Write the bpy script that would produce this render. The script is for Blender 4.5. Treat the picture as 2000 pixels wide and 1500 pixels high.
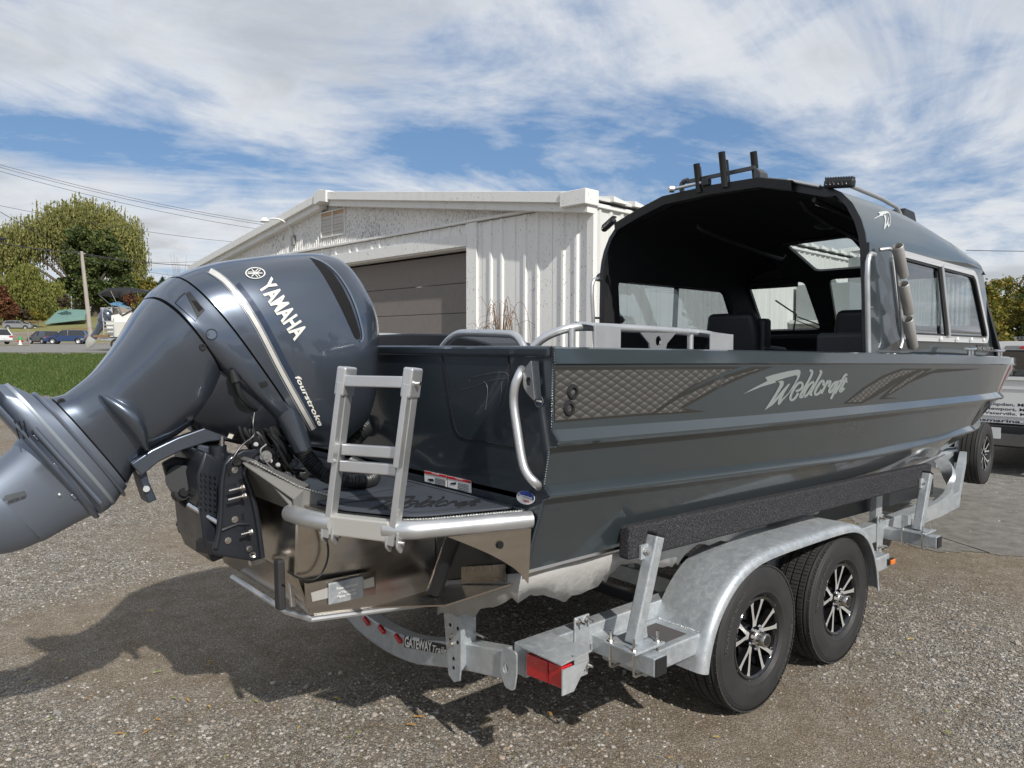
import bpy, bmesh, math, random
import numpy as np
from mathutils import Vector, Matrix
from mathutils.bvhtree import BVHTree
from mathutils.geometry import tessellate_polygon
for o in list(bpy.data.objects): bpy.data.objects.remove(o)
SC = bpy.context.scene; COL = SC.collection
random.seed(7); RNG = np.random.default_rng(7)
rad = math.radians
# ------------------------------------------------------------------ camera
CP = Vector((-3.236, -3.142, 1.778)); HEAD, PITCH, ROLL, F = rad(49.22), rad(2.882), rad(-.121), 1450.0
fw = Vector((math.cos(HEAD)*math.cos(PITCH), math.sin(HEAD)*math.cos(PITCH), -math.sin(PITCH)))
rt0 = Vector((math.sin(HEAD), -math.cos(HEAD), 0)); up0 = rt0.cross(fw)
RT = rt0*math.cos(ROLL)-up0*math.sin(ROLL); UP = up0*math.cos(ROLL)+rt0*math.sin(ROLL)
cd = bpy.data.cameras.new('camera'); cam = bpy.data.objects.new('camera', cd); COL.objects.link(cam)
M = Matrix((RT, UP, -fw)).transposed().to_4x4(); M.translation = CP; cam.matrix_world = M
cd.sensor_width = 36; cd.lens = F*36/2000; cd.clip_end = 3000; cd.clip_start = .05
SC.camera = cam
SC.view_settings.view_transform = 'Standard'; SC.view_settings.look = 'None'
SC.view_settings.exposure = 0.0; SC.view_settings.gamma = 1; SC.view_settings.use_curve_mapping = False
# ------------------------------------------------------------------ sun and sky
SUNV = Vector((-.25, -1.25, 1)).normalized()
sd = bpy.data.lights.new('sun', 'SUN'); sd.energy = 4.2; sd.angle = rad(.8); sd.color = (1, .95, .87)
so = bpy.data.objects.new('sun', sd); COL.objects.link(so)
so.rotation_euler = SUNV.to_track_quat('Z', 'Y').to_euler(); so.location = (0, -20, 20)
world = bpy.data.worlds.new('World'); SC.world = world; world.use_nodes = True
def N(nt, t, **k):
    n = nt.nodes.new(t)
    for a, b in k.items():
        if a == 'ins':
            for i, v in b.items():
                if isinstance(v, bpy.types.NodeSocket): nt.links.new(v, n.inputs[i])
                else: n.inputs[i].default_value = v
        else: setattr(n, a, b)
    return n
def ramp(nt, fac, stops, interp='LINEAR'):
    r = nt.nodes.new('ShaderNodeValToRGB'); nt.links.new(fac, r.inputs[0]); cr = r.color_ramp; cr.interpolation = interp
    while len(cr.elements) < len(stops): cr.elements.new(.5)
    for e, (p, c) in zip(cr.elements, stops):
        e.position = p
        e.color = (c, c, c, 1) if isinstance(c, (int, float)) else (*c, 1)
    return r.outputs[0]
def mth(nt, op, a, b=None, c=None, clamp=False):
    n = nt.nodes.new('ShaderNodeMath'); n.operation = op; n.use_clamp = clamp
    for i, v in enumerate((a, b, c)):
        if v is None: continue
        if isinstance(v, bpy.types.NodeSocket): nt.links.new(v, n.inputs[i])
        else: n.inputs[i].default_value = v
    return n.outputs[0]
def mixc(nt, fac, a, b, mode='MIX'):
    n = nt.nodes.new('ShaderNodeMix'); n.data_type = 'RGBA'; n.blend_type = mode
    for s, v in ((n.inputs[0], fac), (n.inputs[6], a), (n.inputs[7], b)):
        if isinstance(v, bpy.types.NodeSocket): nt.links.new(v, s)
        elif isinstance(v, (int, float)) : s.default_value = v if s == n.inputs[0] else (v, v, v, 1)
        else: s.default_value = (*v, 1)
    return n.outputs[2]
nt = world.node_tree; nt.nodes.clear()
sky = N(nt, 'ShaderNodeTexSky', sky_type='NISHITA', sun_disc=False, sun_elevation=math.asin(SUNV.z),
        sun_rotation=math.atan2(SUNV.x, SUNV.y), altitude=50, air_density=1.0, dust_density=.6, ozone_density=2.2)
tc = N(nt, 'ShaderNodeTexCoord'); sx = N(nt, 'ShaderNodeSeparateXYZ', ins={0: tc.outputs['Generated']})
den = mth(nt, 'ADD', mth(nt, 'MAXIMUM', sx.outputs[2], 0.0), .13)
cx = mth(nt, 'DIVIDE', sx.outputs[0], den); cy = mth(nt, 'DIVIDE', sx.outputs[1], den)
cv = N(nt, 'ShaderNodeCombineXYZ', ins={0: cx, 1: cy, 2: 0.0}).outputs[0]
mp = N(nt, 'ShaderNodeMapping', ins={0: cv, 1: (7.411886, 18.152503, 0), 2: (0, 0, rad(36)), 3: (.42, .66, 1)}).outputs[0]
n1 = N(nt, 'ShaderNodeTexNoise', noise_dimensions='2D', ins={0: mp, 'Scale': 1.5, 'Detail': 12.0, 'Roughness': .63, 'Distortion': .45})
mp2 = N(nt, 'ShaderNodeMapping', ins={0: cv, 1: (7.920532, 4.121069, 0), 2: (0, 0, rad(35)), 3: (1, .7, 1)}).outputs[0]
n2 = N(nt, 'ShaderNodeTexNoise', noise_dimensions='2D', ins={0: mp2, 'Scale': .55, 'Detail': 4.0, 'Roughness': .5})
n3 = N(nt, 'ShaderNodeTexNoise', noise_dimensions='2D', ins={0: cv, 'Scale': 2.6, 'Detail': 9.0, 'Roughness': .62, 'Distortion': .3})
cov = mth(nt, 'ADD', mth(nt, 'MULTIPLY', n1.outputs[0], .75), mth(nt, 'ADD', mth(nt, 'MULTIPLY', n2.outputs[0], .7), mth(nt, 'MULTIPLY', n3.outputs[0], .28)))
hz = mth(nt, 'SUBTRACT', 1.0, mth(nt, 'MULTIPLY', sx.outputs[2], 4.0), clamp=True)
cov = mth(nt, 'ADD', cov, mth(nt, 'ADD', mth(nt, 'MULTIPLY', hz, .08), .004))
mask = ramp(nt, cov, [(.0, 0), (.72, 0.02), (.805, .38), (.90, .84), (1.0, 1)])
# cloud brightness: thin = white, thick = grey
thick = ramp(nt, mth(nt, 'ADD', mth(nt, 'MULTIPLY', n2.outputs[0], .8), mth(nt, 'MULTIPLY', n3.outputs[0], .35)), [(.0, (8.3, 8.5, 8.7)), (.54, (7.9, 8.1, 8.4)), (.66, (5.6, 5.9, 6.3)), (.8, (4.2, 4.5, 4.9))])
blue = mixc(nt, .55, sky.outputs[0], (1.25, 2.85, 5.7))
skyc = mixc(nt, mask, blue, thick)
bgn = N(nt, 'ShaderNodeBackground', ins={0: skyc, 1: .1}); wo = N(nt, 'ShaderNodeOutputWorld', ins={0: bgn.outputs[0]})

# ------------------------------------------------------------------ helpers
def ray(px, py): return (fw+RT*((px-1000)/F)-UP*((py-750)/F)).normalized()
def at(px, py, x=None, y=None, z=None):
    "point of the real plane x=.. / y=.. / z=.. that shows at this place of the photograph"
    d = ray(px, py)
    i, v = (0, x) if x is not None else (1, y) if y is not None else (2, z)
    return CP+d*((v-CP[i])/d[i])
FH = Vector((math.cos(HEAD), math.sin(HEAD), 0)); RH = Vector((math.sin(HEAD), -math.cos(HEAD), 0))
def sstep(a, b, x):
    t = max(0., min(1., (x-a)/(b-a))); return t*t*(3-2*t)
HP = [(0, 0), (12, 0), (22, .3), (35, 1.35), (45, 1.62), (95, 2.0), (106, 3.0), (142, 7.6), (175, 9.5), (300, 13), (900, 14)]
def hgt(x, y):
    v = Vector((x, y, 0))-Vector((CP.x, CP.y, 0)); d = v.dot(FH); r = v.dot(RH)
    if d < 8: return 0.
    w = sstep(-.17, -.34, r/d)
    return w*float(np.interp(d, [p[0] for p in HP], [p[1] for p in HP]))
def bg(px, d, dz=0.):
    p = CP+FH*d+RH*((px-1000)/F*d); p.z = hgt(p.x, p.y)+dz; return p
def link(o, parent=None):
    COL.objects.link(o)
    if parent is not None:
        o.parent = parent
        if parent.type == 'EMPTY': o.matrix_parent_inverse = Matrix.Translation(-parent.location)
    return o
def tag(o, label, cat, group=None):
    o['label'] = label; o['category'] = cat
    if group: o['group'] = group
    return o
def thing(name, label, cat, loc=(0, 0, 0), group=None):
    o = bpy.data.objects.new(name, None); COL.objects.link(o); o.location = loc; o.empty_display_size = .2
    return tag(o, label, cat, group)
def mesh_of(bm, name, m, smooth=None):
    me = bpy.data.meshes.new(name)
    if smooth is not None:
        for f in bm.faces: f.smooth = True
        bmesh.ops.recalc_face_normals(bm, faces=bm.faces)
        for e in bm.edges:
            if len(e.link_faces) == 2 and e.calc_face_angle(0) > rad(smooth): e.smooth = False
    bm.to_mesh(me); bm.free()
    if m: me.materials.append(m)
    return me
def part(name, bm, m, parent=None, smooth=40, bevel=0, seg=2):
    bmesh.ops.recalc_face_normals(bm, faces=bm.faces)
    o = bpy.data.objects.new(name, mesh_of(bm, name, m, smooth)); link(o, parent)
    if bevel:
        b = o.modifiers.new('bevel', 'BEVEL'); b.width = bevel; b.segments = seg; b.limit_method = 'ANGLE'; b.angle_limit = rad(35)
    return o
def struct(name, bm, m, smooth=40):
    o = part(name, bm, m, None, smooth); o['kind'] = 'structure'; return o
def raw(name, V, Fc, m, parent=None, smooth=False):
    "mesh from numpy arrays; Fc is (n,k)"
    V = np.asarray(V, np.float32); Fc = np.asarray(Fc, np.int32); n, k = Fc.shape
    me = bpy.data.meshes.new(name); me.vertices.add(len(V)); me.vertices.foreach_set('co', V.ravel())
    me.loops.add(n*k); me.loops.foreach_set('vertex_index', Fc.ravel())
    me.polygons.add(n); me.polygons.foreach_set('loop_start', np.arange(0, n*k, k, dtype=np.int32))
    try: me.polygons.foreach_set('loop_total', np.full(n, k, np.int32))
    except Exception: pass
    me.polygons.foreach_set('use_smooth', np.full(n, smooth)); me.update(calc_edges=True); me.validate()
    me.materials.append(m); o = bpy.data.objects.new(name, me); return link(o, parent)
def B(): return bmesh.new()
def box(bm, a, b, rot=None, org=None):
    "axis box between corners a and b, optionally turned by rot about org"
    a = Vector(a); b = Vector(b)
    vs = [bm.verts.new((x, y, z)) for x in (a.x, b.x) for y in (a.y, b.y) for z in (a.z, b.z)]
    for f in ((0, 1, 3, 2), (4, 6, 7, 5), (0, 4, 5, 1), (2, 3, 7, 6), (0, 2, 6, 4), (1, 5, 7, 3)): bm.faces.new([vs[i] for i in f])
    if rot is not None:
        o = Vector(org) if org is not None else (a+b)/2
        for v in vs: v.co = rot @ (v.co-o)+o
    return vs
def frame(d, ref=(0, 0, 1)):
    d = d.normalized(); r = Vector(ref)
    if abs(d.dot(r)) > .97: r = Vector((1, 0, 0))
    s = d.cross(r).normalized(); return s, s.cross(d).normalized()
def bar(bm, p0, p1, w, h, ref=(0, 0, 1)):
    "rectangular bar, w across, h along ref"
    p0 = Vector(p0); p1 = Vector(p1); s, u = frame(p1-p0, ref)
    vs = [bm.verts.new(p+s*a*w/2+u*b*h/2) for p in (p0, p1) for a, b in ((-1, -1), (1, -1), (1, 1), (-1, 1))]
    for f in ((3, 2, 1, 0), (4, 5, 6, 7), (0, 1, 5, 4), (1, 2, 6, 5), (2, 3, 7, 6), (3, 0, 4, 7)): bm.faces.new([vs[i] for i in f])
    return vs
def smoothpath(pts, it=2):
    pts = [Vector(p) for p in pts]
    for _ in range(it):
        q = [pts[0]]
        for a, b in zip(pts[:-1], pts[1:]): q += [a.lerp(b, .25), a.lerp(b, .75)]
        q.append(pts[-1]); pts = q
    return pts
def tube(bm, pts, r, n=12, caps=True, it=0, rfun=None):
    pts = smoothpath(pts, it) if it else [Vector(p) for p in pts]
    rings = []; s0 = None
    for i, p in enumerate(pts):
        d = (pts[min(i+1, len(pts)-1)]-pts[max(i-1, 0)]).normalized()
        if s0 is None: s, u = frame(d)
        else: s = (s0-d*s0.dot(d)).normalized(); u = s.cross(d)
        s0 = s; rr = rfun(i/(len(pts)-1)) if rfun else r
        rings.append([bm.verts.new(p+(s*math.cos(t)+u*math.sin(t))*rr) for t in [2*math.pi*k/n for k in range(n)]])
    for a, b in zip(rings[:-1], rings[1:]):
        for k in range(n): bm.faces.new((a[k], a[(k+1) % n], b[(k+1) % n], b[k]))
    if caps: bm.faces.new(rings[0][::-1]); bm.faces.new(rings[-1])
def cyl(bm, p0, p1, r, n=16, r1=None):
    r1 = r if r1 is None else r1; tube(bm, [p0, p1], r, n, rfun=lambda t: r+(r1-r)*t)
def hexbolt(bm, p, d, r=.011, h=.010, stud=0.):
    p = Vector(p); d = Vector(d).normalized()
    cyl(bm, p, p+d*.002, r*1.35, 12); cyl(bm, p+d*.002, p+d*h, r, 6)
    if stud: cyl(bm, p+d*h, p+d*(h+stud), r*.5, 8)
def lathe(bm, prof, org, axis=(0, 1, 0), n=48, closed=False):
    "prof = [(radius, along)]"
    org = Vector(org); ax = Vector(axis).normalized(); s, u = frame(ax, (0, 0, 1)); rings = []
    for r, h in prof:
        rings.append([bm.verts.new(org+ax*h+(s*math.cos(t)+u*math.sin(t))*max(r, 1e-5)) for t in [2*math.pi*k/n for k in range(n)]])
    L = list(zip(rings[:-1], rings[1:]))
    if closed: L.append((rings[-1], rings[0]))
    for a, b in L:
        for k in range(n): bm.faces.new((a[k], a[(k+1) % n], b[(k+1) % n], b[k]))
def loft(bm, secs, closed=True, caps=(True, True)):
    rings = [[bm.verts.new(p) for p in s] for s in secs]; n = len(rings[0])
    for a, b in zip(rings[:-1], rings[1:]):
        for k in range(n if closed else n-1): bm.faces.new((a[k], a[(k+1) % n], b[(k+1) % n], b[k]))
    if caps[0]: bm.faces.new(rings[0][::-1])
    if caps[1]: bm.faces.new(rings[-1])
    return rings
def rpoly(pts, r, n=5):
    "2D polygon with rounded corners; r a number or a list"
    out = []; L = len(pts)
    for i, p in enumerate(pts):
        p = Vector(p); a = Vector(pts[i-1])-p; b = Vector(pts[(i+1) % L])-p; rr = r[i] if isinstance(r, (list, tuple)) else r
        if rr <= 0: out.append(p); continue
        la, lb = min(rr, a.length*.49), min(rr, b.length*.49); p0 = p+a.normalized()*la; p1 = p+b.normalized()*lb
        for k in range(n+1):
            t = k/n; out.append(p0*(1-t)**2+p*2*t*(1-t)+p1*t*t)
    return out
def plate(bm, outer, holes, fn, th):
    "sheet cut from a 2D outline with holes, placed by fn(u,v)->point, th = thickness vector"
    loops = [[Vector((p[0], p[1], 0)) for p in L] for L in [outer]+list(holes)]
    flat = [p for L in loops for p in L]; th = Vector(th)
    A = [bm.verts.new(fn(p.x, p.y)) for p in flat]; C = [bm.verts.new(v.co+th) for v in A]
    for t in tessellate_polygon(loops):
        try: bm.faces.new([A[i] for i in t]); bm.faces.new([C[i] for i in reversed(t)])
        except ValueError: pass
    k = 0
    for L in loops:
        n = len(L)
        for i in range(n):
            a, b = k+i, k+(i+1) % n
            try: bm.faces.new((A[a], A[b], C[b], C[a]))
            except ValueError: pass
        k += n
def prism(bm, poly, th): plate(bm, [(i, 0) for i in range(len(poly))], [], None, th)
def solid(bm, pts, th):
    "planar 3D polygon extruded by vector th"
    th = Vector(th); A = [bm.verts.new(p) for p in pts]; C = [bm.verts.new(v.co+th) for v in A]; n = len(A)
    bm.faces.new(A); bm.faces.new(C[::-1])
    for i in range(n): bm.faces.new((A[i], C[i], C[(i+1) % n], A[(i+1) % n]))
_tx = {}
def textmesh(s, bold=0., shear=0., space=1.):
    cu = bpy.data.curves.new('lettering', 'FONT'); cu.body = s; cu.offset = bold; cu.shear = shear; cu.size = 1; cu.resolution_u = 3; cu.space_character = space
    o = bpy.data.objects.new('lettering', cu); COL.objects.link(o); bpy.context.view_layer.update()
    me = bpy.data.meshes.new_from_object(o.evaluated_get(bpy.context.evaluated_depsgraph_get()))
    bpy.data.objects.remove(o); bpy.data.curves.remove(cu)
    bm = bmesh.new(); bm.from_mesh(me); bpy.data.meshes.remove(me)
    xs = [v.co.x for v in bm.verts]; ys = [v.co.y for v in bm.verts]; x0, x1 = min(xs), max(xs)
    for v in bm.verts: v.co.x = (v.co.x-x0)/(x1-x0)      # width 1, cap height about .7
    return bm
def text3d(name, s, org, u, v, m, parent, bold=.01, shear=0, depth=.002, cap=.7, space=1.):
    "text laid on a plane: u spans its whole width, v its cap height"
    bm = textmesh(s, bold, shear, space); org = Vector(org); u = Vector(u); v = Vector(v); n = u.cross(v).normalized()
    for q in bm.verts: q.co = org+u*q.co.x+v*(q.co.y/cap)+n*depth
    return part(name, bm, m, parent, None)
def bvh(objs):
    vs = []; fs = []
    for o in objs:
        k = len(vs); vs += [v.co.copy() for v in o.data.vertices]; fs += [[i+k for i in p.vertices] for p in o.data.polygons]
    return BVHTree.FromPolygons(vs, fs)
def cast(tree, px, py, off=.002):
    d = ray(px, py); h, n, i, dist = tree.ray_cast(CP, d)
    if h is None: return None
    if n.dot(d) > 0: n = -n
    return h+n*off
def drape(name, bm, tree, m, parent, off=.002, grid=12):
    "stick a flat print (2D mesh in photograph units) onto a real surface"
    if grid:
        xs = [v.co.x for v in bm.verts]; ys = [v.co.y for v in bm.verts]
        x = math.floor(min(xs)/grid)*grid+grid
        while x < max(xs):
            bmesh.ops.bisect_plane(bm, geom=bm.verts[:]+bm.edges[:]+bm.faces[:], plane_co=(x, 0, 0), plane_no=(1, 0, 0)); x += grid
        y = math.floor(min(ys)/grid)*grid+grid
        while y < max(ys):
            bmesh.ops.bisect_plane(bm, geom=bm.verts[:]+bm.edges[:]+bm.faces[:], plane_co=(0, y, 0), plane_no=(0, 1, 0)); y += grid
    bad = []
    for v in bm.verts:
        h = cast(tree, v.co.x, v.co.y, off)
        if h is None: bad.append(v)
        else: v.co = h
    if bad: bmesh.ops.delete(bm, geom=bad, context='VERTS')
    return part(name, bm, m, parent, 60)
def flat(polys, holes=()):
    bm = B()
    for P in polys:
        L = [[Vector((p[0], p[1], 0)) for p in P]]+[[Vector((p[0], p[1], 0)) for p in h] for h in holes]
        fl = [bm.verts.new(p) for l in L for p in l]
        for t in tessellate_polygon(L):
            try: bm.faces.new([fl[i] for i in t])
            except ValueError: pass
    return bm
def stroke(bm, pts, w, w1=None):
    "2D ribbon of width w"
    pts = [Vector((p[0], p[1], 0)) for p in pts]; w1 = w if w1 is None else w1; prev = None; n = len(pts)
    for i, p in enumerate(pts):
        d = (pts[min(i+1, n-1)]-pts[max(i-1, 0)]).normalized(); s = Vector((-d.y, d.x, 0))*((w+(w1-w)*i/(n-1))/2)
        q = (bm.verts.new(p+s), bm.verts.new(p-s))
        if prev: bm.faces.new((prev[0], q[0], q[1], prev[1]))
        prev = q
def dtext(bm, org, u, v, cap=.7, skew=0):
    for q in bm.verts:
        X, Y = q.co.x, q.co.y/cap
        q.co = Vector((org[0]+u[0]*X+v[0]*Y, org[1]+u[1]*X+v[1]*Y, 0))
    return bm
def copies(root, loc=None, **props):
    "a copy of a thing with its parts and their sub-parts (shares mesh data)"
    r = root.copy(); COL.objects.link(r)
    if loc is not None: r.location = loc
    def rec(src, dst):
        for ch in src.children:
            c = ch.copy(); COL.objects.link(c); c.parent = dst; c.matrix_parent_inverse = ch.matrix_parent_inverse.copy(); rec(ch, c)
    rec(root, r)
    for k, v in props.items(): r[k] = v
    return r

# ------------------------------------------------------------------ materials
MAT = {}
def mat(name, col, rough=.5, metal=0., coat=0., bump=None, var=None, spec=.5, trans=0., alpha=1., emit=None, coords='Object', croughness=.05, ior=1.5):
    "bump=(scale, strength, distance[,detail]); var=(scale, amount[, stretch xyz])"
    if name in MAT: return MAT[name]
    m = bpy.data.materials.new(name); m.use_nodes = True; t = m.node_tree; p = t.nodes['Principled BSDF']
    p.inputs['Base Color'].default_value = (*col, 1); p.inputs['Roughness'].default_value = rough; p.inputs['Metallic'].default_value = metal
    p.inputs['Coat Weight'].default_value = coat; p.inputs['Coat Roughness'].default_value = croughness; p.inputs['Specular IOR Level'].default_value = spec
    p.inputs['Transmission Weight'].default_value = trans; p.inputs['IOR'].default_value = ior
    if alpha < 1: p.inputs['Alpha'].default_value = alpha
    if emit: p.inputs['Emission Color'].default_value = (*emit[0], 1); p.inputs['Emission Strength'].default_value = emit[1]
    co = N(t, 'ShaderNodeTexCoord').outputs[coords]
    if var:
        v = co if len(var) < 3 else N(t, 'ShaderNodeMapping', ins={0: co, 3: var[2]}).outputs[0]
        n = N(t, 'ShaderNodeTexNoise', ins={0: v, 'Scale': var[0], 'Detail': 6.0, 'Roughness': .6})
        c = ramp(t, n.outputs[0], [(.25, tuple(x*(1-var[1]) for x in col)), (.75, tuple(min(1, x*(1+var[1])) for x in col))])
        t.links.new(c, p.inputs['Base Color'])
        r = ramp(t, n.outputs[0], [(.25, max(.03, rough*.8)), (.75, min(1, rough*1.25))]); t.links.new(r, p.inputs['Roughness'])
    if bump:
        n = N(t, 'ShaderNodeTexNoise', ins={0: co, 'Scale': bump[0], 'Detail': bump[3] if len(bump) > 3 else 4.0})
        bp = N(t, 'ShaderNodeBump', ins={'Strength': bump[1], 'Distance': bump[2], 'Height': n.outputs[0]}); t.links.new(bp.outputs[0], p.inputs['Normal'])
    MAT[name] = m; return m
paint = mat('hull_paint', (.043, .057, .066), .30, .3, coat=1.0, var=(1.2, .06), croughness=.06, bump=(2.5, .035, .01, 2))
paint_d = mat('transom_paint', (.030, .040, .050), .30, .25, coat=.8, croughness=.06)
cowl = mat('motor_paint', (.112, .134, .172), .31, .78, coat=1.0, croughness=.05, bump=(900, .02, .001))
cowl2 = mat('motor_paint_satin', (.20, .232, .29), .42, .75, coat=.4, croughness=.2, bump=(600, .05, .001))
alu = mat('aluminium_tube', (.64, .65, .66), .36, .8, var=(9, .06), bump=(60, .06, .002))
alu_b = mat('aluminium_sheet', (.54, .50, .45), .21, 1., var=(4, .12, (1, 1, 5)), bump=(5, .25, .004))
alu_m = mat('machined_aluminium', (.70, .70, .70), .25, 1.)
grit = mat('grit_aluminium', (.60, .59, .55), .6, .6, bump=(400, .6, .002))
weld = mat('weld_bead', (.62, .62, .60), .35, .9, bump=(160, .9, .004))
def galv_mat():
    m = mat('galvanised_steel', (.50, .53, .55), .45, .55); t = m.node_tree; p = t.nodes['Principled BSDF']
    co = N(t, 'ShaderNodeTexCoord').outputs['Object']
    v = N(t, 'ShaderNodeTexNoise', ins={0: co, 'Scale': 24.0, 'Detail': 9.0, 'Roughness': .8, 'Distortion': .6})
    v2 = N(t, 'ShaderNodeTexVoronoi', ins={0: co, 'Scale': 75.0}); vr = N(t, 'ShaderNodeSeparateColor', ins={0: v2.outputs['Color']})
    lo = N(t, 'ShaderNodeTexNoise', ins={0: co, 'Scale': 3.5, 'Detail': 4.0})
    c = ramp(t, v.outputs[0], [(.30, (.34, .37, .40)), (.47, (.45, .49, .52)), (.56, (.53, .56, .58)), (.7, (.62, .64, .65))])
    c = mixc(t, mth(t, 'MULTIPLY', vr.outputs[0], .45), c, (.38, .42, .46)); c = mixc(t, ramp(t, lo.outputs[0], [(.45, 0), (.65, .35)]), c, (.66, .67, .67)); t.links.new(c, p.inputs['Base Color'])
    t.links.new(ramp(t, v.outputs[0], [(.3, .34), (.7, .6)]), p.inputs['Roughness'])
    b = N(t, 'ShaderNodeBump', ins={'Strength': .15, 'Distance': .004, 'Height': v.outputs[0]}); t.links.new(b.outputs[0], p.inputs['Normal']); return m
galv = galv_mat()
black = mat('black_plastic', (.018, .019, .021), .38, 0, bump=(80, .05, .002))
blackm = mat('black_satin_metal', (.022, .026, .034), .36, .3, coat=.3, var=(8, .15))
blackg = mat('black_gloss', (.008, .008, .009), .08, 0, coat=1)
rubber = mat('tyre_rubber', (.026, .026, .027), .62, 0, var=(10, .18), bump=(50, .08, .002))
tread = mat('tread_rubber', (.040, .039, .036), .85, 0, var=(30, .25), bump=(200, .3, .002))
lining = mat('cabin_lining', (.010, .010, .012), .8)
lining2 = mat('cabin_trim', (.020, .021, .024), .55)
vinyl = mat('seat_vinyl', (.022, .024, .028), .5, bump=(120, .2, .003))
stripe = mat('silver_film', (.66, .65, .62), .35, .3)
lettr = mat('cream_lettering', (.74, .73, .68), .45)
navy = mat('dark_blue_film', (.035, .05, .085), .3, .3)
logo_g = mat('light_grey_film', (.26, .285, .285), .4, .2)
outl = mat('dark_brown_film', (.024, .022, .019), .45)
white = mat('white_film', (.80, .80, .79), .4)
redf = mat('red_film', (.55, .02, .025), .4)
bluef = mat('blue_film', (.025, .05, .25), .4)
groove = mat('groove_black', (.004, .004, .005), .9)
steel = mat('stainless', (.62, .60, .57), .25, 1.)
redlens = mat('red_lens', (.50, .008, .012), .12, 0, coat=1, bump=(180, .5, .003))
amber = mat('amber_lens', (.85, .20, .01), .15, 0, coat=1)
film = mat('protective_film', (.40, .395, .385), .38, 0, bump=(9, .6, .02), var=(5, .06))  # white film greyed: the shade it hangs in is put into the colour
def glass_mat(name, tint, dark):
    m = bpy.data.materials.new(name); m.use_nodes = True; t = m.node_tree; t.nodes.clear()
    tr = N(t, 'ShaderNodeBsdfTransparent', ins={0: (*tint, 1)}); gl = N(t, 'ShaderNodeBsdfGlossy', ins={0: (1, 1, 1, 1), 'Roughness': .01})
    lw_ = N(t, 'ShaderNodeLayerWeight', ins={0: .5}); f2 = mth(t, 'ADD', mth(t, 'ADD', mth(t, 'MULTIPLY', mth(t, 'POWER', lw_.outputs['Facing'], 4.0), .9), .07), dark, clamp=True)
    mx = N(t, 'ShaderNodeMixShader', ins={0: f2, 1: tr.outputs[0], 2: gl.outputs[0]}); N(t, 'ShaderNodeOutputMaterial', ins={0: mx.outputs[0]}); return m
glass = glass_mat('clear_glass', (.86, .90, .90), .0)
glass_t = glass_mat('side_glass', (.62, .66, .68), .08)
glass_d = glass_mat('dark_car_glass', (.12, .13, .14), .08)
def carpet_mat():
    m = mat('bunk_carpet', (.05, .05, .055), .95, 0, spec=.1); t = m.node_tree; p = t.nodes['Principled BSDF']
    co = N(t, 'ShaderNodeTexCoord').outputs['Object']; v = N(t, 'ShaderNodeTexNoise', ins={0: co, 'Scale': 190.0, 'Detail': 3.0})
    t.links.new(ramp(t, v.outputs[0], [(.35, (.022, .022, .026)), (.55, (.05, .05, .055)), (.70, (.12, .12, .125))]), p.inputs['Base Color'])
    b = N(t, 'ShaderNodeBump', ins={'Strength': .9, 'Distance': .006, 'Height': v.outputs[0]}); t.links.new(b.outputs[0], p.inputs['Normal']); return m
carpet = carpet_mat()
def diamond_mat():
    "tread-plate print of the hull graphic: a printed film of overlapping diamonds"
    m = mat('diamond_print', (.2, .19, .18), .35, .2); t = m.node_tree; p = t.nodes['Principled BSDF']
    co = N(t, 'ShaderNodeTexCoord').outputs['Object']; s = N(t, 'ShaderNodeSeparateXYZ', ins={0: co})
    u = mth(t, 'MULTIPLY', s.outputs[0], 15.0); w = mth(t, 'MULTIPLY', s.outputs[2], 33.0)
    a = mth(t, 'FRACT', mth(t, 'ADD', u, w)); b = mth(t, 'FRACT', mth(t, 'SUBTRACT', u, w))
    e = mth(t, 'MINIMUM', mth(t, 'MINIMUM', a, mth(t, 'SUBTRACT', 1.0, a)), mth(t, 'MINIMUM', b, mth(t, 'SUBTRACT', 1.0, b)))
    g = mth(t, 'SUBTRACT', a, b)
    c = ramp(t, mth(t, 'ADD', mth(t, 'MULTIPLY', g, .5), .5), [(.0, (.045, .044, .042)), (.45, (.07, .068, .065)), (.55, (.095, .092, .088)), (1, (.21, .205, .195))])
    c = mixc(t, ramp(t, e, [(.0, 1), (.10, 0)]), c, (.038, .035, .032)); t.links.new(c, p.inputs['Base Color']); return m
diamond = diamond_mat()

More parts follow.
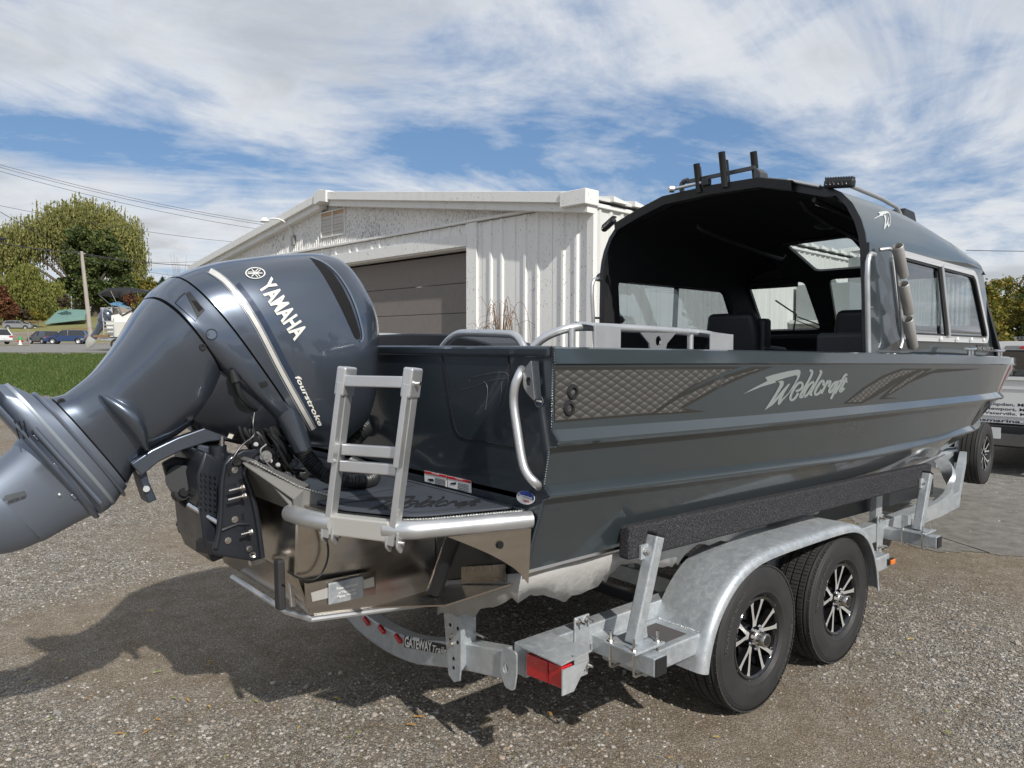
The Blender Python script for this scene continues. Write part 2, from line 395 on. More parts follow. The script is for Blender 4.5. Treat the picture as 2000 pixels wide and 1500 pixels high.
def gravel_mat():
    m = mat('gravel', (.3, .28, .25), .9, spec=.2); t = m.node_tree; p = t.nodes['Principled BSDF']
    co = N(t, 'ShaderNodeTexCoord').outputs['Object']
    big = N(t, 'ShaderNodeTexNoise', ins={0: co, 'Scale': .55, 'Detail': 5.0, 'Roughness': .6, 'Distortion': .6})
    mid = N(t, 'ShaderNodeTexNoise', ins={0: co, 'Scale': 5.0, 'Detail': 8.0, 'Roughness': .7})
    wob = N(t, 'ShaderNodeTexNoise', ins={0: co, 'Scale': 30.0, 'Detail': 2.0})
    cw = N(t, 'ShaderNodeVectorMath', operation='ADD', ins={0: co, 1: N(t, 'ShaderNodeVectorMath', operation='SCALE', ins={0: wob.outputs[1], 3: .02}).outputs[0]}).outputs[0]
    v1 = N(t, 'ShaderNodeTexVoronoi', ins={0: cw, 'Scale': 82.0, 'Randomness': 1.0}); v1b = N(t, 'ShaderNodeTexVoronoi', feature='DISTANCE_TO_EDGE', ins={0: cw, 'Scale': 82.0})
    v2 = N(t, 'ShaderNodeTexVoronoi', ins={0: co, 'Scale': 210.0})
    rnd = N(t, 'ShaderNodeSeparateColor', ins={0: v1.outputs['Color']}); rnd2 = N(t, 'ShaderNodeSeparateColor', ins={0: v2.outputs['Color']})
    stone = ramp(t, rnd.outputs[0], [(.0, (.17, .165, .16)), (.25, (.30, .285, .26)), (.5, (.41, .39, .36)), (.72, (.46, .41, .35)), (.88, (.58, .55, .51)), (1, (.74, .71, .66))])
    sand = ramp(t, rnd2.outputs[0], [(.0, (.145, .125, .10)), (.5, (.24, .205, .16)), (.85, (.33, .29, .24)), (1, (.58, .53, .46))])
    sp_ = N(t, 'ShaderNodeSeparateXYZ', ins={0: co}); X_, Y_ = sp_.outputs[0], sp_.outputs[1]
    def sn(a, b, c, inner=None, k=0):
        e = mth(t, 'ADD', mth(t, 'ADD', mth(t, 'MULTIPLY', X_, a), mth(t, 'MULTIPLY', Y_, b)), c)
        if inner is not None: e = mth(t, 'ADD', e, mth(t, 'MULTIPLY', inner, k))
        return mth(t, 'SINE', e)
    w_ = mth(t, 'MULTIPLY', mth(t, 'ADD', mth(t, 'ADD', sn(1.7, 0, 0, sn(0, 1.1, 0), 1.3), sn(0, 2.3, 0, sn(.9, 0, 2), 1.7)), sn(.7, -.8, 1)), .16)
    m1 = ramp(t, mth(t, 'ADD', mth(t, 'ADD', w_, mth(t, 'MULTIPLY', big.outputs[0], .35)), mth(t, 'ADD', mth(t, 'MULTIPLY', mid.outputs[0], .45), mth(t, 'MULTIPLY', rnd.outputs[1], .25))), [(.42, 0), (.66, 1)])
    edge = ramp(t, v1b.outputs[0], [(.0, .35), (.09, 1)])
    st = mixc(t, 1., stone, edge, 'MULTIPLY'); c = mixc(t, m1, sand, st)
    dirt = ramp(t, mid.outputs[0], [(.35, (.66, .61, .54)), (.62, (.92, .90, .87))]); c = mixc(t, 1., c, dirt, 'MULTIPLY'); t.links.new(c, p.inputs['Base Color'])
    h = mth(t, 'ADD', mth(t, 'MULTIPLY', mth(t, 'MULTIPLY', ramp(t, v1b.outputs[0], [(.0, 0), (.22, 1)]), rnd.outputs[2]), m1), mth(t, 'MULTIPLY', v2.outputs[0], -.25))
    b = N(t, 'ShaderNodeBump', ins={'Strength': 1.0, 'Distance': .012, 'Height': h}); t.links.new(b.outputs[0], p.inputs['Normal']); return m
gravel = gravel_mat()
def stone_mat():
    m = mat('loose_stone', (.3, .29, .27), .85, spec=.25); t = m.node_tree; p = t.nodes['Principled BSDF']
    g = N(t, 'ShaderNodeNewGeometry'); c = ramp(t, g.outputs['Random Per Island'], [(.0, (.18, .175, .17)), (.2, (.31, .30, .28)), (.45, (.41, .39, .36)), (.62, (.45, .39, .32)), (.8, (.55, .52, .48)), (.93, (.68, .65, .61)), (1, (.45, .29, .16))])
    co = N(t, 'ShaderNodeTexCoord').outputs['Object']; n = N(t, 'ShaderNodeTexNoise', ins={0: co, 'Scale': 260.0, 'Detail': 3.0})
    c = mixc(t, 1., c, ramp(t, n.outputs[0], [(.3, .58), (.7, .88)]), 'MULTIPLY'); t.links.new(c, p.inputs['Base Color']); return m
stonem = stone_mat()
def leafmat(name, stops, sub=.0):
    m = mat(name, (.1, .1, .03), .6, spec=.25); t = m.node_tree; p = t.nodes['Principled BSDF']
    g = N(t, 'ShaderNodeNewGeometry'); t.links.new(ramp(t, g.outputs['Random Per Island'], stops), p.inputs['Base Color'])
    tr = N(t, 'ShaderNodeBsdfTranslucent'); t.links.new(ramp(t, g.outputs['Random Per Island'], stops), tr.inputs[0])
    mx = N(t, 'ShaderNodeMixShader', ins={0: .35, 1: p.outputs[0], 2: tr.outputs[0]}); t.links.new(mx.outputs[0], t.nodes['Material Output'].inputs[0]); return m
lf_willow = leafmat('willow_leaf', [(0, (.14, .16, .05)), (.5, (.25, .26, .085)), (1, (.40, .37, .14))])
lf_green = leafmat('green_leaf', [(0, (.040, .062, .022)), (.6, (.09, .125, .04)), (1, (.18, .20, .06))])
lf_yellow = leafmat('yellow_green_leaf', [(0, (.07, .09, .02)), (.45, (.17, .18, .035)), (.8, (.30, .25, .05)), (1, (.40, .26, .06))])
lf_russet = leafmat('russet_leaf', [(0, (.07, .03, .018)), (.5, (.16, .065, .035)), (1, (.26, .13, .06))])
lf_lime = leafmat('weeping_leaf', [(0, (.10, .125, .03)), (.5, (.20, .22, .055)), (1, (.32, .31, .09))])
lf_dark = leafmat('evergreen_leaf', [(0, (.015, .03, .012)), (1, (.04, .07, .025))])
bark = mat('bark', (.10, .08, .065), .9, bump=(14, .8, .03), var=(6, .3))
grassm = leafmat('grass_blade', [(0, (.055, .10, .025)), (.6, (.10, .165, .04)), (.85, (.17, .20, .07)), (1, (.30, .27, .13))])
lawnm = mat('lawn_soil', (.085, .125, .035), .95, var=(1.3, .35), spec=.1)
def hill_mat():
    m = mat('hill_turf', (.2, .17, .08), .95, spec=.1); t = m.node_tree; p = t.nodes['Principled BSDF']
    co = N(t, 'ShaderNodeTexCoord').outputs['Object']
    a = N(t, 'ShaderNodeTexNoise', ins={0: co, 'Scale': .07, 'Detail': 5.0}); b = N(t, 'ShaderNodeTexNoise', ins={0: co, 'Scale': 1.2, 'Detail': 8.0, 'Roughness': .75})
    g = ramp(t, b.outputs[0], [(.3, (.15, .155, .065)), (.55, (.225, .215, .095)), (.75, (.32, .285, .14))])
    l = ramp(t, b.outputs[0], [(.35, (.12, .075, .04)), (.6, (.22, .13, .065)), (.75, (.30, .20, .11))])
    t.links.new(mixc(t, ramp(t, a.outputs[0], [(.50, 0), (.60, 1)]), g, l), p.inputs['Base Color']); return m
hillm = hill_mat()
asph = mat('road_asphalt', (.21, .20, .185), .9, var=(3, .2), bump=(90, .3, .01))
asph2 = mat('worn_asphalt', (.215, .205, .188), .92, var=(7, .38), bump=(120, 1.0, .012, 8), spec=.2)
def white_mat(name, vs, thr, col=(.70, .70, .68)):
    "old white paint flaking off in upright flecks, with faint grime"
    m = mat(name, col, .6, spec=.3); t = m.node_tree; p = t.nodes['Principled BSDF']; co = N(t, 'ShaderNodeTexCoord').outputs['Object']
    mp = N(t, 'ShaderNodeMapping', ins={0: co, 3: vs}).outputs[0]
    a = N(t, 'ShaderNodeTexNoise', ins={0: mp, 'Scale': 6.0, 'Detail': 7.0, 'Roughness': .68}); b = N(t, 'ShaderNodeTexNoise', ins={0: co, 'Scale': .9, 'Detail': 3.0})
    k = mth(t, 'ADD', a.outputs[0], mth(t, 'MULTIPLY', mth(t, 'SUBTRACT', b.outputs[0], .5), .18)); fl = ramp(t, k, [(thr, 0), (thr+.012, 1)])
    g = N(t, 'ShaderNodeTexNoise', ins={0: N(t, 'ShaderNodeMapping', ins={0: co, 3: (3, 3, .35)}).outputs[0], 'Scale': 2.2, 'Detail': 5.0})
    base = ramp(t, g.outputs[0], [(.26, tuple(c*.93 for c in col)), (.5, col)])
    rs = N(t, 'ShaderNodeTexNoise', ins={0: N(t, 'ShaderNodeMapping', ins={0: co, 1: (4, 9, 2), 3: (5, 5, .45)}).outputs[0], 'Scale': 1.6, 'Detail': 6.0, 'Roughness': .7})
    base = mixc(t, ramp(t, rs.outputs[0], [(.64, 0), (.78, .4)]), base, (.47, .38, .28))
    t.links.new(mixc(t, fl, base, (.23, .235, .23)), p.inputs['Base Color'])
    bp = N(t, 'ShaderNodeBump', ins={'Strength': .5, 'Distance': .004, 'Height': mth(t, 'MULTIPLY', fl, -1.0)}); t.links.new(bp.outputs[0], p.inputs['Normal']); return m
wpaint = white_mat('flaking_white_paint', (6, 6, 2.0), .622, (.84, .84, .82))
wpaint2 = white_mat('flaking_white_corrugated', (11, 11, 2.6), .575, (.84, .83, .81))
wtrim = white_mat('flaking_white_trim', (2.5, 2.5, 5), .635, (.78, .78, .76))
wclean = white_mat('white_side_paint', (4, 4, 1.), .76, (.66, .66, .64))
doorm = mat('overhead_door_paint', (.20, .18, .165), .75, var=(14, .16, (3, 3, .5)), bump=(50, .4, .004))
tealm = mat('teal_tarp', (.15, .26, .23), .7, var=(2, .15)); woodm = mat('weathered_wood', (.28, .25, .22), .85, var=(3, .25, (4, 4, .5)), bump=(30, .4, .01))
deckmat = mat('deck_foam', (.050, .058, .075), .62, 0, bump=(300, .3, .002), var=(2.5, .12))
deckline = mat('deck_groove', (.010, .011, .014), .7)
chrome = mat('chrome', (.75, .75, .76), .07, 1.)
wtruck = mat('truck_paint', (.74, .74, .73), .3, 0, coat=.8)
twigm = mat('dry_twig', (.20, .13, .085), .9)

# ------------------------------------------------------------------ ground and terrain
def polar_sheet(name, m, dr, pr, dz, nd, na, keep=None, jag=0):
    ds = [dr[0]*(dr[1]/dr[0])**(i/nd) for i in range(nd+1)]; V = []; Fc = []
    for i, d in enumerate(ds):
        for j in range(na+1):
            px = pr[0]+(pr[1]-pr[0])*j/na; p = CP+FH*d+RH*((px-1000)/F*d); V.append((p.x, p.y, hgt(p.x, p.y)+dz))
    for i in range(nd):
        for j in range(na):
            a = i*(na+1)+j; Fc.append((a, a+1, a+na+2, a+na+1))
    return raw(name, V, Fc, m, smooth=True)
def ground():
    V = []; Fc = []; ds = [0, .6]+[.6*(900/.6)**(i/70) for i in range(1, 71)]; na = 180
    for d in ds:
        for j in range(na):
            t = 2*math.pi*j/na; x = CP.x+d*math.cos(t); y = CP.y+d*math.sin(t); V.append((x, y, hgt(x, y)))
    for i in range(len(ds)-1):
        for j in range(na):
            a = i*na+j; b = i*na+(j+1) % na; Fc.append((a, b, b+na, a+na))
    return raw('ground', V, Fc, gravel, smooth=True)
g = ground(); g['kind'] = 'structure'
lw = polar_sheet('lawn', lawnm, (22, 35.5), (-500, 420), .01, 14, 40); lw['kind'] = 'structure'
rd = polar_sheet('road', asph, (37.5, 97), (-900, 440), .012, 30, 60); rd['kind'] = 'structure'
hl = polar_sheet('hill', hillm, (97, 700), (-1200, 470), .014, 50, 90); hl['kind'] = 'structure'
vg = polar_sheet('grass_verge', hillm, (62, 72), (-900, 58), .024, 4, 20); vg['kind'] = 'structure'
# worn asphalt lane beside the truck
bm = B(); out = [(3.6, -.6), (4.6, -1.9), (7.2, -3.2), (13, -5.5), (24, -9), (40, -9), (40, 5.0), (24, 4.0), (9, 3.4), (6.2, 2.2), (4.9, .9)]
rp_ = smoothpath([(p.x, p.y, 0) for p in rpoly(out, .7, 6)], 2); random.seed(2); vs = [bm.verts.new((p.x+random.uniform(-.05, .05)+.08*math.sin(k*.37), p.y+random.uniform(-.05, .05)+.08*math.sin(k*.23+1), .004)) for k, p in enumerate(rp_)]; bm.faces.new(vs); struct('pavement', bm, asph2)
# loose stones near the camera
def stones(n):
    phi = (1+5**.5)/2; ico = np.array([(-1, phi, 0), (1, phi, 0), (-1, -phi, 0), (1, -phi, 0), (0, -1, phi), (0, 1, phi), (0, -1, -phi), (0, 1, -phi), (phi, 0, -1), (phi, 0, 1), (-phi, 0, -1), (-phi, 0, 1)])/1.9
    fi = np.array([(0, 11, 5), (0, 5, 1), (0, 1, 7), (0, 7, 10), (0, 10, 11), (1, 5, 9), (5, 11, 4), (11, 10, 2), (10, 7, 6), (7, 1, 8), (3, 9, 4), (3, 4, 2), (3, 2, 6), (3, 6, 8), (3, 8, 9), (4, 9, 5), (2, 4, 11), (6, 2, 10), (8, 6, 7), (9, 8, 1)])
    d = 1.6*(12/1.6)**(RNG.random(n)**.85); s = (RNG.random(n)*1.7-.85)*d
    x = CP.x+FH.x*d+RH.x*s; y = CP.y+FH.y*d+RH.y*s
    # patches of dirt show fewer stones
    w = (np.sin(x*1.7+1.3*np.sin(y*1.1))+np.sin(y*2.3+1.7*np.sin(x*.9+2))+np.sin(x*.7-y*.8+1))*.33
    keep = RNG.random(n) < np.clip(.40+1.1*w, .03, 1); x = x[keep]; y = y[keep]; k = len(x)
    r = .0035+.0065*RNG.random(k)**2.4+(RNG.random(k) < .02)*(.004+.007*RNG.random(k))
    V = ico[None]*(1+.28*(RNG.random((k, 12, 1))-.5)); sc = np.stack([r*(.8+.7*RNG.random(k)), r*(.8+.4*RNG.random(k)), r*(.45+.25*RNG.random(k))], 1)
    V = V*sc[:, None]; a = RNG.random(k)*6.283; c, s_ = np.cos(a)[:, None], np.sin(a)[:, None]
    X = V[..., 0]*c-V[..., 1]*s_+x[:, None]; Y = V[..., 0]*s_+V[..., 1]*c+y[:, None]; Z = V[..., 2]+(r*.18)[:, None]
    V = np.stack([X, Y, Z], -1).reshape(-1, 3); Fc = (fi[None]+12*np.arange(k)[:, None, None]).reshape(-1, 3)
    o = raw('loose_gravel', V, Fc, stonem); o['kind'] = 'stuff'; return o
stones(110000)
def grass(n):
    px = -120+470*RNG.random(n); d = 21.4+14.0*RNG.random(n)+.35*np.sin(px*.09)+.25*np.sin(px*.23); P = np.array([(lambda q: (q.x, q.y, q.z))(bg(a, b)) for a, b in zip(px, d)])
    a = RNG.random(n)*3.14; h = .05+.07*RNG.random(n); w = .012+.012*RNG.random(n)
    dx = np.stack([np.cos(a)*w, np.sin(a)*w, 0*a], 1); tip = P+np.stack([(RNG.random(n)-.5)*.06, (RNG.random(n)-.5)*.06, h], 1)
    V = np.stack([P-dx, P+dx, tip], 1).reshape(-1, 3); o = raw('grass', V, np.arange(3*n).reshape(-1, 3), grassm); o['kind'] = 'stuff'
grass(70000)
# ------------------------------------------------------------------ warehouse
GX, SY = 5.95, 5.44; RY = 13.6; EZ, RZ = 4.20, 5.38
def gz(y): return EZ+(RZ-EZ)*(1-abs(y-RY)/(RY-SY))
wh = thing('warehouse', 'white metal warehouse with peeling paint and a brown overhead door', 'warehouse', (GX, SY, 0))
def ribbed(name, fn, s0, s1, z0, zt, m, parent, pitch=.305, depth=.034, w0=.052, w1=.024):
    "sheet of ribbed steel; fn(s, out, z) -> point"
    prof = [(s0, 0)]; k = math.ceil((s0-.01)/pitch)*pitch
    s = math.ceil(s0/pitch)*pitch
    while s+w0 < s1+1e-6:
        if s-w0 > s0: prof += [(s-w0, 0), (s-w1, depth), (s+w1, depth), (s+w0, 0)]
        s += pitch
    prof.append((s1, 0)); bm = B(); nz = 4; rows = []
    for i in range(nz+1):
        t = i/nz; rows.append([bm.verts.new(fn(s, o+.002*math.sin(7*s+5*t), z0+(zt(s)-z0)*t)) for s, o in prof])
    for a, b in zip(rows[:-1], rows[1:]):
        for j in range(len(prof)-1): bm.faces.new((a[j], a[j+1], b[j+1], b[j]))
    return part(name, bm, m, parent, 20)
gf = lambda s, o, z: (GX-o, s, z); sf = lambda s, o, z: (s, SY-o, z)
DY0, DY1, DZ = 8.60, 13.6, 3.75
bm = B()   # body of the hall behind the sheets
for a, b, zz in ((SY+.03, DY0-.05, EZ), (DY1+.05, 21.7, EZ)): box(bm, (GX+.03, a, 0), (GX+.25, b, zz-.05))
box(bm, (GX+.03, DY0-.05, DZ+.02), (GX+.25, DY1+.05, EZ-.05))
box(bm, (GX+.25, SY+.03, 0), (23.9, SY+.25, EZ-.05)); box(bm, (GX+.25, 21.5, 0), (23.9, 21.7, EZ-.05)); box(bm, (23.7, SY+.25, 0), (23.9, 21.5, EZ-.05))
solid(bm, [(GX+.03, SY+.1, EZ-.05), (GX+.03, 21.7, EZ-.05), (GX+.03, RY, RZ-.05)], (.2, 0, 0))
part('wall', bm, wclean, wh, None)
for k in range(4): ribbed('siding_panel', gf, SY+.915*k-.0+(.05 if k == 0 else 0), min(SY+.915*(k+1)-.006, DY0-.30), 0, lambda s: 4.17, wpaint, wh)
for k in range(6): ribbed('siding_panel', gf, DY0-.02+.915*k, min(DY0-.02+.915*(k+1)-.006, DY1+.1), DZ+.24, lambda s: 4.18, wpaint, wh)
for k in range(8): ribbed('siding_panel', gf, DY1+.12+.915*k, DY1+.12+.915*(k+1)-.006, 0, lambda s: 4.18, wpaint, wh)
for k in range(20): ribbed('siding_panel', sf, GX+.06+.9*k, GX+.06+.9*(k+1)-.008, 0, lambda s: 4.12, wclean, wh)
# fine corrugated gable above the flashing
LV = (12.96, 14.00, 4.47, 5.04)
for y0, y1, zb in ((SY+.1, LV[0], 4.24), (LV[1], 21.6, 4.24), (LV[0], LV[1], 4.24)):
    bm = B(); n = int((y1-y0)/.0185); rows = ([], [])
    for i in range(n+1):
        s = y0+(y1-y0)*i/n; o = .022*(1+math.sin(s*2*math.pi/.088)); zt = LV[2] if (y0, y1) == (LV[0], LV[1]) else max(zb+.005, gz(s)-.02)
        rows[0].append(bm.verts.new((GX-o-.012, s, zb))); rows[1].append(bm.verts.new((GX-o-.012, s, zt)))
    for i in range(n): bm.faces.new((rows[0][i], rows[0][i+1], rows[1][i+1], rows[1][i]))
    part('gable_sheet', bm, wpaint2, wh, 60)
bm = B(); box(bm, (GX-.075, SY-.02, 4.195), (GX+.0, 21.7, 4.245)); part('flashing', bm, wtrim, wh, None, .006)
# door
bm = B(); box(bm, (GX-.055, DY0-.02, DZ), (GX+.03, DY1+.1, DZ+.235)); part('door_header', bm, wtrim, wh, None, .006)
bm = B(); box(bm, (GX-.045, DY0-.30, 0), (GX+.02, DY0, 4.19)); part('door_jamb', bm, wpaint, wh, None, .004)
bm = B(); box(bm, (GX+.0, DY0-.006, 0), (GX+.33, DY0+.02, DZ)); box(bm, (GX+.0, DY0, DZ-.025), (GX+.33, DY1, DZ)); box(bm, (GX+.0, DY1-.02, 0), (GX+.33, DY1+.02, DZ)); part('door_reveal', bm, wtrim, wh, None)
z = .03
for k in range(6):
    bm = B(); box(bm, (GX+.27, DY0+.03, z), (GX+.31, DY1-.03, z+.60)); part('door_panel', bm, doorm, wh, None, .008); z += .61
# fascia, ridge cap, roof
for a, b in ((SY-.05, RY-.22), (21.8, RY+.22)):
    za, zb = gz(a)+.07, gz(b)+.07
    for nm, x0, h0, h1 in (('fascia', .30, -.14, .05), ('fascia_return', .22, -.28, -.12)):
        bm = B(); solid(bm, [(GX-x0, a, za+h0), (GX-x0, a, za+h1), (GX-x0, b, zb+h1), (GX-x0, b, zb+h0)], (x0, 0, 0)); part(nm, bm, wtrim, wh, None, .008)
bm = B(); box(bm, (GX-.33, SY-.10, 4.11), (GX+.02, SY+.46, 4.36)); part('corner_box', bm, wtrim, wh, None, .01)
bm = B(); solid(bm, [(GX-.34, RY-.28, RZ-.17), (GX-.34, RY-.28, RZ+.11), (GX-.34, RY, RZ+.165), (GX-.34, RY+.28, RZ+.11), (GX-.34, RY+.28, RZ-.17), (GX-.34, RY, RZ-.12)], (.34, 0, 0)); part('ridge_cap', bm, wtrim, wh, None, .008)
for sgn in (1, -1):
    ye = SY-.08 if sgn > 0 else 2*RY-SY+.08; bm = B(); solid(bm, [(GX-.28, ye, gz(ye)+.03), (GX-.28, RY, RZ+.03), (GX-.28, RY, RZ+.08), (GX-.28, ye, gz(ye)+.08)], (18.2, 0, 0)); part('roof', bm, wclean, wh, None)
for k in range(30):     # raised seams of the roof sheets seen along the eave
    x = GX+.35+.6*k; bm = B(); solid(bm, [(x, SY-.16, 4.22), (x+.42, SY-.16, 4.22), (x+.42, SY-.16, 4.245), (x, SY-.16, 4.31)], (0, 1.2, .17)); part('roof_seam', bm, wtrim, wh, None)
bm = B(); box(bm, (GX+.02, SY-.07, 4.10), (24, SY+.02, 4.165)); part('eave_trim', bm, wtrim, wh, None, .006)
bm = B(); box(bm, (GX-.05, SY-.045, 0), (GX-.008, SY+.10, 4.11)); box(bm, (GX-.008, SY-.045, 0), (GX+.05, SY-.008, 4.10)); part('corner_trim', bm, wtrim, wh, None, .004)
# boarded louvre window
bm = B(); a, b, c, d = LV
for q in ((a-.03, c-.03, b+.03, c), (a-.03, d, b+.03, d+.03), (a-.03, c, a, d), (b, c, b+.03, d), ((a+b)/2-.015, c, (a+b)/2+.015, d)): box(bm, (GX-.075, q[0], q[1]), (GX-.0, q[2], q[3]))
wf = part('gable_window', bm, wtrim, wh, None)
for k in range(7):
    for y0, y1 in ((a+.004, (a+b)/2-.018), ((a+b)/2+.018, b-.004)):
        z0 = c+.004+(d-c)/7*k; bm = B(); box(bm, (GX-.045-.006*(k % 2), y0, z0), (GX-.02, y1, z0+(d-c)/7-.006)); part('board', bm, mat('pale_board', (.55, .53, .50), .8, var=(5, .15), bump=(30, .4, .01)) if k < 6 else mat('rusty_board', (.50, .33, .20), .8, var=(6, .3)), wf, None)
# gooseneck lamp on the gable
lp = thing('wall_lamp', 'small gooseneck lamp on the warehouse gable left of the boarded window', 'lamp', (GX-.05, 15.38, 4.53))
lp_y = 15.38
bm = B(); box(bm, (GX-.11, 15.31, 4.40), (GX-.03, 15.45, 4.66)); part('junction_box', bm, mat('grey_box', (.25, .25, .25), .6), lp, None, .01)
bm = B(); tube(bm, [(GX-.09, 15.38, 4.6), (GX-.2, 15.40, 4.95), (GX-.40, 15.55, 5.08), (GX-.55, 15.72, 5.07)], .022, 8, it=2); part('arm', bm, wtrim, lp)
bm = B(); lathe(bm, [(.0, .06), (.05, .055), (.09, .02), (.12, -.04), (.11, -.05), (.0, -.03)], (GX-.62, 15.85, 5.05), (0, 0, 1), 20); part('lamp_shade', bm, wtrim, lp)
# duct on the side wall
du = thing('exhaust_duct', 'round galvanised elbow duct on a shelf on the white side wall', 'duct', (14.2, SY, 2.3))
dm = mat('duct_tin', (.42, .44, .44), .4, .6, var=(2, .1))
bm = B(); pts = [Vector((15.6, 4.55, 3.5+.5)), Vector((15.6, 4.55, 3.4))]+[Vector((14.9+.7*math.cos(t), 4.55, 3.4-.62*math.sin(t))) for t in [rad(x) for x in range(15, 95, 15)]]+[Vector((14.3, 4.55, 2.78))]
tube(bm, pts, .40, 20); part('elbow', bm, dm, du, 30)
bm = B(); box(bm, (13.45, 4.1, 2.42), (14.45, 5.35, 3.25)); part('fan_box', bm, dm, du, None, .02)
bm = B(); box(bm, (13.2, 4.0, 2.33), (16.6, 5.38, 2.41)); part('shelf', bm, wtrim, du, None)
for x in (13.4, 16.3):
    bm = B(); bar(bm, (x, 5.36, 1.7), (x, 4.1, 2.32), .06, .06); part('brace', bm, galv, du, None)

# turn the warehouse four degrees about its near corner
def spin(root, ang, pivot):
    pv = Vector(pivot); R_ = Matrix.Rotation(ang, 4, 'Z'); root.location = pv+(R_ @ (root.location-pv)); root.rotation_euler.z = ang
for r_ in (wh, lp, du): spin(r_, rad(4), (GX, SY, 0))
# second hall behind, seen square on
h2 = thing('far_hall', 'far white metal hall with a sloping gable end behind the boat cabin', 'hall', (25.6, 6.05, 0))
ps = [(0, 0), (0, 4.28), (.88, 5.60), (1.35, 5.56), (5, 5.3), (5, 0)]
bm = B(); solid(bm, [(25.6, 6.05+a, b) for a, b in ps], (9, 0, 0)); part('wall', bm, wclean, h2, None)
for k in range(8): ribbed('siding_panel', lambda s, o, z: (25.58-o, s, z), 6.08+.42*k, 6.08+.42*(k+1)-.01, 0, lambda s: float(np.interp(s-6.05, [p[0] for p in ps[1:5]], [p[1] for p in ps[1:5]]))-.1, wpaint, h2, pitch=.14, depth=.03, w0=.04, w1=.02)
for (a, b), (c, d) in zip(ps[1:4], ps[2:5]):
    bm = B(); bar(bm, (25.45, 6.05+a, b), (25.45, 6.05+c, d), .16, .14); part('fascia', bm, wtrim, h2, None)
spin(h2, rad(17.5), (25.6, 6.05, 0))

# bare weeping shrub against the wall
sh = thing('bare_shrub', 'leafless weeping shrub standing in front of the peeling warehouse wall', 'shrub', (5.2, 6.95, 0))
for k in range(34):
    a = random.uniform(0, 6.28); r = random.uniform(.15, .75); top = random.uniform(1.7, 2.75); b = Vector((5.2, 6.95, 0)); c, s = math.cos(a)*.6, math.sin(a)
    bm = B(); tube(bm, [b+Vector((c*.03, s*.03, 0)), b+Vector((c*r*.2, s*r*.2, top*.75)), b+Vector((c*r*.5, s*r*.5, top)), b+Vector((c*r*.85, s*r*.85, top-.15)), b+Vector((c*r, s*r, top-random.uniform(.4, 1.2)))], .008, 4, it=2, rfun=lambda t: .010*(1-.75*t)); part('branch', bm, twigm, sh)
    if k % 2: 
        bm = B()
        for q in range(4):
            t = random.uniform(.3, .9); p = b+Vector((c*r*t, s*r*t, top*(.75+.25*t)-.1)); d = Vector((random.uniform(-.3, .3), random.uniform(-.3, .3), random.uniform(-.1, .35))); tube(bm, [p, p+d*.6, p+d+Vector((0, 0, -.15))], .004, 3)
        part('twig', bm, twigm, sh)

# ------------------------------------------------------------------ trees
def leaves(name, P, size, m, parent, droop=.0, aspect=1.6):
    n = len(P); a = RNG.normal(size=(n, 3)); a /= np.linalg.norm(a, axis=1)[:, None]
    b = RNG.normal(size=(n, 3)); b[:, 2] -= droop*3; b /= np.linalg.norm(b, axis=1)[:, None]
    a = np.cross(a, b); a /= np.linalg.norm(a, axis=1)[:, None]+1e-9
    s = (size*(.6+.8*RNG.random(n)))[:, None]
    V = np.stack([P-b*s*aspect*.5, P+a*s*.5, P+b*s*aspect*.5, P-a*s*.5], 1).reshape(-1, 3)
    o = raw(name, V, np.arange(4*n).reshape(-1, 4), m, parent); return o
def tree(name, label, base, h, blobs, nleaf, size, m, group=None, hang=0., trunk=.25, cat='tree', limbs=9, tw=0):
    "blobs = [(right, forward, up, radius, weight)] in metres, relative to the base"
    t = thing(name, label, cat, tuple(base), group); base = Vector(base)
    def loc(b): return base+RH*b[0]+FH*b[1]+Vector((0, 0, b[2]))
    bm = B(); top = loc(blobs[0]); tube(bm, [base-Vector((0, 0, .2)), base.lerp(top, .35)+RH*.1, base.lerp(top, .7), top], trunk, 9, it=1, rfun=lambda q: trunk*(1.25-.95*q)); part('trunk', bm, bark, t)
    for b in blobs[:limbs]:
        s = base.lerp(top, random.uniform(.3, .6)); e = loc(b); bm = B(); tube(bm, [s, s.lerp(e, .5)+Vector((0, 0, .05*h)), e], .1, 6, it=1, rfun=lambda q: trunk*(.5-.4*q)); part('limb', bm, bark, t)
    W = np.array([b[4] for b in blobs], float); W /= W.sum(); idx = RNG.choice(len(blobs), nleaf, p=W)
    C = np.array([tuple(loc(b)) for b in blobs])[idx]; R = np.array([b[3] for b in blobs])[idx]
    # clumps: points gather round twig ends
    nc = max(20, nleaf//70); ci = RNG.choice(len(blobs), nc, p=W); d = RNG.normal(size=(nc, 3)); d /= np.linalg.norm(d, axis=1)[:, None]
    cc = np.array([tuple(loc(b)) for b in blobs])[ci]+d*(np.array([b[3] for b in blobs])[ci]*(.35+.68*RNG.random(nc)))[:, None]*np.array([1, 1, .9]); cr = np.array([b[3] for b in blobs])[ci]*.2
    k = RNG.integers(0, nc, nleaf); P = cc[k]+RNG.normal(size=(nleaf, 3))*cr[k][:, None]*.62
    if hang:   # weeping strands under every clump
        sid = RNG.integers(0, nc*5, nleaf); off = RNG.normal(size=(nc*5, 3))*.45; off[:, 2] *= .3; L = hang*(.4+.8*RNG.random(nc*5)); q = RNG.random(nleaf)
        P = cc[sid//5]+off[sid]*R.mean()*.55; P[:, 2] -= q*L[sid]; P[:, :2] += (RNG.random((nleaf, 2))-.5)*.12
    P[:, 2] = np.maximum(P[:, 2], base.z+.1)
    o = leaves('crown', P, size, m, t, droop=.9 if hang else .1, aspect=2.6 if hang else 1.5); return t
D1 = 150.
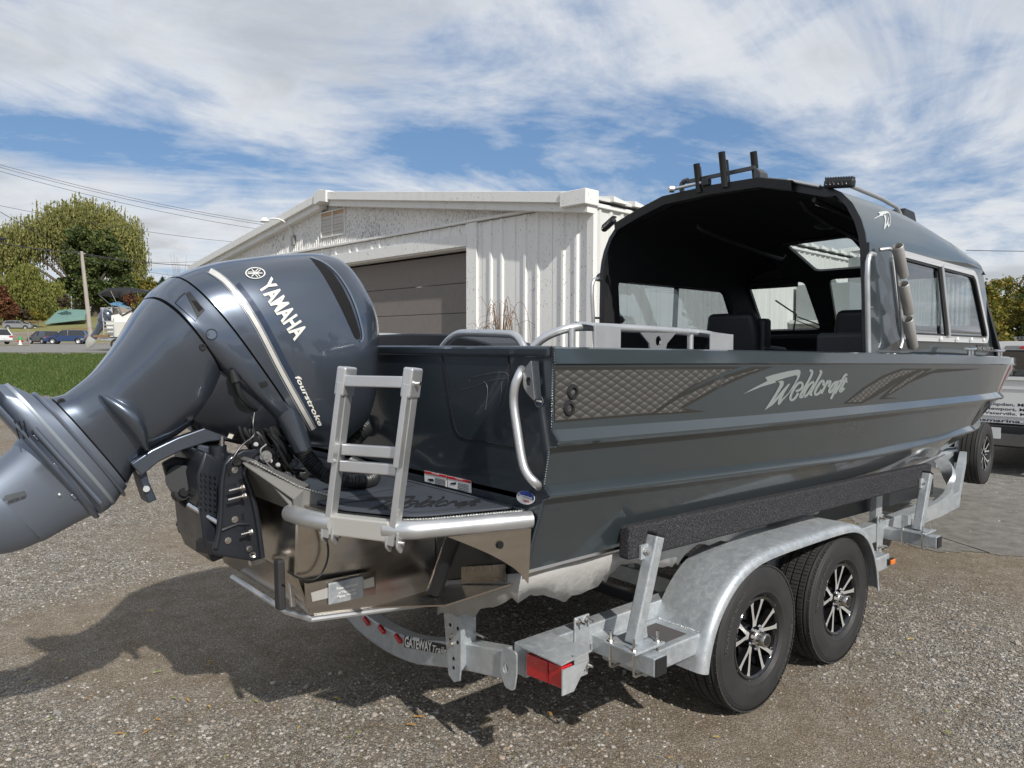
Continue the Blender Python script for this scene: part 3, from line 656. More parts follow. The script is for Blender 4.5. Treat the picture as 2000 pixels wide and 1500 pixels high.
def bl(px, py, r, w=1., d=D1, ref=None):
    "blob centre from where the crown shows at distance d"
    p = CP+FH*d+RH*((px-1000)/F*d); z = CP.z+(676.5-py)/F*d; v = Vector((p.x, p.y, 0))-Vector((ref.x, ref.y, 0)); return (v.dot(RH), v.dot(FH), z-ref.z, r*d/F, w)
b0 = bg(168, D1); tree('willow_tree', 'big pale weeping willow, the tallest tree on the hill', b0, 24, [bl(168, 560, 30, .4, D1, b0)]+[bl(x, y, r, w, D1+q, b0) for x, y, r, w, q in [(120, 425, 34, 1.2, 0), (165, 415, 36, 1.3, 0), (215, 425, 34, 1.3, 2), (245, 450, 34, 1.2, 0), (262, 490, 26, 1.1, 2), (60, 450, 34, 1.1, 0), (25, 465, 32, 1.1, 0), (-15, 480, 30, 1, 0), (140, 460, 38, 1, 4), (200, 470, 40, 1, 4), (255, 540, 20, .7, 0)]], 85000, .22, lf_willow, hang=7.0, trunk=.8)
b1 = bg(190, 140); tree('maple_tree', 'dark green leafy tree standing in front of the tall willow', b1, 18, [bl(190, 520, 34, 1, 140, b1)]+[bl(x, y, r, w, 140+q, b1) for x, y, r, w, q in [(165, 470, 26, .8, 0), (205, 480, 30, 1, 0), (235, 515, 26, 1, 0), (245, 560, 24, .9, 0), (160, 520, 28, 1, -2), (175, 565, 28, 1, -2), (215, 575, 28, 1, 0), (150, 490, 20, .7, 0), (140, 560, 20, .6, 0)]], 34000, .40, lf_green, trunk=.7)
b2 = bg(62, 132); tree('weeping_tree', 'yellow green weeping tree with strands hanging almost to the ground, left of the pole', b2, 13, [bl(62, 560, 20, .5, 132, b2)]+[bl(x, y, r, w, 132+q, b2) for x, y, r, w, q in [(60, 535, 24, 1.2, 0), (35, 545, 20, 1, 0), (85, 560, 16, .8, 0), (108, 560, 16, .8, 0), (118, 575, 14, .7, -2), (15, 560, 18, .8, 0)]], 30000, .24, lf_lime, hang=6.2, trunk=.35)
b3 = bg(10, 122); tree('russet_shrub', 'russet brown bush at the left edge below the weeping tree', b3, 6, [bl(10, 600, 24, 1, 122, b3)]+[bl(x, y, r, w, 122, b3) for x, y, r, w in [(-15, 590, 24, 1), (20, 612, 16, 1), (0, 575, 16, 1)]], 12000, .26, lf_russet, trunk=.12, cat='bush')
b4 = bg(76, 118); tree('yellow_shrub', 'low yellow green bush at the end of the teal tarp', b4, 2, [bl(76, 618, 10, 1, 118, b4)]+[bl(x, y, r, w, 118, b4) for x, y, r, w in [(70, 612, 7, 1), (86, 622, 6, 1)]], 3500, .2, lf_yellow, trunk=.05, cat='bush')
b5 = bg(48, 125); tree('dry_shrub', 'dull brown thicket under the weeping tree beside the yellow bush', b5, 4, [bl(48, 612, 16, 1, 125, b5)]+[bl(x, y, r, w, 125, b5) for x, y, r, w in [(35, 605, 12, 1), (58, 618, 10, 1), (130, 590, 14, .6)]], 7000, .22, leafmat('dry_leaf', [(0, (.05, .045, .03)), (1, (.17, .13, .075))]), trunk=.06, cat='bush')
for i, (px, py, r, d, m_, lab) in enumerate([(290, 560, 18, 145, lf_yellow, 'slim yellowish young tree right of the tall willow'), (322, 556, 16, 175, lf_dark, 'dark evergreen top just left of the grey outboard cowl'), (255, 590, 20, 138, lf_russet, 'brown undergrowth bush below the dark green tree'), (285, 600, 18, 130, lf_yellow, 'yellow green bush behind the bimini top of the distant boat'), (345, 575, 16, 150, lf_green, 'green bush half hidden by the big outboard motor')]):
    b = bg(px, d); tree(['young_tree', 'evergreen_tree', 'brown_shrub', 'green_shrub', 'green_shrub'][i], lab, b, 4, [bl(px, py, r, 1, d, b), bl(px-r*.6, py+r*.5, r*.7, 1, d, b), bl(px+r*.7, py+r*.4, r*.8, 1, d, b), bl(px, py+r, r*.9, 1, d, b)], 5000, .25, m_, trunk=.1, cat='tree' if i < 2 else 'bush', group='undergrowth on the hill')
# thin bare tree by the evergreen
bm = B(); p = bg(355, 150)
for k in range(26):
    e = p+Vector((random.uniform(-2.4, 2.4), random.uniform(-1, 1), random.uniform(6.5, 12.2))); tube(bm, [p+Vector((0, 0, 2)), p.lerp(e, .6)+Vector((0, 0, .4)), e], .03, 3, rfun=lambda t: .07*(1-.8*t))
o = part('bare_tree', bm, twigm); tag(o, 'small leafless tree rising just above the outboard cowl', 'tree')
# trees at the right behind the truck
for i, (px, top, d, m_, lab) in enumerate([(1930, 548, 44, lf_yellow, 'yellow green tree directly behind the truck cab'), (1975, 535, 48, lf_yellow, 'taller olive tree at the right edge behind the truck'), (2035, 545, 46, lf_green, 'green tree partly out of frame behind the truck'), (1890, 560, 50, lf_yellow, 'autumn tree seen between boat cabin and far hall'), (1905, 590, 40, lf_yellow, 'low autumn bush just right of the cabin windshield')]):
    b = bg(px, d); h = CP.z+(676.5-top)/F*d; R_ = 1.35
    bls = [(0, 0, h*.55, R_, 1)]+[(random.uniform(-1.5, 1.5), random.uniform(-1.2, 1.2), random.uniform(.25, .86)*h, random.uniform(.7, 1.2), 1) for _ in range(11)]
    tree('autumn_tree', lab, b, h, bls, 16000, .11, m_, trunk=.10, cat='tree', limbs=12, group='autumn trees behind the truck')
    bm = B()
    for k in range(14):
        q = b+Vector((random.uniform(-1.6, 1.6), random.uniform(-1.6, 1.6), h*.6)); tube(bm, [q, q+Vector((random.uniform(-.3, .3), random.uniform(-.3, .3), random.uniform(.3, .46)*h))], .02, 3, rfun=lambda t: .025*(1-.8*t))
# trees across the lot to starboard: they show as reflections in the glass and paint
for i, (x, y, h) in enumerate([(24, -34, 9), (33, -30, 8), (41, -26, 9.5), (12, -40, 8), (-6, -44, 9), (-22, -40, 8)]):
    b = Vector((x, y, 0)); bls = [(0, 0, h*.6, 2.4, 1)]+[(random.uniform(-3.4, 3.4), random.uniform(-3, 3), random.uniform(.35, .88)*h, random.uniform(1.2, 2.1), 1) for _ in range(8)]
    tree('lot_tree', ['leafy tree across the lot, third from the right end of its row', 'leafy tree across the lot, shortest of the right hand three', 'leafy tree across the lot, tallest and farthest right', 'lone leafy tree across the lot straight off the boat side', 'leafy tree across the lot behind the camera, nearer one', 'leafy tree across the lot behind the outboard, farthest left'][i], b, h, bls, 7000, .34, lf_green, trunk=.28, group='trees across the lot')

# ------------------------------------------------------------------ pole and wires
pp = bg(180, 78); top = at(165, 494, x=None, y=None, z=None) if 0 else None
tp = CP+FH*78+RH*((165-1000)/F*78); tp.z = CP.z+(676.5-494)/F*78
pl = thing('utility_pole', 'weathered wooden utility pole leaning slightly beside the parked cars', 'pole', tuple(pp))
bm = B(); tube(bm, [pp-Vector((0, 0, .3)), pp.lerp(tp, .5), tp], .2, 12, rfun=lambda t: .24-.08*t); part('pole_shaft', bm, mat('pole_wood', (.36, .33, .29), .9, bump=(20, .5, .02), var=(2, .2, (6, 6, .6))), pl)
bm = B(); bar(bm, tp-RH*.35-Vector((0, 0, .25)), tp+RH*.4-Vector((0, 0, .22)), .06, .08); part('bracket', bm, galv, pl, None)
wirem = mat('wire', (.045, .045, .05), .7)
def wire(a, b, ds, sag, label, r=.018, name='power_line'):
    def P(p, d): q = CP+FH*d+RH*((p[0]-1000)/F*d); q.z = CP.z+(676.5-p[1])/F*d; return q
    A, C = P(a, ds[0]), P(b, ds[1]); bm = B(); tube(bm, [A.lerp(C, i/16)-Vector((0, 0, sag*4*(i/16)*(1-i/16))) for i in range(17)], r, 5); tag(part(name, bm, wirem), label, 'wire', 'overhead wires')
wire((-60, 308), (540, 441), (60, 70), .5, 'topmost overhead wire, ending behind the warehouse ridge')
wire((-60, 313), (540, 445), (60, 70), .5, 'overhead wire just under the topmost one')
wire((-60, 320), (520, 452), (60, 70), .5, 'third overhead wire from the top, left of the warehouse')
wire((-60, 392), (470, 476), (60, 80), .4, 'overhead wire crossing the upper crown of the willow')
wire((-60, 462), (165, 497), (70, 78), .3, 'thick black cable reaching the pole top from the left', .05)
wire((165, 497), (420, 520), (78, 92), .4, 'thick cable from the pole top to the warehouse', .04)
wire((165, 500), (440, 508), (78, 92), .6, 'thin wire from the pole over the young tree')
wire((165, 497), (-60, 375), (78, 45), .3, 'slack service wire rising from the pole to the left edge', .02)
wire((165, 510), (430, 548), (78, 95), .3, 'lowest thin wire right of the pole')
wire((1880, 488), (2100, 488), (40, 46), .05, 'single wire at the right, level with the cabin roof', .02)
bm = B(); q = CP+FH*69+RH*((8-1000)/F*69); q.z = CP.z+(676.5-470)/F*69; tube(bm, [q-RH*.5, q+RH*.5], .13, 8); tag(part('splice_case', bm, black), 'black splice case hanging on the thick cable at the left edge', 'splice case')
# ------------------------------------------------------------------ far vehicles
def wheel_simple(bm_t, bm_r, c, ax, r, w):
    lathe(bm_t, [(r*.62, -w/2), (r*.9, -w/2), (r, -w*.35), (r, w*.35), (r*.9, w/2), (r*.62, w/2)], c, ax, 20, True)
    lathe(bm_r, [(.001, w*.30), (r*.2, w*.42), (r*.25, w*.3), (r*.6, w*.42), (r*.62, w*.2), (.001, w*.1)], c, ax, 15)
def suv(name, label, pos, heading, paintm, L=4.6, W=1.85, H=1.68, group=None):
    t = thing(name, label, 'car', tuple(pos), group); Mx = Matrix.Translation(pos) @ Matrix.Rotation(heading, 4, 'Z')
    def T(bm): bmesh.ops.transform(bm, matrix=Mx, verts=bm.verts)
    hw = W/2; low = [(-L/2, .45), (-L/2+.02, .95), (-L/2+.10, 1.02), (L/2-1.25, 1.02), (L/2-.25, .88), (L/2, .68), (L/2-.02, .35)]
    def arch(cx, r=.40): return [(cx+r*math.cos(a), .34+r*math.sin(a)) for a in [rad(x) for x in range(0, 181, 20)]]
    P = low+[(L/2-.45, .26)]+arch(L/2-.95)+arch(-L/2+.9)+[(-L/2+.3, .28)]
    bm = B(); solid(bm, [(a, -hw, b) for a, b in P], (0, W, 0)); T(bm); body = part('body', bm, paintm, t, 30, .06, 3)
    roofp = [(-L/2+.12, 1.0), (-L/2+.42, H-.12), (-L/2+.75, H), (L/2-2.1, H-.02), (L/2-1.25, 1.0)]
    bm = B()
    secs = []
    for y, k in ((-hw+.04, 1.0), (-hw+.22, H), (hw-.22, H), (hw-.04, 1.0)): pass
    lo = [(-L/2+.12, 1.0), (L/2-1.25, 1.0)]; A = [(-L/2+.08, -hw+.03, 1.0), (L/2-1.2, -hw+.03, 1.0), (L/2-1.2, hw-.03, 1.0), (-L/2+.08, hw-.03, 1.0)]; C = [(-L/2+.5, -hw+.24, H-.05), (L/2-2.05, -hw+.24, H-.05), (L/2-2.05, hw-.24, H-.05), (-L/2+.5, hw-.24, H-.05)]; E_ = [(-L/2+.7, -hw+.3, H), (L/2-2.2, -hw+.3, H), (L/2-2.2, hw-.3, H), (-L/2+.7, hw-.3, H)]
    loft(bm, [A, C]); T(bm); part('window_band', bm, glass_d, t, 30, .03)
    bm = B(); loft(bm, [[(x, y*1.01, z-.02) for x, y, z in C], E_]); T(bm); part('roof', bm, paintm, t, 30, .02)
    bm = B()
    for s in (-1, 1):
        for xa, xb in ((-L/2+.08, -L/2+.5), (-.25, -.25), (L/2-1.2, L/2-2.05)):
            bar(bm, (xa, s*(hw-.02), 1.0), (xb, s*(hw-.23), H-.04), .02 if xa == -.25 else .07, .10)
    T(bm); part('pillars', bm, paintm, t, None)
    for cx in (L/2-.95, -L/2+.9):
        for s in (-1, 1):
            b1, b2 = B(), B(); wheel_simple(b1, b2, (cx, s*(hw-.1), .34), (0, s, 0), .35, .22); T(b1); T(b2); w = part('wheel', b1, rubber, t); part('rim', b2, alu, w)
    for s in (-1, 1):
        bm = B(); box(bm, (-L/2-.02, s*hw-s*.02, .78), (-L/2+.25, s*hw-s*.42, .96)); T(bm); part('tail_light', bm, redlens, t, None, .01)
        bm = B(); box(bm, (L/2-.35, s*hw-s*.0, .66), (L/2-.08, s*hw-s*.40, .80)); T(bm); part('headlight', bm, chrome, t, None, .01)
        bm = B(); box(bm, (L/2-1.55, s*(hw+.02), .98), (L/2-1.40, s*(hw+.18), 1.12)); T(bm); part('mirror', bm, paintm, t, None, .02)
    bm = B(); box(bm, (L/2-.0, -.5, .45), (L/2+.02, .5, .74)); T(bm); part('grille', bm, blackg, t, None)
    bm = B(); box(bm, (L/2+.01, -.26, .36), (L/2+.03, .26, .48)); T(bm); part('number_plate', bm, white, t, None)
    bm = B(); box(bm, (-L/2-.03, -.26, .62), (-L/2-.0, .26, .74)); T(bm); part('number_plate', bm, white, t, None)
    return t
dark_car = mat('car_dark_grey', (.03, .035, .035), .25, .3, coat=1); blue_car = mat('car_blue', (.02, .05, .15), .22, .4, coat=1); white_car = mat('car_white', (.75, .76, .76), .3, 0, coat=1); silver_car = mat('car_silver', (.35, .36, .38), .3, .6, coat=1)
aR = math.atan2(RH.y, RH.x)
suv('parked_car', 'dark grey hatchback showing its tail, parked behind the blue one', bg(86, 93), aR+rad(150), dark_car, 4.4, 1.8, 1.62, 'cars parked along the road')
suv('parked_car', 'dark blue crossover parked broadside near the utility pole', bg(133, 90), aR+rad(195), blue_car, 4.6, 1.85, 1.70, 'cars parked along the road')
suv('parked_car', 'white crossover cut off by the left edge of the picture', bg(-18, 84), aR+rad(158), white_car, 4.9, 1.9, 1.75, 'cars parked along the road')
suv('parked_car', 'silver car behind the grass rise, only its roof in view', bg(42, 118, -.3), aR, silver_car, 4.6, 1.8, 1.5, 'cars parked along the road')
# hydrant
p = bg(41, 74); hy = thing('fire_hydrant', 'red and white fire hydrant with a green bonnet on the grass verge', 'hydrant', tuple(p)); s = 1.1
bm = B(); lathe(bm, [(.0, 0), (.2, 0), (.2, .06), (.13, .08), (.13, .5), (.0, .5)], p, (0, 0, 1), 16); part('barrel', bm, white, hy)
bm = B(); lathe(bm, [(.0, .5), (.18, .5), (.18, .55), (.16, .7), (.06, .80), (.04, .86), (.0, .86)], p, (0, 0, 1), 16); part('bonnet', bm, mat('green_paint', (.03, .3, .08), .5), hy)
bm = B(); cyl(bm, p+Vector((0, 0, .38))-RH*.28, p+Vector((0, 0, .38))+RH*.28, .09, 12); part('outlet', bm, mat('red_paint', (.5, .03, .02), .5), hy)
p = bg(59, 68); bm = B(); tube(bm, [p, p+Vector((0, 0, 1.5))-RH*.16], .05, 6); tag(part('marker_post', bm, woodm), 'thin pale post standing on the verge left of the dark hatchback', 'post')
# tarps and sheds on the hill
def slab(name, label, cat, pts, th, m):
    bm = B(); solid(bm, pts, th); return tag(part(name, bm, m, None, None), label, cat)
a, b, c, d = bg(90, 121, .35), bg(168, 124, .8), bg(172, 130, 1.7), bg(120, 130, 1.9)
slab('teal_tarp', 'long sloping teal tarp covering a pile on the hillside', 'tarp', [a, b, c, d], (0, 0, .25), tealm)
sh_ = thing('wooden_shed', 'grey plank shed with a blue roof above the distant boat', 'shed', tuple(bg(240, 136)))
q0, q1 = bg(228, 136), bg(258, 138)
bm = B(); bar(bm, q0+Vector((0, 0, .7)), q1+Vector((0, 0, .7)), 2.5, 2.6); part('wall', bm, woodm, sh_, None)
bm = B(); solid(bm, [q0+Vector((0, 0, 2.4))-RH*.3-FH*1.5, q1+Vector((0, 0, 1.5))+RH*.6-FH*1.5, q1+Vector((0, 0, 1.9))+RH*.6+FH*1.5, q0+Vector((0, 0, 3.0))-RH*.3+FH*1.5], (0, 0, .12)); part('roof', bm, mat('blue_roof', (.10, .26, .45), .5), sh_, None)

# ------------------------------------------------------------------ distant boat on its trailer
bd = 41.0; db = thing('distant_boat', 'white motorboat with a black bimini top on the grass edge by the road', 'boat', tuple(bg(255, bd))); o0 = bg(222, bd); X_ = RH; Y_ = FH; Z_ = Vector((0, 0, 1))
def L_(a, b, c): return o0+X_*a+Y_*b+Z_*c     # right, forward, up
hullw = mat('white_gelcoat', (.78, .77, .72), .25, coat=1)
bm = B(); loft(bm, [[L_(x, -1.15*w, 1.55), L_(x, 1.15*w, 1.55), L_(x, .95*w, .75), L_(x, 0, .5), L_(x, -.95*w, .75)] for x, w in ((.25, 1), (3.5, 1), (6.0, .7), (7.2, .1))]); part('hull', bm, hullw, db, 40)
bm = B(); loft(bm, [[L_(x, -1.0, 1.5), L_(x, 1.0, 1.5), L_(x, 1.0, z), L_(x, -1.0, z)] for x, z in ((.45, 1.9), (1.3, 2.05), (3.0, 2.05), (4.5, 1.8))]); part('cockpit', bm, hullw, db, 30, .03)
bm = B(); box(bm, (0, 0, 0), (1, 1, 1)); bm.free()
bm = B(); bar(bm, L_(-.45, 0, .78), L_(.35, 0, .78), 2.3, .12); part('swim_platform', bm, mat('teak_deck', (.22, .13, .08), .6), db, None)
bm = B(); pts = [L_(-.15, 0, 3.05), L_(.2, 0, 3.3), L_(1.0, 0, 3.38), L_(2.1, 0, 3.30), L_(2.9, 0, 3.0), L_(3.1, 0, 2.8)]
pts2 = smoothpath(pts, 2); loft(bm, [[p-Y_*1.1-Z_*.10, p+Y_*1.1-Z_*.10, p+Y_*1.0+Z_*.03, p-Y_*1.0+Z_*.03] for p in pts2]); part('bimini_top', bm, black, db, 50)
for yy in (-1.05, 1.05):
    for a_, b_ in (((1.1, 1.9), (-.12, 2.98)), ((1.1, 1.9), (.5, 3.2)), ((1.1, 1.9), (3.0, 2.9))):
        bm = B(); tube(bm, [L_(a_[0], yy, a_[1]), L_(b_[0], yy, b_[1])], .03, 6); part('bimini_pole', bm, black, db)
bm = B(); loft(bm, [[L_(2.0, -.9, 2.05), L_(2.0, .9, 2.05), L_(1.9, .8, 2.3), L_(1.9, -.8, 2.3)], [L_(3.4, -.9, 2.05), L_(3.4, .9, 2.05), L_(3.4, .7, 2.42), L_(3.4, -.7, 2.42)]]); part('cover', bm, black, db, 30)
bm = B(); tube(bm, [L_(.0, -1.0, 1.6), L_(.0, -1.0, 2.2), L_(.25, -1.0, 2.32), L_(.9, -1.0, 2.32), L_(1.0, -1.0, 2.1)], .025, 6, it=1); part('rail', bm, alu, db)
ld = None
for k in range(4):
    bm = B(); box(bm, (0, 0, 0), (.001, .001, .001)); bm.free()
    bm = B(); bar(bm, L_(.12, -1.1, .98+.2*k), L_(.62, -1.1, .98+.2*k), .08, .05); part('ladder_step', bm, alu, db, None)
for s_ in (.10, .64):
    bm = B(); bar(bm, L_(s_, -1.1, .8), L_(s_, -1.1, 1.75), .05, .05, (1, 0, 0)); part('ladder_rail', bm, alu, db, None)
for k in (2.4, 3.3):
    b1, b2 = B(), B(); wheel_simple(b1, b2, L_(k-1.6, -1.1, .33), -FH, .33, .2); w = part('wheel', b1, rubber, db); part('rim', b2, alu, w)
bm = B(); bar(bm, L_(-.1, -1.0, .62), L_(6, -1.0, .52), .1, .12); part('trailer_beam', bm, galv, db, None)
ob = thing('distant_outboard', 'dark grey outboard motor on the stern of the white boat by the road', 'outboard', tuple(L_(-.2, 0, 1)))
def sec(c, d, w, u, n=14): return [c+u*(d/2)*math.cos(2*math.pi*k/n)+Y_*(w/2)*math.sin(2*math.pi*k/n) for k in range(n)]
ax = (X_*.55+Z_*.83).normalized(); ux = (X_*.83-Z_*.55)
base = L_(-1.2, 0, .55)
bm = B(); loft(bm, [sec(base+ax*a-ux*b, d, w, ux) for a, d, w, b in ((1.15, .55, .40, .0), (1.2, .72, .5, 0), (1.6, .78, .52, .03), (1.85, .6, .44, .05), (1.95, .3, .2, .06))]); part('cowl', bm, mat('far_motor', (.10, .12, .15), .3, .5, coat=1), ob, 50)
bm = B(); loft(bm, [sec(base+ax*a, d, w, ux) for a, d, w in ((.2, .42, .16), (.55, .34, .2), (.9, .45, .32), (1.14, .55, .38))]); part('leg', bm, MAT['far_motor'], ob, 50)
bm = B(); loft(bm, [sec(base+ax*a, d, w, ux) for a, d, w in ((-.45, .2, .05), (-.2, .5, .22), (.0, .55, .24), (.18, .5, .2))]); part('gearcase', bm, mat('pale_gearcase', (.4, .41, .37), .4), ob, 50)
for k in range(3):
    bm = B(); t_ = k*2.094; c_ = base+ax*-.1-ux*.4; dd = ax*math.cos(t_)+Y_*math.sin(t_); solid(bm, [c_, c_+dd*.2+ux*.08, c_+dd*.26-ux*.03, c_+dd*.15-ux*.1], (ax*.0+ux*.015)); part('propeller_blade', bm, steel, ob, None)
# dark boom cover of another boat seen over the motor
q = CP+FH*30+RH*((303-1000)/F*30); q.z = CP.z+(676.5-578)/F*30
bm = B(); loft(bm, [[q+RH*a*s+FH*b*s+Z_*c for a, b in ((-.2, -.2), (.25, -.2), (.25, .2), (-.2, .2))] for c, s in ((-2.6, .2), (-.25, .2), (-.15, .8), (.1, 1), (.2, .6))]); tag(part('covered_post', bm, black), 'black covered light post peeping over the outboard leg', 'post')

# ------------------------------------------------------------------ pickup truck
TX, TY = 8.75, .35; DZT = -.07
tk = thing('pickup_truck', 'white pickup truck with marina lettering on its tailgate, parked beyond the bow', 'truck', (TX+2.9, TY, 0))
def YZ(name, poly, x, th, m, bev=.0, parent=tk, holes=()):
    bm = B(); plate(bm, [(TY+a, b+(DZT if b > .44 else 0)) for a, b in poly], [[(TY+a, b+DZT) for a, b in h] for h in holes], lambda u, v: (x, u, v), (th, 0, 0)); return part(name, bm, m, parent, 40, bev)
W_ = 1.02
tg = YZ('tailgate', rpoly([(-.80, .79), (.80, .79), (.80, 1.42), (-.80, 1.42)], .03), TX, .09, wtruck, .012)
YZ('tailgate_crease', rpoly([(-.78, 1.27), (.78, 1.27), (.78, 1.31), (-.78, 1.31)], .01), TX-.012, .015, wtruck, .006, tg)
YZ('tailgate_ledge', rpoly([(-.79, .885), (.79, .885), (.79, .905), (-.79, .905)], .005), TX-.012, .014, wtruck, .004, tg)
YZ('tailgate_cap', rpoly([(-.80, 1.40), (.80, 1.40), (.80, 1.445), (-.80, 1.445)], .01), TX-.03, .13, wtruck, .01, tg)
for s in (-1, 1):
    YZ('bedside', rpoly([(s*.81, .62), (s*W_, .62), (s*W_, 1.38), (s*(W_-.05), 1.47), (s*.81, 1.47)], .03), TX-.01, 2.0, wtruck, .02)
    YZ('tail_light', rpoly([(s*.83, .95), (s*(W_+.004), .95), (s*(W_+.004), 1.38), (s*.83, 1.38)], .03), TX-.03, .08, redlens, .008)
bmp = YZ('bumper', rpoly([(-W_, .50), (W_, .50), (W_, .70), (.55, .74), (.42, .66), (-.42, .66), (-.55, .74), (-W_, .70)], .03), TX-.16, .16, chrome, .02)
YZ('bumper_step', rpoly([(-.55, .60), (.55, .60), (.50, .76), (-.50, .76)], .02), TX-.14, .2, black, .01)
YZ('bumper_pad', rpoly([(-W_, .70), (W_, .70), (W_, .765), (-W_, .765)], .02), TX-.15, .2, black, .01)
np_ = YZ('number_plate', rpoly([(-.16, .585), (.155, .585), (.155, .74), (-.16, .74)], .01), TX-.165, .006, mat('plate_white', (.62, .64, .62), .4), .0)
fy = Vector((0, -1, 0)); zz = Vector((0, 0, 1))
text3d('lettering', '8CDA', (TX-.166, TY+.13, .625+DZT), (0, -.26, 0), (0, 0, .07), navy, np_, .02, 0, -.003)
text3d('lettering', 'MAINE', (TX-.166, TY+.06, .715+DZT), (0, -.12, 0), (0, 0, .014), navy, np_, .02, 0, -.003)
cx_ = TX-.014
text3d('raised_lettering', 'CHEVROLET', (TX-.003, TY+.78, 1.05), (0, -1.36, 0), (0, 0, .085), mat('raised_white', (.55, .55, .54), .4), tg, .02, 0, -.012)
for s_, z_, w_, y_ in (('Hampden, ME', .968, .56, .13), ('Newport, ME', .903, .54, .09), ('Waterville, ME', .838, .60, .14)): text3d('lettering', s_, (TX-.004, TY+y_, z_), (0, -w_, 0), (0, 0, .040), navy, tg, .02, 0, -.002)
text3d('lettering', 'hamlinsmarina.com', (TX-.004, TY+.52, .735), (0, -1.16, 0), (0, 0, .042), navy, tg, .025, 0, -.002)
YZ('bed_floor', [(-.8, .80), (.8, .80), (.8, .84), (-.8, .84)], TX+.1, 1.9, black)
cab = YZ('cab', rpoly([(-W_, .45), (W_, .45), (W_, 1.30), (W_-.16, 1.90), (.55, 1.955), (-.55, 1.955), (-W_+.16, 1.90), (-W_, 1.30)], [.05, .05, .1, .12, .2, .2, .12, .1]), TX+2.0, 2.3, wtruck, .03)
YZ('rear_window', rpoly([(-.74, 1.40), (.74, 1.40), (.66, 1.78), (-.66, 1.78)], .06), TX+1.985, .02, glass_d, 0, cab)
YZ('window_seal', rpoly([(-.77, 1.37), (.77, 1.37), (.69, 1.81), (-.69, 1.81)], .07), TX+1.994, .02, black, 0, cab)
YZ('brake_light', rpoly([(-.22, 1.83), (.22, 1.83), (.2, 1.875), (-.2, 1.875)], .01), TX+1.97, .04, redlens, .004, cab)
YZ('light_trim', rpoly([(-.44, 1.825), (.44, 1.825), (.42, 1.88), (-.42, 1.88)], .01), TX+1.985, .03, mat('grey_trim', (.25, .25, .25), .4), .004, cab)
YZ('hood', rpoly([(-W_, .45), (W_, .45), (W_, 1.15), (W_-.1, 1.30), (-W_+.1, 1.30), (-W_, 1.15)], .05), TX+4.3, 1.35, wtruck, .03)
lb = YZ('light_bar', rpoly([(-.45, 1.985), (.45, 1.985), (.45, 2.03), (-.45, 2.03)], .01), TX+2.5, .07, mat('bar_grey', (.3, .3, .3), .4, .5), .004)
for k in range(17): YZ('bar_lamp', [(-.43+.05*k, 1.992), (-.395+.05*k, 1.992), (-.395+.05*k, 2.024), (-.43+.05*k, 2.024)], TX+2.492, .01, black, 0, lb)
for s in (-1, 1):
    for x in (TX+1.0, TX+4.6):
        b1, b2 = B(), B(); wheel_simple(b1, b2, (x, TY+s*.88, .40), (0, s, 0), .40, .26); w = part('wheel', b1, rubber, tk); part('rim', b2, alu, w)
    bm = B(); box(bm, (TX+3.5, TY+s*(W_+.02), 1.28), (TX+3.62, TY+s*(W_+.30), 1.58)); part('mirror', bm, black, tk, None, .03)
bm = B(); box(bm, (TX+.05, TY-.75, .38), (TX+4, TY+.75, .50)); part('chassis', bm, black, tk, None)
bm = B(); cyl(bm, (TX-.05, TY-.6, .42), (TX+.5, TY-.6, .42), .04, 12); part('exhaust_pipe', bm, steel, tk)

# ------------------------------------------------------------------ the boat
boat = thing('aluminium_boat', 'dark grey welded aluminium boat with a hardtop cabin, sitting on the galvanised trailer', 'boat', (-1.4, 0, .6))
XS = [-1.4, 0, 1.5, 3.0, 3.8, 4.4, 5.0, 5.6, 6.1, 6.3]
YG = [1.245, 1.26, 1.265, 1.25, 1.19, 1.085, .90, .62, .25, .03]; YS1 = [1.235, 1.25, 1.25, 1.22, 1.12, .975, .76, .45, .12, .02]
YS2 = [1.20, 1.21, 1.21, 1.14, .98, .785, .52, .22, .03, .01]; YC = [1.09, 1.08, 1.06, .93, .72, .48, .24, .06, .015, .01]
def itp(x, ys, xs=XS):
    # smooth (monotone-ish) interpolation
    i = max(0, min(len(xs)-2, next((k for k in range(len(xs)-1) if x <= xs[k+1]), len(xs)-2)))
    def m(k):
        if k <= 0: return (ys[1]-ys[0])/(xs[1]-xs[0])
        if k >= len(xs)-1: return (ys[-1]-ys[-2])/(xs[-1]-xs[-2])
        a = (ys[k]-ys[k-1])/(xs[k]-xs[k-1]); b = (ys[k+1]-ys[k])/(xs[k+1]-xs[k]); return 0 if a*b <= 0 else 2*a*b/(a+b)
    h = xs[i+1]-xs[i]; t = (x-xs[i])/h; return ys[i]*(1+2*t)*(1-t)**2+h*m(i)*t*(1-t)**2+ys[i+1]*t*t*(3-2*t)+h*m(i+1)*t*t*(t-1)
ZG = [1.778, 1.762, 1.742, 1.718, 1.704, 1.69, 1.672, 1.655, 1.64, 1.635]
C1 = [(1090, 840), (1300, 822), (1560, 805), (1741, 787), (1832, 781), (1952, 765)]; C2 = [(1072, 950), (1300, 927), (1560, 894), (1741, 871), (1832, 855), (1905, 826)]
def zline(x, y, C):
    z = 1.3
    for _ in range(6):
        d = Vector((x, -y, z))-CP; w = d.dot(fw); px = 1000+F*d.dot(RT)/w; py = float(np.interp(px, [c[0] for c in C], [c[1] for c in C])); z = at(px, py, x=x).z
    return z
ZS1 = [zline(x, y, C1) for x, y in zip(XS[:6], YS1)]; ZS1 += [ZS1[-1]+d_ for d_ in (.01, .05, .13, .20)]
ZS2 = [zline(x, y, C2) for x, y in zip(XS[:5], YS2)]; ZS2 += [ZS2[-1]+.03, ZS2[-1]+.08, ZS2[-1]+.16, ZS2[-1]+.27, ZS2[-1]+.33]
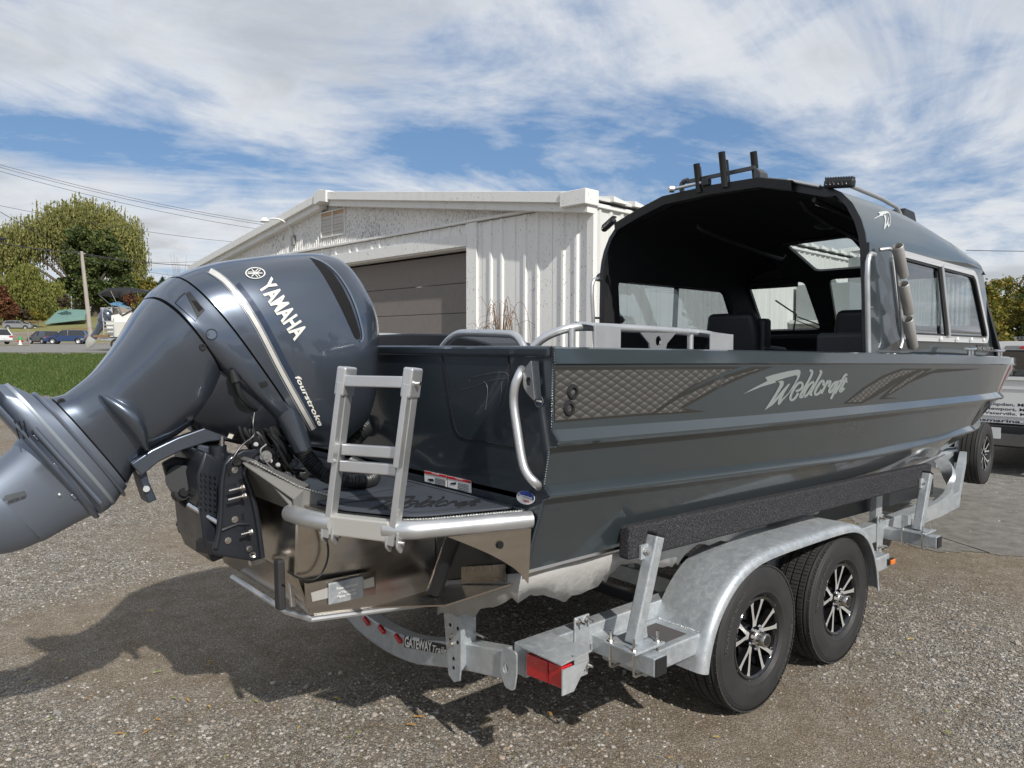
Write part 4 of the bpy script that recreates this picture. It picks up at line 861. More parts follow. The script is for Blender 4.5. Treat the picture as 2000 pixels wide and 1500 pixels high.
ZC = [.930, .925, .92, .92, .93, .95, 1.00, 1.12, 1.32, 1.42]; ZK = [.60, .60, .60, .61, .64, .70, .80, .99, 1.27, 1.4]
print('ZS1', [round(z, 3) for z in ZS1], 'ZS2', [round(z, 3) for z in ZS2])
def section(x, s=-1):
    yg, y1, y2, yc = (itp(x, Y) for Y in (YG, YS1, YS2, YC)); zg, z1, z2, zc = (itp(x, Z) for Z in (ZG, ZS1, ZS2, ZC)); q = min(1, max(.0, (6.35-x)/.9))
    P = [(yg-.11*q, zg-.0), (yg-.012*q, zg), (yg, zg-.006), (yg+.004, zg-.060), (yg-.006, zg-.066), (y1, z1), (y1+.034*q, z1-.038), (y1+.034*q, z1-.046), (y1+.022*q, z1-.058), (y1-.010*q, z1-.064),
         (y2-.004, z2+.0), (y2+.026*q, z2-.030), (y2+.026*q, z2-.040), (y2-.008*q, z2-.054), (yc, zc)]
    return [(x, s*max(y, .004), z) for y, z in P]
xs = [-1.4+i*.1 for i in range(78)]; xs = [x for x in xs if x < 6.3]+[6.3]
hull_sides = []
for s in (-1, 1):
    bm = B(); loft(bm, [section(x, s) for x in xs], closed=False, caps=(False, False)); hull_sides.append(part('hull_side', bm, paint, boat, 24))
bm = B(); loft(bm, [[(x, -itp(x, YC), itp(x, ZC)), (x, -itp(x, YC)*.5, (itp(x, ZC)+itp(x, ZK))/2), (x, 0, itp(x, ZK)), (x, itp(x, YC)*.5, (itp(x, ZC)+itp(x, ZK))/2), (x, itp(x, YC), itp(x, ZC))] for x in xs], closed=False, caps=(False, False)); part('hull_bottom', bm, alu_b, boat, 24)
for s in (-1, 1):   # chine extrusion and inner liner
    bm = B(); tube(bm, [(x, s*(itp(x, YC)-.004), itp(x, ZC)-.004) for x in xs if x < 5.6], .012, 6); part('chine_rail', bm, alu_b, boat)
    bm = B(); loft(bm, [[(x, s*max(.01, itp(x, YG)-.11), itp(x, ZG)-.002), (x, s*max(.01, itp(x, YS1)-.09), 1.46), (x, s*max(.01, itp(x, YS2)-.09), 1.22)] for x in xs if x < 5.2], closed=False, caps=(False, False)); part('inner_liner', bm, lining2, boat)
bm = B(); vs = [(x, -max(.01, itp(x, YS2)-.095), 1.225) for x in xs if x < 5.2]; vs += [(x, -y, z) for x, y, z in reversed(vs)]; solid(bm, vs, (0, 0, -.02)); part('cockpit_floor', bm, deckmat, boat, None)
bm = B(); vs = [(x, -max(.005, itp(x, YG)-.10), itp(x, ZG)-.012) for x in xs if x > 4.0]; vs2 = [(x, -y, z) for x, y, z in vs]; 
ra = [bm.verts.new(v) for v in vs]; rb = [bm.verts.new(v) for v in vs2]
for i in range(len(ra)-1): bm.faces.new((ra[i], ra[i+1], rb[i+1], rb[i]))
part('foredeck', bm, paint, boat)
# transom
sec = section(-1.4, -1); tv = [(-1.4, y, z) for _, y, z in sec[1:]]; port = [(-1.4, -y, z) for _, y, z in reversed(tv)]
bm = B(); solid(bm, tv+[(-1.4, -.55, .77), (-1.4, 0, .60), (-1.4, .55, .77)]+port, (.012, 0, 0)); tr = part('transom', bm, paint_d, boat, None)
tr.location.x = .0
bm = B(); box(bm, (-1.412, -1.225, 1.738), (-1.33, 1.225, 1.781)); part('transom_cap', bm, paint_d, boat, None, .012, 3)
wb = B()   # weld bead up the stern corner
prev = None
def bead(bm, pts, r, step=.011):
    pts = [Vector(p) for p in pts]; out = []
    for a, b in zip(pts[:-1], pts[1:]):
        n = max(1, int((b-a).length/step)); out += [a.lerp(b, k/n) for k in range(n)]
    for i, p in enumerate(out):
        d = (out[min(i+1, len(out)-1)]-out[max(i-1, 0)]); 
        if d.length < 1e-6: continue
        d.normalize(); lathe(bm, [(.0, -step*.6), (r, -step*.1), (.0, step*.6)], p, d, 6)
bead(wb, [(-1.404, y, z) for _, y, z in sec[1:]], .0045, .009); part('weld_bead', wb, paint, boat)
T_hull = bvh(hull_sides[:1]); 
def G(off, sc, pts): return [(off[0]+a*sc, off[1]+b*sc) for a, b in pts]
o6, s6 = (1040, 640), .26; o7, s7 = (1560, 640), .2267
drape('graphic_border', flat([G(o6, s6, [(168, 293), (1568, 293), (1400, 345), (1230, 430), (1090, 515), (870, 655), (165, 712)]), G(o6, s6, [(890, 648), (1100, 505), (1400, 370), (1660, 293), (1805, 293), (1600, 365), (1400, 455), (1130, 605), (1297, 630), (870, 658)])]), T_hull, outl, boat, .0015)
drape('graphic_panel', flat([G(o6, s6, [(168, 320), (1500, 312), (1350, 365), (1200, 430), (1060, 520), (895, 640), (165, 697)]), G(o6, s6, [(920, 642), (1110, 525), (1400, 395), (1680, 312), (1720, 308), (1560, 360), (1380, 440), (1105, 598), (1150, 625), (1000, 640)])]), T_hull, diamond, boat, .0025)
drape('graphic_border', flat([G(o7, s7, L) for L in ([(385, 655), (560, 515), (730, 410), (890, 352), (1150, 353), (985, 410), (840, 480), (650, 600), (545, 652)], [(695, 612), (800, 520), (900, 440), (1010, 375), (1150, 353), (1010, 440), (860, 535), (745, 600), (870, 607), (700, 617)], [(958, 472), (1090, 395), (1200, 355), (1575, 353), (1350, 375), (1150, 392), (1050, 435)])]), T_hull, outl, boat, .0015)
drape('graphic_panel', flat([G(o7, s7, L) for L in ([(420, 640), (570, 525), (740, 425), (895, 365), (1020, 362), (960, 385), (820, 440), (640, 565), (530, 640)], [(735, 592), (830, 510), (930, 440), (1060, 370), (1090, 370), (980, 440), (850, 525)])]), T_hull, diamond, boat, .0025)
ol, sl = (1440, 710), .115
W1 = [(90, 520), (300, 400), (505, 295), (465, 235), (600, 190), (850, 130), (1020, 103), (1060, 112), (1070, 150), (1050, 230), (960, 390), (880, 500), (790, 605), (745, 610), (860, 500), (960, 340), (1005, 250), (1012, 205), (975, 200), (830, 238), (640, 298), (650, 322), (400, 395)]
W2 = [(680, 305), (755, 287), (785, 305), (778, 370), (700, 490), (630, 610), (760, 450), (860, 345), (895, 340), (800, 490), (748, 600), (790, 600), (710, 700), (680, 700), (680, 650), (700, 590), (600, 700), (455, 795), (520, 690), (640, 500), (710, 370), (715, 330)]
LET = [[(985, 472), (1075, 440), (1110, 365), (1080, 312), (1010, 345), (930, 470), (888, 580), (905, 630), (970, 600), (1030, 500)], [(1220, 118), (1275, 125), (1240, 230), (1130, 420), (1045, 575), (1090, 570), (1130, 540)], [(1300, 310), (1235, 330), (1155, 440), (1115, 550), (1145, 568), (1210, 500), (1310, 325)], [(1390, 128), (1430, 132), (1380, 240), (1275, 430), (1225, 535), (1270, 530)], [(1450, 375), (1467, 295), (1425, 290), (1345, 400), (1302, 510), (1330, 538), (1400, 490), (1425, 440)], [(1535, 285), (1480, 390), (1420, 512)], [(1500, 350), (1565, 292), (1582, 312), (1540, 400)], [(1690, 308), (1632, 330), (1565, 430), (1545, 485), (1590, 492), (1685, 330)], [(1712, 290), (1660, 430), (1612, 545), (1580, 602)], [(1862, 182), (1810, 205), (1745, 350), (1650, 510)], [(1850, 240), (1785, 370), (1728, 465), (1748, 482), (1812, 415)], [(1728, 292), (1865, 305)]]
bm = flat([G(ol, sl, W1), G(ol, sl, W2)])
for L in LET:
    q = smoothpath([(a, b, 0) for a, b in L], 2); stroke(bm, G(ol, sl, [(p.x, p.y) for p in q]), 4.6)
drape('name_lettering', bm, T_hull, logo_g, boat, .002, 10)
# exhaust fittings in the graphic
for px, py in ((1117, 765), (1110, 797)):
    h = cast(T_hull, px, py, 0); f_ = None
    bm = B(); lathe(bm, [(.018, -.006), (.027, -.004), (.029, .004), (.026, .010), (.016, .011), (.014, .004), (.013, -.012), (.0, -.012)], h, (0, -1, 0), 28); part('drain_fitting', bm, black, boat)
# transom furniture
def TX_(px, py, off=0): return at(px, py, x=-1.4-off)
bm = B()
gp = [(858, 690), (866, 700), (884, 820), (893, 848), (912, 858), (1010, 874)]
tube(bm, smoothpath([TX_(a, b, .002) for a, b in gp], 2), .0022, 5); tube(bm, smoothpath([TX_(a, b, .002) for a, b in [(992, 690), (993, 706), (1003, 755), (1008, 820), (1010, 874)]], 1), .0022, 5); part('gate_seam', bm, groove, boat)
bm = B(); pts = [TX_(1019, 722, .0), TX_(1016, 728, .05), TX_(1005, 752, .065), TX_(1002, 785, .065), TX_(1010, 840, .065), TX_(1020, 905, .065), TX_(1030, 928, .06), TX_(1046, 944, .05), TX_(1052, 950, .0)]; tube(bm, pts, .0165, 14, it=2); part('grab_handle', bm, alu, boat)
bm = B(); c = TX_(1052, 742); plate(bm, rpoly([(.012, .075), (-.030, .035), (-.034, -.02), (-.012, -.048), (.03, -.075)], .012), [[(-.004+.013*math.cos(t), -.004+.017*math.sin(t)) for t in [k*.628 for k in range(10)]]], lambda u, v: (c.x-.012, c.y-u, c.z+v), (-.035, 0, 0)); part('eye_plate', bm, alu_m, boat, None, .005, 3)
def TP(name, poly, m, off=.003, parent=None, th=.0015):
    bm = B(); solid(bm, [TX_(a, b, off) for a, b in poly], (-th, 0, 0)); return part(name, bm, m, parent or boat, None)
w1 = TP('warning_label', [(829, 919), (872, 928), (873, 951), (830, 940)], white); TP('label_band', [(829, 919.6), (872, 928.6), (872, 933), (829, 924)], redf, .005, w1); TP('label_picture', [(836, 935), (846, 935), (848, 940), (840, 940)], black, .005, w1)
w2 = TP('warning_label', [(874, 929), (920.5, 939), (921, 963), (875, 951)], white); TP('label_band', [(874, 929.6), (920, 939.6), (920, 944), (874, 934)], redf, .005, w2); TP('label_picture', [(880, 943), (891, 942), (891, 946), (882, 946)], black, .005, w2)
for w, x0, y0 in ((w1, 850, 933), (w2, 895, 943)):
    for k in range(5): TP('label_line', [(x0, y0+3*k), (x0+20, y0+4.4+3*k), (x0+20, y0+5.2+3*k), (x0, y0+.8+3*k)], outl, .005, w)
for w, s_, x0, y0 in ((w1, 'DANGER', 844, 925.6), (w2, 'DANGER', 890, 935.6)): 
    a = TX_(x0, y0, .008); b = TX_(x0+14, y0+3, .008); text3d('lettering', s_, a, b-a, (0, 0, .007), white, w, .01, 0, 0)
def ell(c, rx, ry, rot=0, n=28): return [(c[0]+rx*math.cos(t)*math.cos(rot)-ry*math.sin(t)*math.sin(rot), c[1]+rx*math.cos(t)*math.sin(rot)+ry*math.sin(t)*math.cos(rot)) for t in [2*math.pi*k/n for k in range(n)]]
st = TP('oval_sticker', ell((1027, 972), 18, 13, .25), white); e = ell((1027, 971), 16.5, 12, .25); TP('sticker_top', [p for p in e if p[1] < 974+(p[0]-1027)*.28]+[(1042, 977), (1012, 970)][:0], bluef, .005, st)
for s_, x0, y0, dx, h_, m_ in (('PowerNortheast', 1014, 969, 25, .010, white), ('YAMAHA', 1020, 979.5, 14, .010, redf)):
    a = TX_(x0, y0, .008); b = TX_(x0+dx, y0+dx*.26, .008); text3d('lettering', s_, a, b-a, (0, 0, h_), m_, st, .02, 0, 0)
st = TP('round_sticker', ell((1053, 784), 8.2, 11.5), mat('sticker_grey', (.25, .28, .31), .4)); TP('sticker_core', ell((1053, 784), 7.2, 10.3), navy, .005, st); TP('sticker_bar', [(1048, 781), (1058, 783), (1058, 786), (1048, 784)], white, .007, st)
# faint pinstripe of the name outline on the transom gate
bm = B(); gl = [[(884, 768), (905, 756), (920, 745), (912, 740), (950, 730), (985, 726), (994, 732), (990, 740)], [(884, 768), (925, 755), (960, 742), (990, 738)], [(945, 745), (952, 752), (952, 775), (948, 800)], [(980, 745), (979, 775), (974, 795), (985, 790), (990, 760), (994, 735)]]
for L in gl: tube(bm, smoothpath([TX_(a, b, .001) for a, b in L], 1), .0009, 3)
part('name_outline', bm, mat('fine_line', (.12, .13, .14), .4), boat)

# swim platform
PZ = 1.165
plan = [(-1.395, -1.115), (-1.74, -1.00), (-1.84, -.94), (-1.97, -.68), (-1.99, -.44)]
full = plan+[(x, -y) for x, y in reversed(plan)]
bm = B(); vs = [(x, y, PZ) for x, y in full]; solid(bm, vs, (0, 0, -.012)); part('platform_plate', bm, alu_b, boat, None)
inner = [(-1.41, -1.05), (-1.73, -.955), (-1.80, -.915), (-1.93, -.66), (-1.945, -.3), (-1.72, -.24), (-1.66, 0)]; inner += [(x, -y) for x, y in reversed(inner[:-1])]
bm = B(); solid(bm, [(p.x, p.y, PZ+.003) for p in rpoly(inner, .03)], (0, 0, .008)); dk = part('deck_pad', bm, deckmat, boat, None, .002)
bm = B(); q = [(-1.44, -.98), (-1.72, -.915), (-1.77, -.885), (-1.895, -.64), (-1.91, -.36), (-1.78, -.34)]; tube(bm, [(x, y, PZ+.0112) for x, y in q], .0025, 4); tube(bm, [(-1.44, -.97, PZ+.0112), (-1.44, .3, PZ+.0112)], .0025, 4); tube(bm, [(-1.47, -.45, PZ+.0112), (-1.85, -.50, PZ+.0112)], .002, 4); part('pad_groove', bm, deckline, dk)
T_deck = bvh([dk])
def dk_map(p):   # the name cut into the pad, mirrored from the hull lettering proportions
    a, b = p; return (655+(a-90)/1780*285, 978+(b-380)/420*19+(a-90)/1780*6)
bm = flat([[dk_map(p) for p in W1], [dk_map(p) for p in W2]])
for L in LET:
    q = smoothpath([(a, b, 0) for a, b in L], 2); stroke(bm, [dk_map((p.x, p.y)) for p in q], 3.0)
drape('deck_lettering', bm, T_deck, deckline, boat, .0012, 0)
bm = B(); tube(bm, [(-1.40, -1.122, PZ-.028), (-1.77, -1.00, PZ-.028), (-1.82, -.98, PZ-.028), (-1.865, -.935, PZ-.028), (-1.885, -.90, PZ-.028)], .033, 20, it=2); part('edge_tube', bm, alu, boat, 60)
bm = B(); bar(bm, (-1.875, -.925, PZ-.032), (-1.995, -.675, PZ-.032), .05, .072); part('ladder_mount', bm, grit, boat, None, .006)
bm = B(); tube(bm, [(-1.985, -.70, PZ-.028), (-2.01, -.64, PZ-.028), (-2.03, -.54, PZ-.028), (-2.035, -.44, PZ-.028)], .033, 20, it=1); part('edge_tube', bm, alu, boat, 60)
bm = B(); tube(bm, [(-1.40, 1.112, PZ-.028), (-1.85, .93, PZ-.028), (-2.03, .65, PZ-.028), (-2.03, .44, PZ-.028)], .033, 16, it=2); part('edge_tube', bm, alu, boat, 60)
wb = B(); bead(wb, [(-1.42, -1.092, PZ+.002), (-1.755, -.98, PZ+.002), (-1.84, -.925, PZ+.002)], .006); part('weld_bead', wb, weld, boat)
wb = B(); bead(wb, [(-1.408, -1.09, PZ+.004), (-1.408, .2, PZ+.004)], .006, .013); part('weld_bead', wb, paint_d, boat)
# pod that carries the motor
PX, PYH = -1.985, .46
side = [(PX, .735), (PX-.0, 1.02), (PX, 1.235), (-2.15, 1.335), (-2.15, 1.33)]
bm = B()
def podp(s): return [(-1.40, s*.50, .665), (-1.97, s*.46, .725), (-2.02, s*.455, 1.16), (-2.17, s*.33, 1.32), (-2.18, s*.33, 1.345), (-1.98, s*.45, 1.225), (-1.40, s*.50, 1.16)]
for s in (-1, 1): pass
A = [(-1.40, .665), (-1.97, .725), (-2.03, .90), (-2.02, 1.15), (-1.40, 1.15)]
loft(bm, [[(x, -.47-(.04 if x > -1.5 else 0), z) for x, z in A], [(x, .47, z) for x, z in A]]); part('motor_pod', bm, alu_b, boat, 20, .006)
# raised cheek plates of the bracket
for s in (-1, 1):
    bm = B(); solid(bm, [(-1.95, s*.468, 1.08), (-2.02, s*.47, 1.08), (-2.03, s*.46, 1.19), (-2.17, s*.36, 1.32), (-2.18, s*.35, 1.335), (-2.13, s*.345, 1.335), (-1.98, s*.455, 1.225), (-1.83, s*.50, 1.175)], (0, -s*.012, 0)); part('bracket_cheek', bm, mat('darkened_aluminium', (.16, .157, .15), .7, .4), boat, None, .004)  # base colour darkened for the dark motor bracket mirrored in the metal
bm = B(); solid(bm, [(-2.02, -.46, 1.14), (-2.02, .46, 1.14), (-2.15, .36, 1.335), (-2.15, -.36, 1.335)], (.02, 0, .008)); part('transom_plate', bm, MAT['darkened_aluminium'], boat, None, .004)
for s in (-1, 1):
    bm = B(); solid(bm, [(-2.165, s*.352, 1.338), (-1.985, s*.458, 1.228), (-1.93, s*.40, 1.222), (-2.12, s*.30, 1.330)], (0, 0, .006)); part('bracket_top', bm, mat('darkened_aluminium', (.16, .157, .15), .7, .4), boat, None, .002)
wb = B(); bead(wb, [(-1.45, -.515, .672), (-1.96, -.475, .726)], .007); bead(wb, [(-2.155, -.365, 1.342), (-2.0, -.452, 1.235), (-1.86, -.50, 1.18)], .006); bead(wb, [(-2.0, -.47, 1.12), (-2.03, -.50, 1.13), (-2.03, -.52, 1.17)], .007); part('weld_bead', wb, weld, boat)
bm = B(); tube(bm, [(-1.42, -.52, .665), (-1.97, -.48, .715), (-1.99, -.3, .70), (-1.99, .3, .70)], .012, 8); part('pod_rail', bm, alu, boat)
# rubber tab, data plate and cable on the pod
bm = B(); a = at(545, 1092, x=-2.06); b = at(548, 1190, x=-2.06); bar(bm, a, b, .046, .03, (1, 0, 0)); part('rubber_bumper', bm, rubber, boat, None, .008, 3)
bm = B(); a = at(566, 1120, x=-2.0); b = at(572, 1185, x=-2.0); bar(bm, a, b, .02, .02, (1, 0, 0)); part('tab_bracket', bm, alu_m, boat, None, .003)
PYs = -.49
def PD(name, poly, m, off=.004, th=.004, parent=None, bev=.0):
    bm = B(); solid(bm, [at(a, b, y=PYs-.02-off) for a, b in poly], (0, -th, 0)); return part(name, bm, m, parent or boat, None, bev)
pp_ = PD('plate_carrier', [(594, 1138), (600, 1140), (733, 1113), (733, 1160), (604, 1188), (596, 1188)], alu_b, .002, .004)
for poly in ([(607, 1158), (640, 1148), (640, 1168), (610, 1175)], [(709, 1133), (730, 1127), (731, 1145), (710, 1150)]): PD('sticker', poly, mat('silver_sticker', (.7, .7, .68), .35, .6), .008, .001, pp_)
dp = PD('dealer_plate', [(640, 1139), (705, 1124), (708, 1128), (708, 1166), (640, 1181)], galv, .010, .010, pp_, .004)
for k, (s_, x0, y0, w_) in enumerate((('Power Northeast', 657, 1153, 42), ('of Hampden', 661, 1161, 34), ('Maine  Marina', 658, 1169, 38))):
    a = at(x0, y0, y=PYs-.045); b = at(x0+w_, y0-w_*.24, y=PYs-.045); text3d('embossed_lettering', s_, a, b-a, (0, 0, .012), mat('bright_white', (.85, .85, .84), .4), dp, .015, .2, 0)
bm = B(); tube(bm, [at(a, b, y=PYs-.03) for a, b in ((634, 1040), (641, 1065), (641, 1090), (632, 1115), (620, 1130), (600, 1134), (580, 1128), (562, 1116))], .004, 8, it=2); part('cable', bm, black, boat)
# trim tab and its ram under the platform, gusset
bm = B(); cyl(bm, (-1.60, -.93, 1.10), (-1.61, -.80, .83), .030, 16); cyl(bm, (-1.61, -.80, .835), (-1.61, -.795, .80), .012, 10); part('trim_ram', bm, black, boat)
bm = B(); box(bm, (-1.66, -.83, .775), (-1.57, -.77, .81)); part('ram_foot', bm, black, boat, None, .004)
bm = B(); solid(bm, [(-1.41, -1.03, .87), (-1.41, -.62, .765), (-1.78, -.62, .752), (-1.70, -1.0, .845)], (0, 0, .006)); part('trim_tab', bm, alu_b, boat, None)
bm = B(); solid(bm, [(-1.415, -1.0, .875), (-1.415, -.72, .80), (-1.415, -.72, .87), (-1.415, -1.0, .945)], (-.006, 0, 0)); hp = part('hinge_plate', bm, alu_b, boat, None)
for k in range(5):
    bm = B(); hexbolt(bm, (-1.421, -.97+.055*k, .925-.014*k), (-1, 0, 0), .006, .005); part('rivet', bm, steel, hp)
bm = B(); gpts = [(-1.405, -1.125, PZ-.05), (-1.72, -.995, PZ-.05)]
cv_ = [Vector((-1.72, -.995, PZ-.055)), Vector((-1.62, -1.035, 1.06)), Vector((-1.53, -1.06, 1.01)), Vector((-1.45, -1.075, .95)), Vector((-1.415, -1.08, .90))]
gs = [Vector(p) for p in gpts[:1]]+smoothpath(cv_, 1); solid(bm, [(p.x, -1.125+(abs(p.x)-1.405)*.41, p.z) for p in gs], (0, -.006, 0)); part('gusset', bm, alu_b, boat, None)
bm = B(); cyl(bm, (-1.52, -1.079, 1.055), (-1.52, -1.092, 1.055), .014, 16); part('gusset_hole', bm, groove, boat)

# boarding ladder folded up on the platform edge
La, Lb = Vector((-1.995, -.690, 1.115)), Vector((-1.875, -.935, 1.115)); du_ = (Lb-La).normalized(); upv = Vector((.062, -.048, .60)).normalized()
def LD(a, u, o=0): return La+du_*a+upv*u+Vector((-du_.y, du_.x, 0))*o
ladder = B(); ladder.free(); wl = (Lb-La).length
for a in (0, wl):
    bm = B(); bar(bm, LD(a, -.03), LD(a, .56), .042, .026, du_); part('ladder_rail', bm, alu, boat, None, .003)
    bm = B(); bar(bm, LD(a, .25, -.03), LD(a, .54, -.03), .042, .022, du_); part('ladder_rail', bm, alu, boat, None, .003)
    bm = B(); bar(bm, LD(a, .49, -.012), LD(a, .595, -.012), .075, .040, du_); part('ladder_cap', bm, alu, boat, None, .008, 3)
    bm = B(); cyl(bm, LD(a+.02, .54, -.02), LD(a+.04, .54, -.02), .008, 10); part('ladder_bolt', bm, steel, boat)
    for q in (-.022, .022):
        bm = B(); c = LD(a+q, -.01); n_ = Vector((-du_.y, du_.x, 0)); poly = rpoly([(-.018, .035), (.022, .035), (.022, -.02), (.004, -.05), (-.024, -.025)], .01)
        solid(bm, [c+n_*p.x+Vector((0, 0, p.y)) for p in poly], du_*.009); part('ladder_hinge', bm, alu, boat, None, .002)
    bm = B(); cyl(bm, LD(a-.035, -.02), LD(a+.05, -.02), .008, 10); part('ladder_bolt', bm, steel, boat)
for u in (.545, .295, .235):
    bm = B(); off = -.03 if u > .3 else 0; bar(bm, LD(.018, u, off), LD(wl-.018, u, off), .030, .040, upv); part('ladder_step', bm, alu, boat, None, .004)

# rails on the gunwale
def pipe(name, pts, r=.0165, m=alu, n=14, it=2):
    bm = B(); tube(bm, pts, r, n, it=it); return part(name, bm, m, boat, 60)
rx = -1.30
pipe('stern_rail', [at(865, 678, x=rx), at(878, 662, x=rx), at(895, 651, x=rx), at(915, 650, x=rx), at(990, 652, x=rx), at(1008, 655, x=rx), at(1018, 668, x=rx), at(1024, 680, x=rx)])
yr = -1.13
pipe('side_rail', [Vector((-1.30, -1.02, 1.775)), Vector((-1.27, -1.06, 1.82)), Vector((-1.2, yr, 1.855)), Vector((-1.05, yr, 1.857)), Vector((-.6, yr, 1.85)), Vector((-.25, yr, 1.838)), Vector((-.18, yr, 1.80)), Vector((-.17, yr, 1.76))])
bm = B(); solid(bm, [(-1.155, -1.21, 1.768), (-1.005, -1.21, 1.768), (-1.005, -1.21, 1.858), (-1.155, -1.21, 1.862)], (0, .008, 0)); solid(bm, [(-1.155, -1.2, 1.862), (-1.005, -1.2, 1.858), (-1.005, -1.10, 1.874), (-1.155, -1.10, 1.878)], (0, 0, -.006)); part('rail_plate', bm, alu, boat, None, .002)
bm = B(); solid(bm, [(-.40, -1.21, 1.758), (-.22, -1.21, 1.758), (-.22, -1.21, 1.836), (-.40, -1.21, 1.840)], (0, .008, 0)); solid(bm, [(-.40, -1.2, 1.840), (-.22, -1.2, 1.836), (-.22, -1.10, 1.85), (-.40, -1.10, 1.855)], (0, 0, -.006)); part('rail_plate', bm, alu, boat, None, .002)
for x in (-1.20, -.44):
    bm = B(); cyl(bm, (x, yr, 1.76), (x, yr, 1.85), .014, 12); part('rail_post', bm, alu, boat)
bm = B(); plate(bm, [(-.12, .075), (.12, .075), (.06, .03), (.05, -.0), (-.05, -.0), (-.06, .03)], [[(.018*math.cos(t), .04+.022*math.sin(t)) for t in [k*.5236 for k in range(12)]]], lambda u, v: (-.72+u, -1.17, 1.763+v), (0, .008, 0)); part('rod_bracket', bm, alu_m, boat, None)
pipe('port_rail', [Vector((-1.1, 1.13, 1.77)), Vector((-1.0, 1.13, 1.85)), Vector((-.4, 1.13, 1.85)), Vector((-.3, 1.13, 1.77))])
# splashwell cushion behind the transom
bm = B(); solid(bm, [at(a, b, x=-1.20) for a, b in ((716, 678), (716, 655), (760, 653), (800, 651), (870, 652), (925, 662), (955, 670), (962, 678))], (.25, 0, 0)); part('bench_back', bm, vinyl, boat, None, .01)
for px in (762, 790, 822, 890, 950):
    bm = B(); c = at(px, 677, x=-1.37); box(bm, c-Vector((.02, .025, .004)), c+Vector((.02, .025, .006))); part('hinge', bm, black, boat, None)
# cleats
for x in (2.9, 3.75):
    yy = -(itp(x, YG)-.05); z = itp(x, ZG)
    bm = B(); cyl(bm, (x-.03, yy, z), (x-.03, yy, z+.035), .012, 10); cyl(bm, (x+.03, yy, z), (x+.03, yy, z+.035), .012, 10); tube(bm, [(x-.11, yy, z+.05), (x-.05, yy, z+.045), (x+.05, yy, z+.045), (x+.11, yy, z+.05)], .011, 10, it=1); part('cleat', bm, alu_m, boat)
# ------------------------------------------------------------------ cabin
CX0, HW = 1.40, 1.115
def arch(k=1.0, inset=0.):
    "half section of the hardtop, from the shoulder up to the ridge: (y, z)"
    P = [(1.095, 2.40), (1.082, 2.48), (1.055, 2.565), (1.00, 2.668), (.93, 2.742), (.86, 2.782), (.60, 2.862), (.42, 2.912), (.30, 2.922), (0, 2.925)]
    return P
def rsec(x, s=0.):
    # the roof falls gently forward, then dives to the windshield head
    t = (x-CX0); D = float(np.interp(x, [1.3, 1.9, 2.3, 2.7, 3.05, 3.3, 3.52], [0, .008, .025, .085, .155, .225, .31]))
    P = []
    for y, z in arch(): P.append((y*(1-.012*max(0, t)), 2.40+(z-2.40)*(1-D/.525)-.0*t))
    return P
xr = [1.40, 1.5, 1.8, 2.1, 2.4, 2.65, 2.9, 3.10]
bm = B(); secs = []
for x in xr:
    P = rsec(x); full_ = [(x-.0, -y, z) for y, z in P]+[(x, y, z) for y, z in reversed(P[:-1])]; secs.append(full_)
ro = loft(bm, secs, closed=False, caps=(False, False)); roof = part('cabin_roof', bm, mat('roof_paint', (.10, .12, .125), .33, .3, coat=.6, croughness=.1), boat, 30)
bm = B(); secs2 = [[(x+.0, y*.972, z-.03) for x, y, z in s] for s in secs]; loft(bm, secs2, closed=False, caps=(False, False)); part('headliner', bm, lining, boat, 40)
P = rsec(1.40); rim = [(1.40, -y, z) for y, z in P]+[(1.40, y, z) for y, z in reversed(P[:-1])]
rimp = [Vector((1.42, -1.118, 1.76)), Vector((1.41, -1.108, 2.1))]+[Vector(p) for p in rim]+[Vector((1.41, 1.108, 2.1)), Vector((1.42, 1.118, 1.76))]
bm = B(); loft(bm, [[p, p+Vector((-.015, 0, .006)), p*1+Vector((-.02, -p.y*.035, -.05 if p.z > 2.75 else -.012)), p+Vector((.05, -p.y*.035, -.045 if p.z > 2.75 else -.01))] for p in rimp]); part('aft_frame', bm, black, boat, 40)
# black visor over the ridge, aft
bm = B(); v0 = [(1.39, y, z) for y, z in ((-.62, 2.875), (-.5, 2.905), (-.38, 2.935), (0, 2.945), (.42, 2.930), (.66, 2.865), (.90, 2.785))]
loft(bm, [v0, [(1.335, y, z-.012) for _, y, z in v0], [(1.345, y, z-.075) for _, y, z in v0], [(1.42, y, z-.075) for _, y, z in v0]], closed=False, caps=(False, False)); part('visor', bm, black, boat, 20)
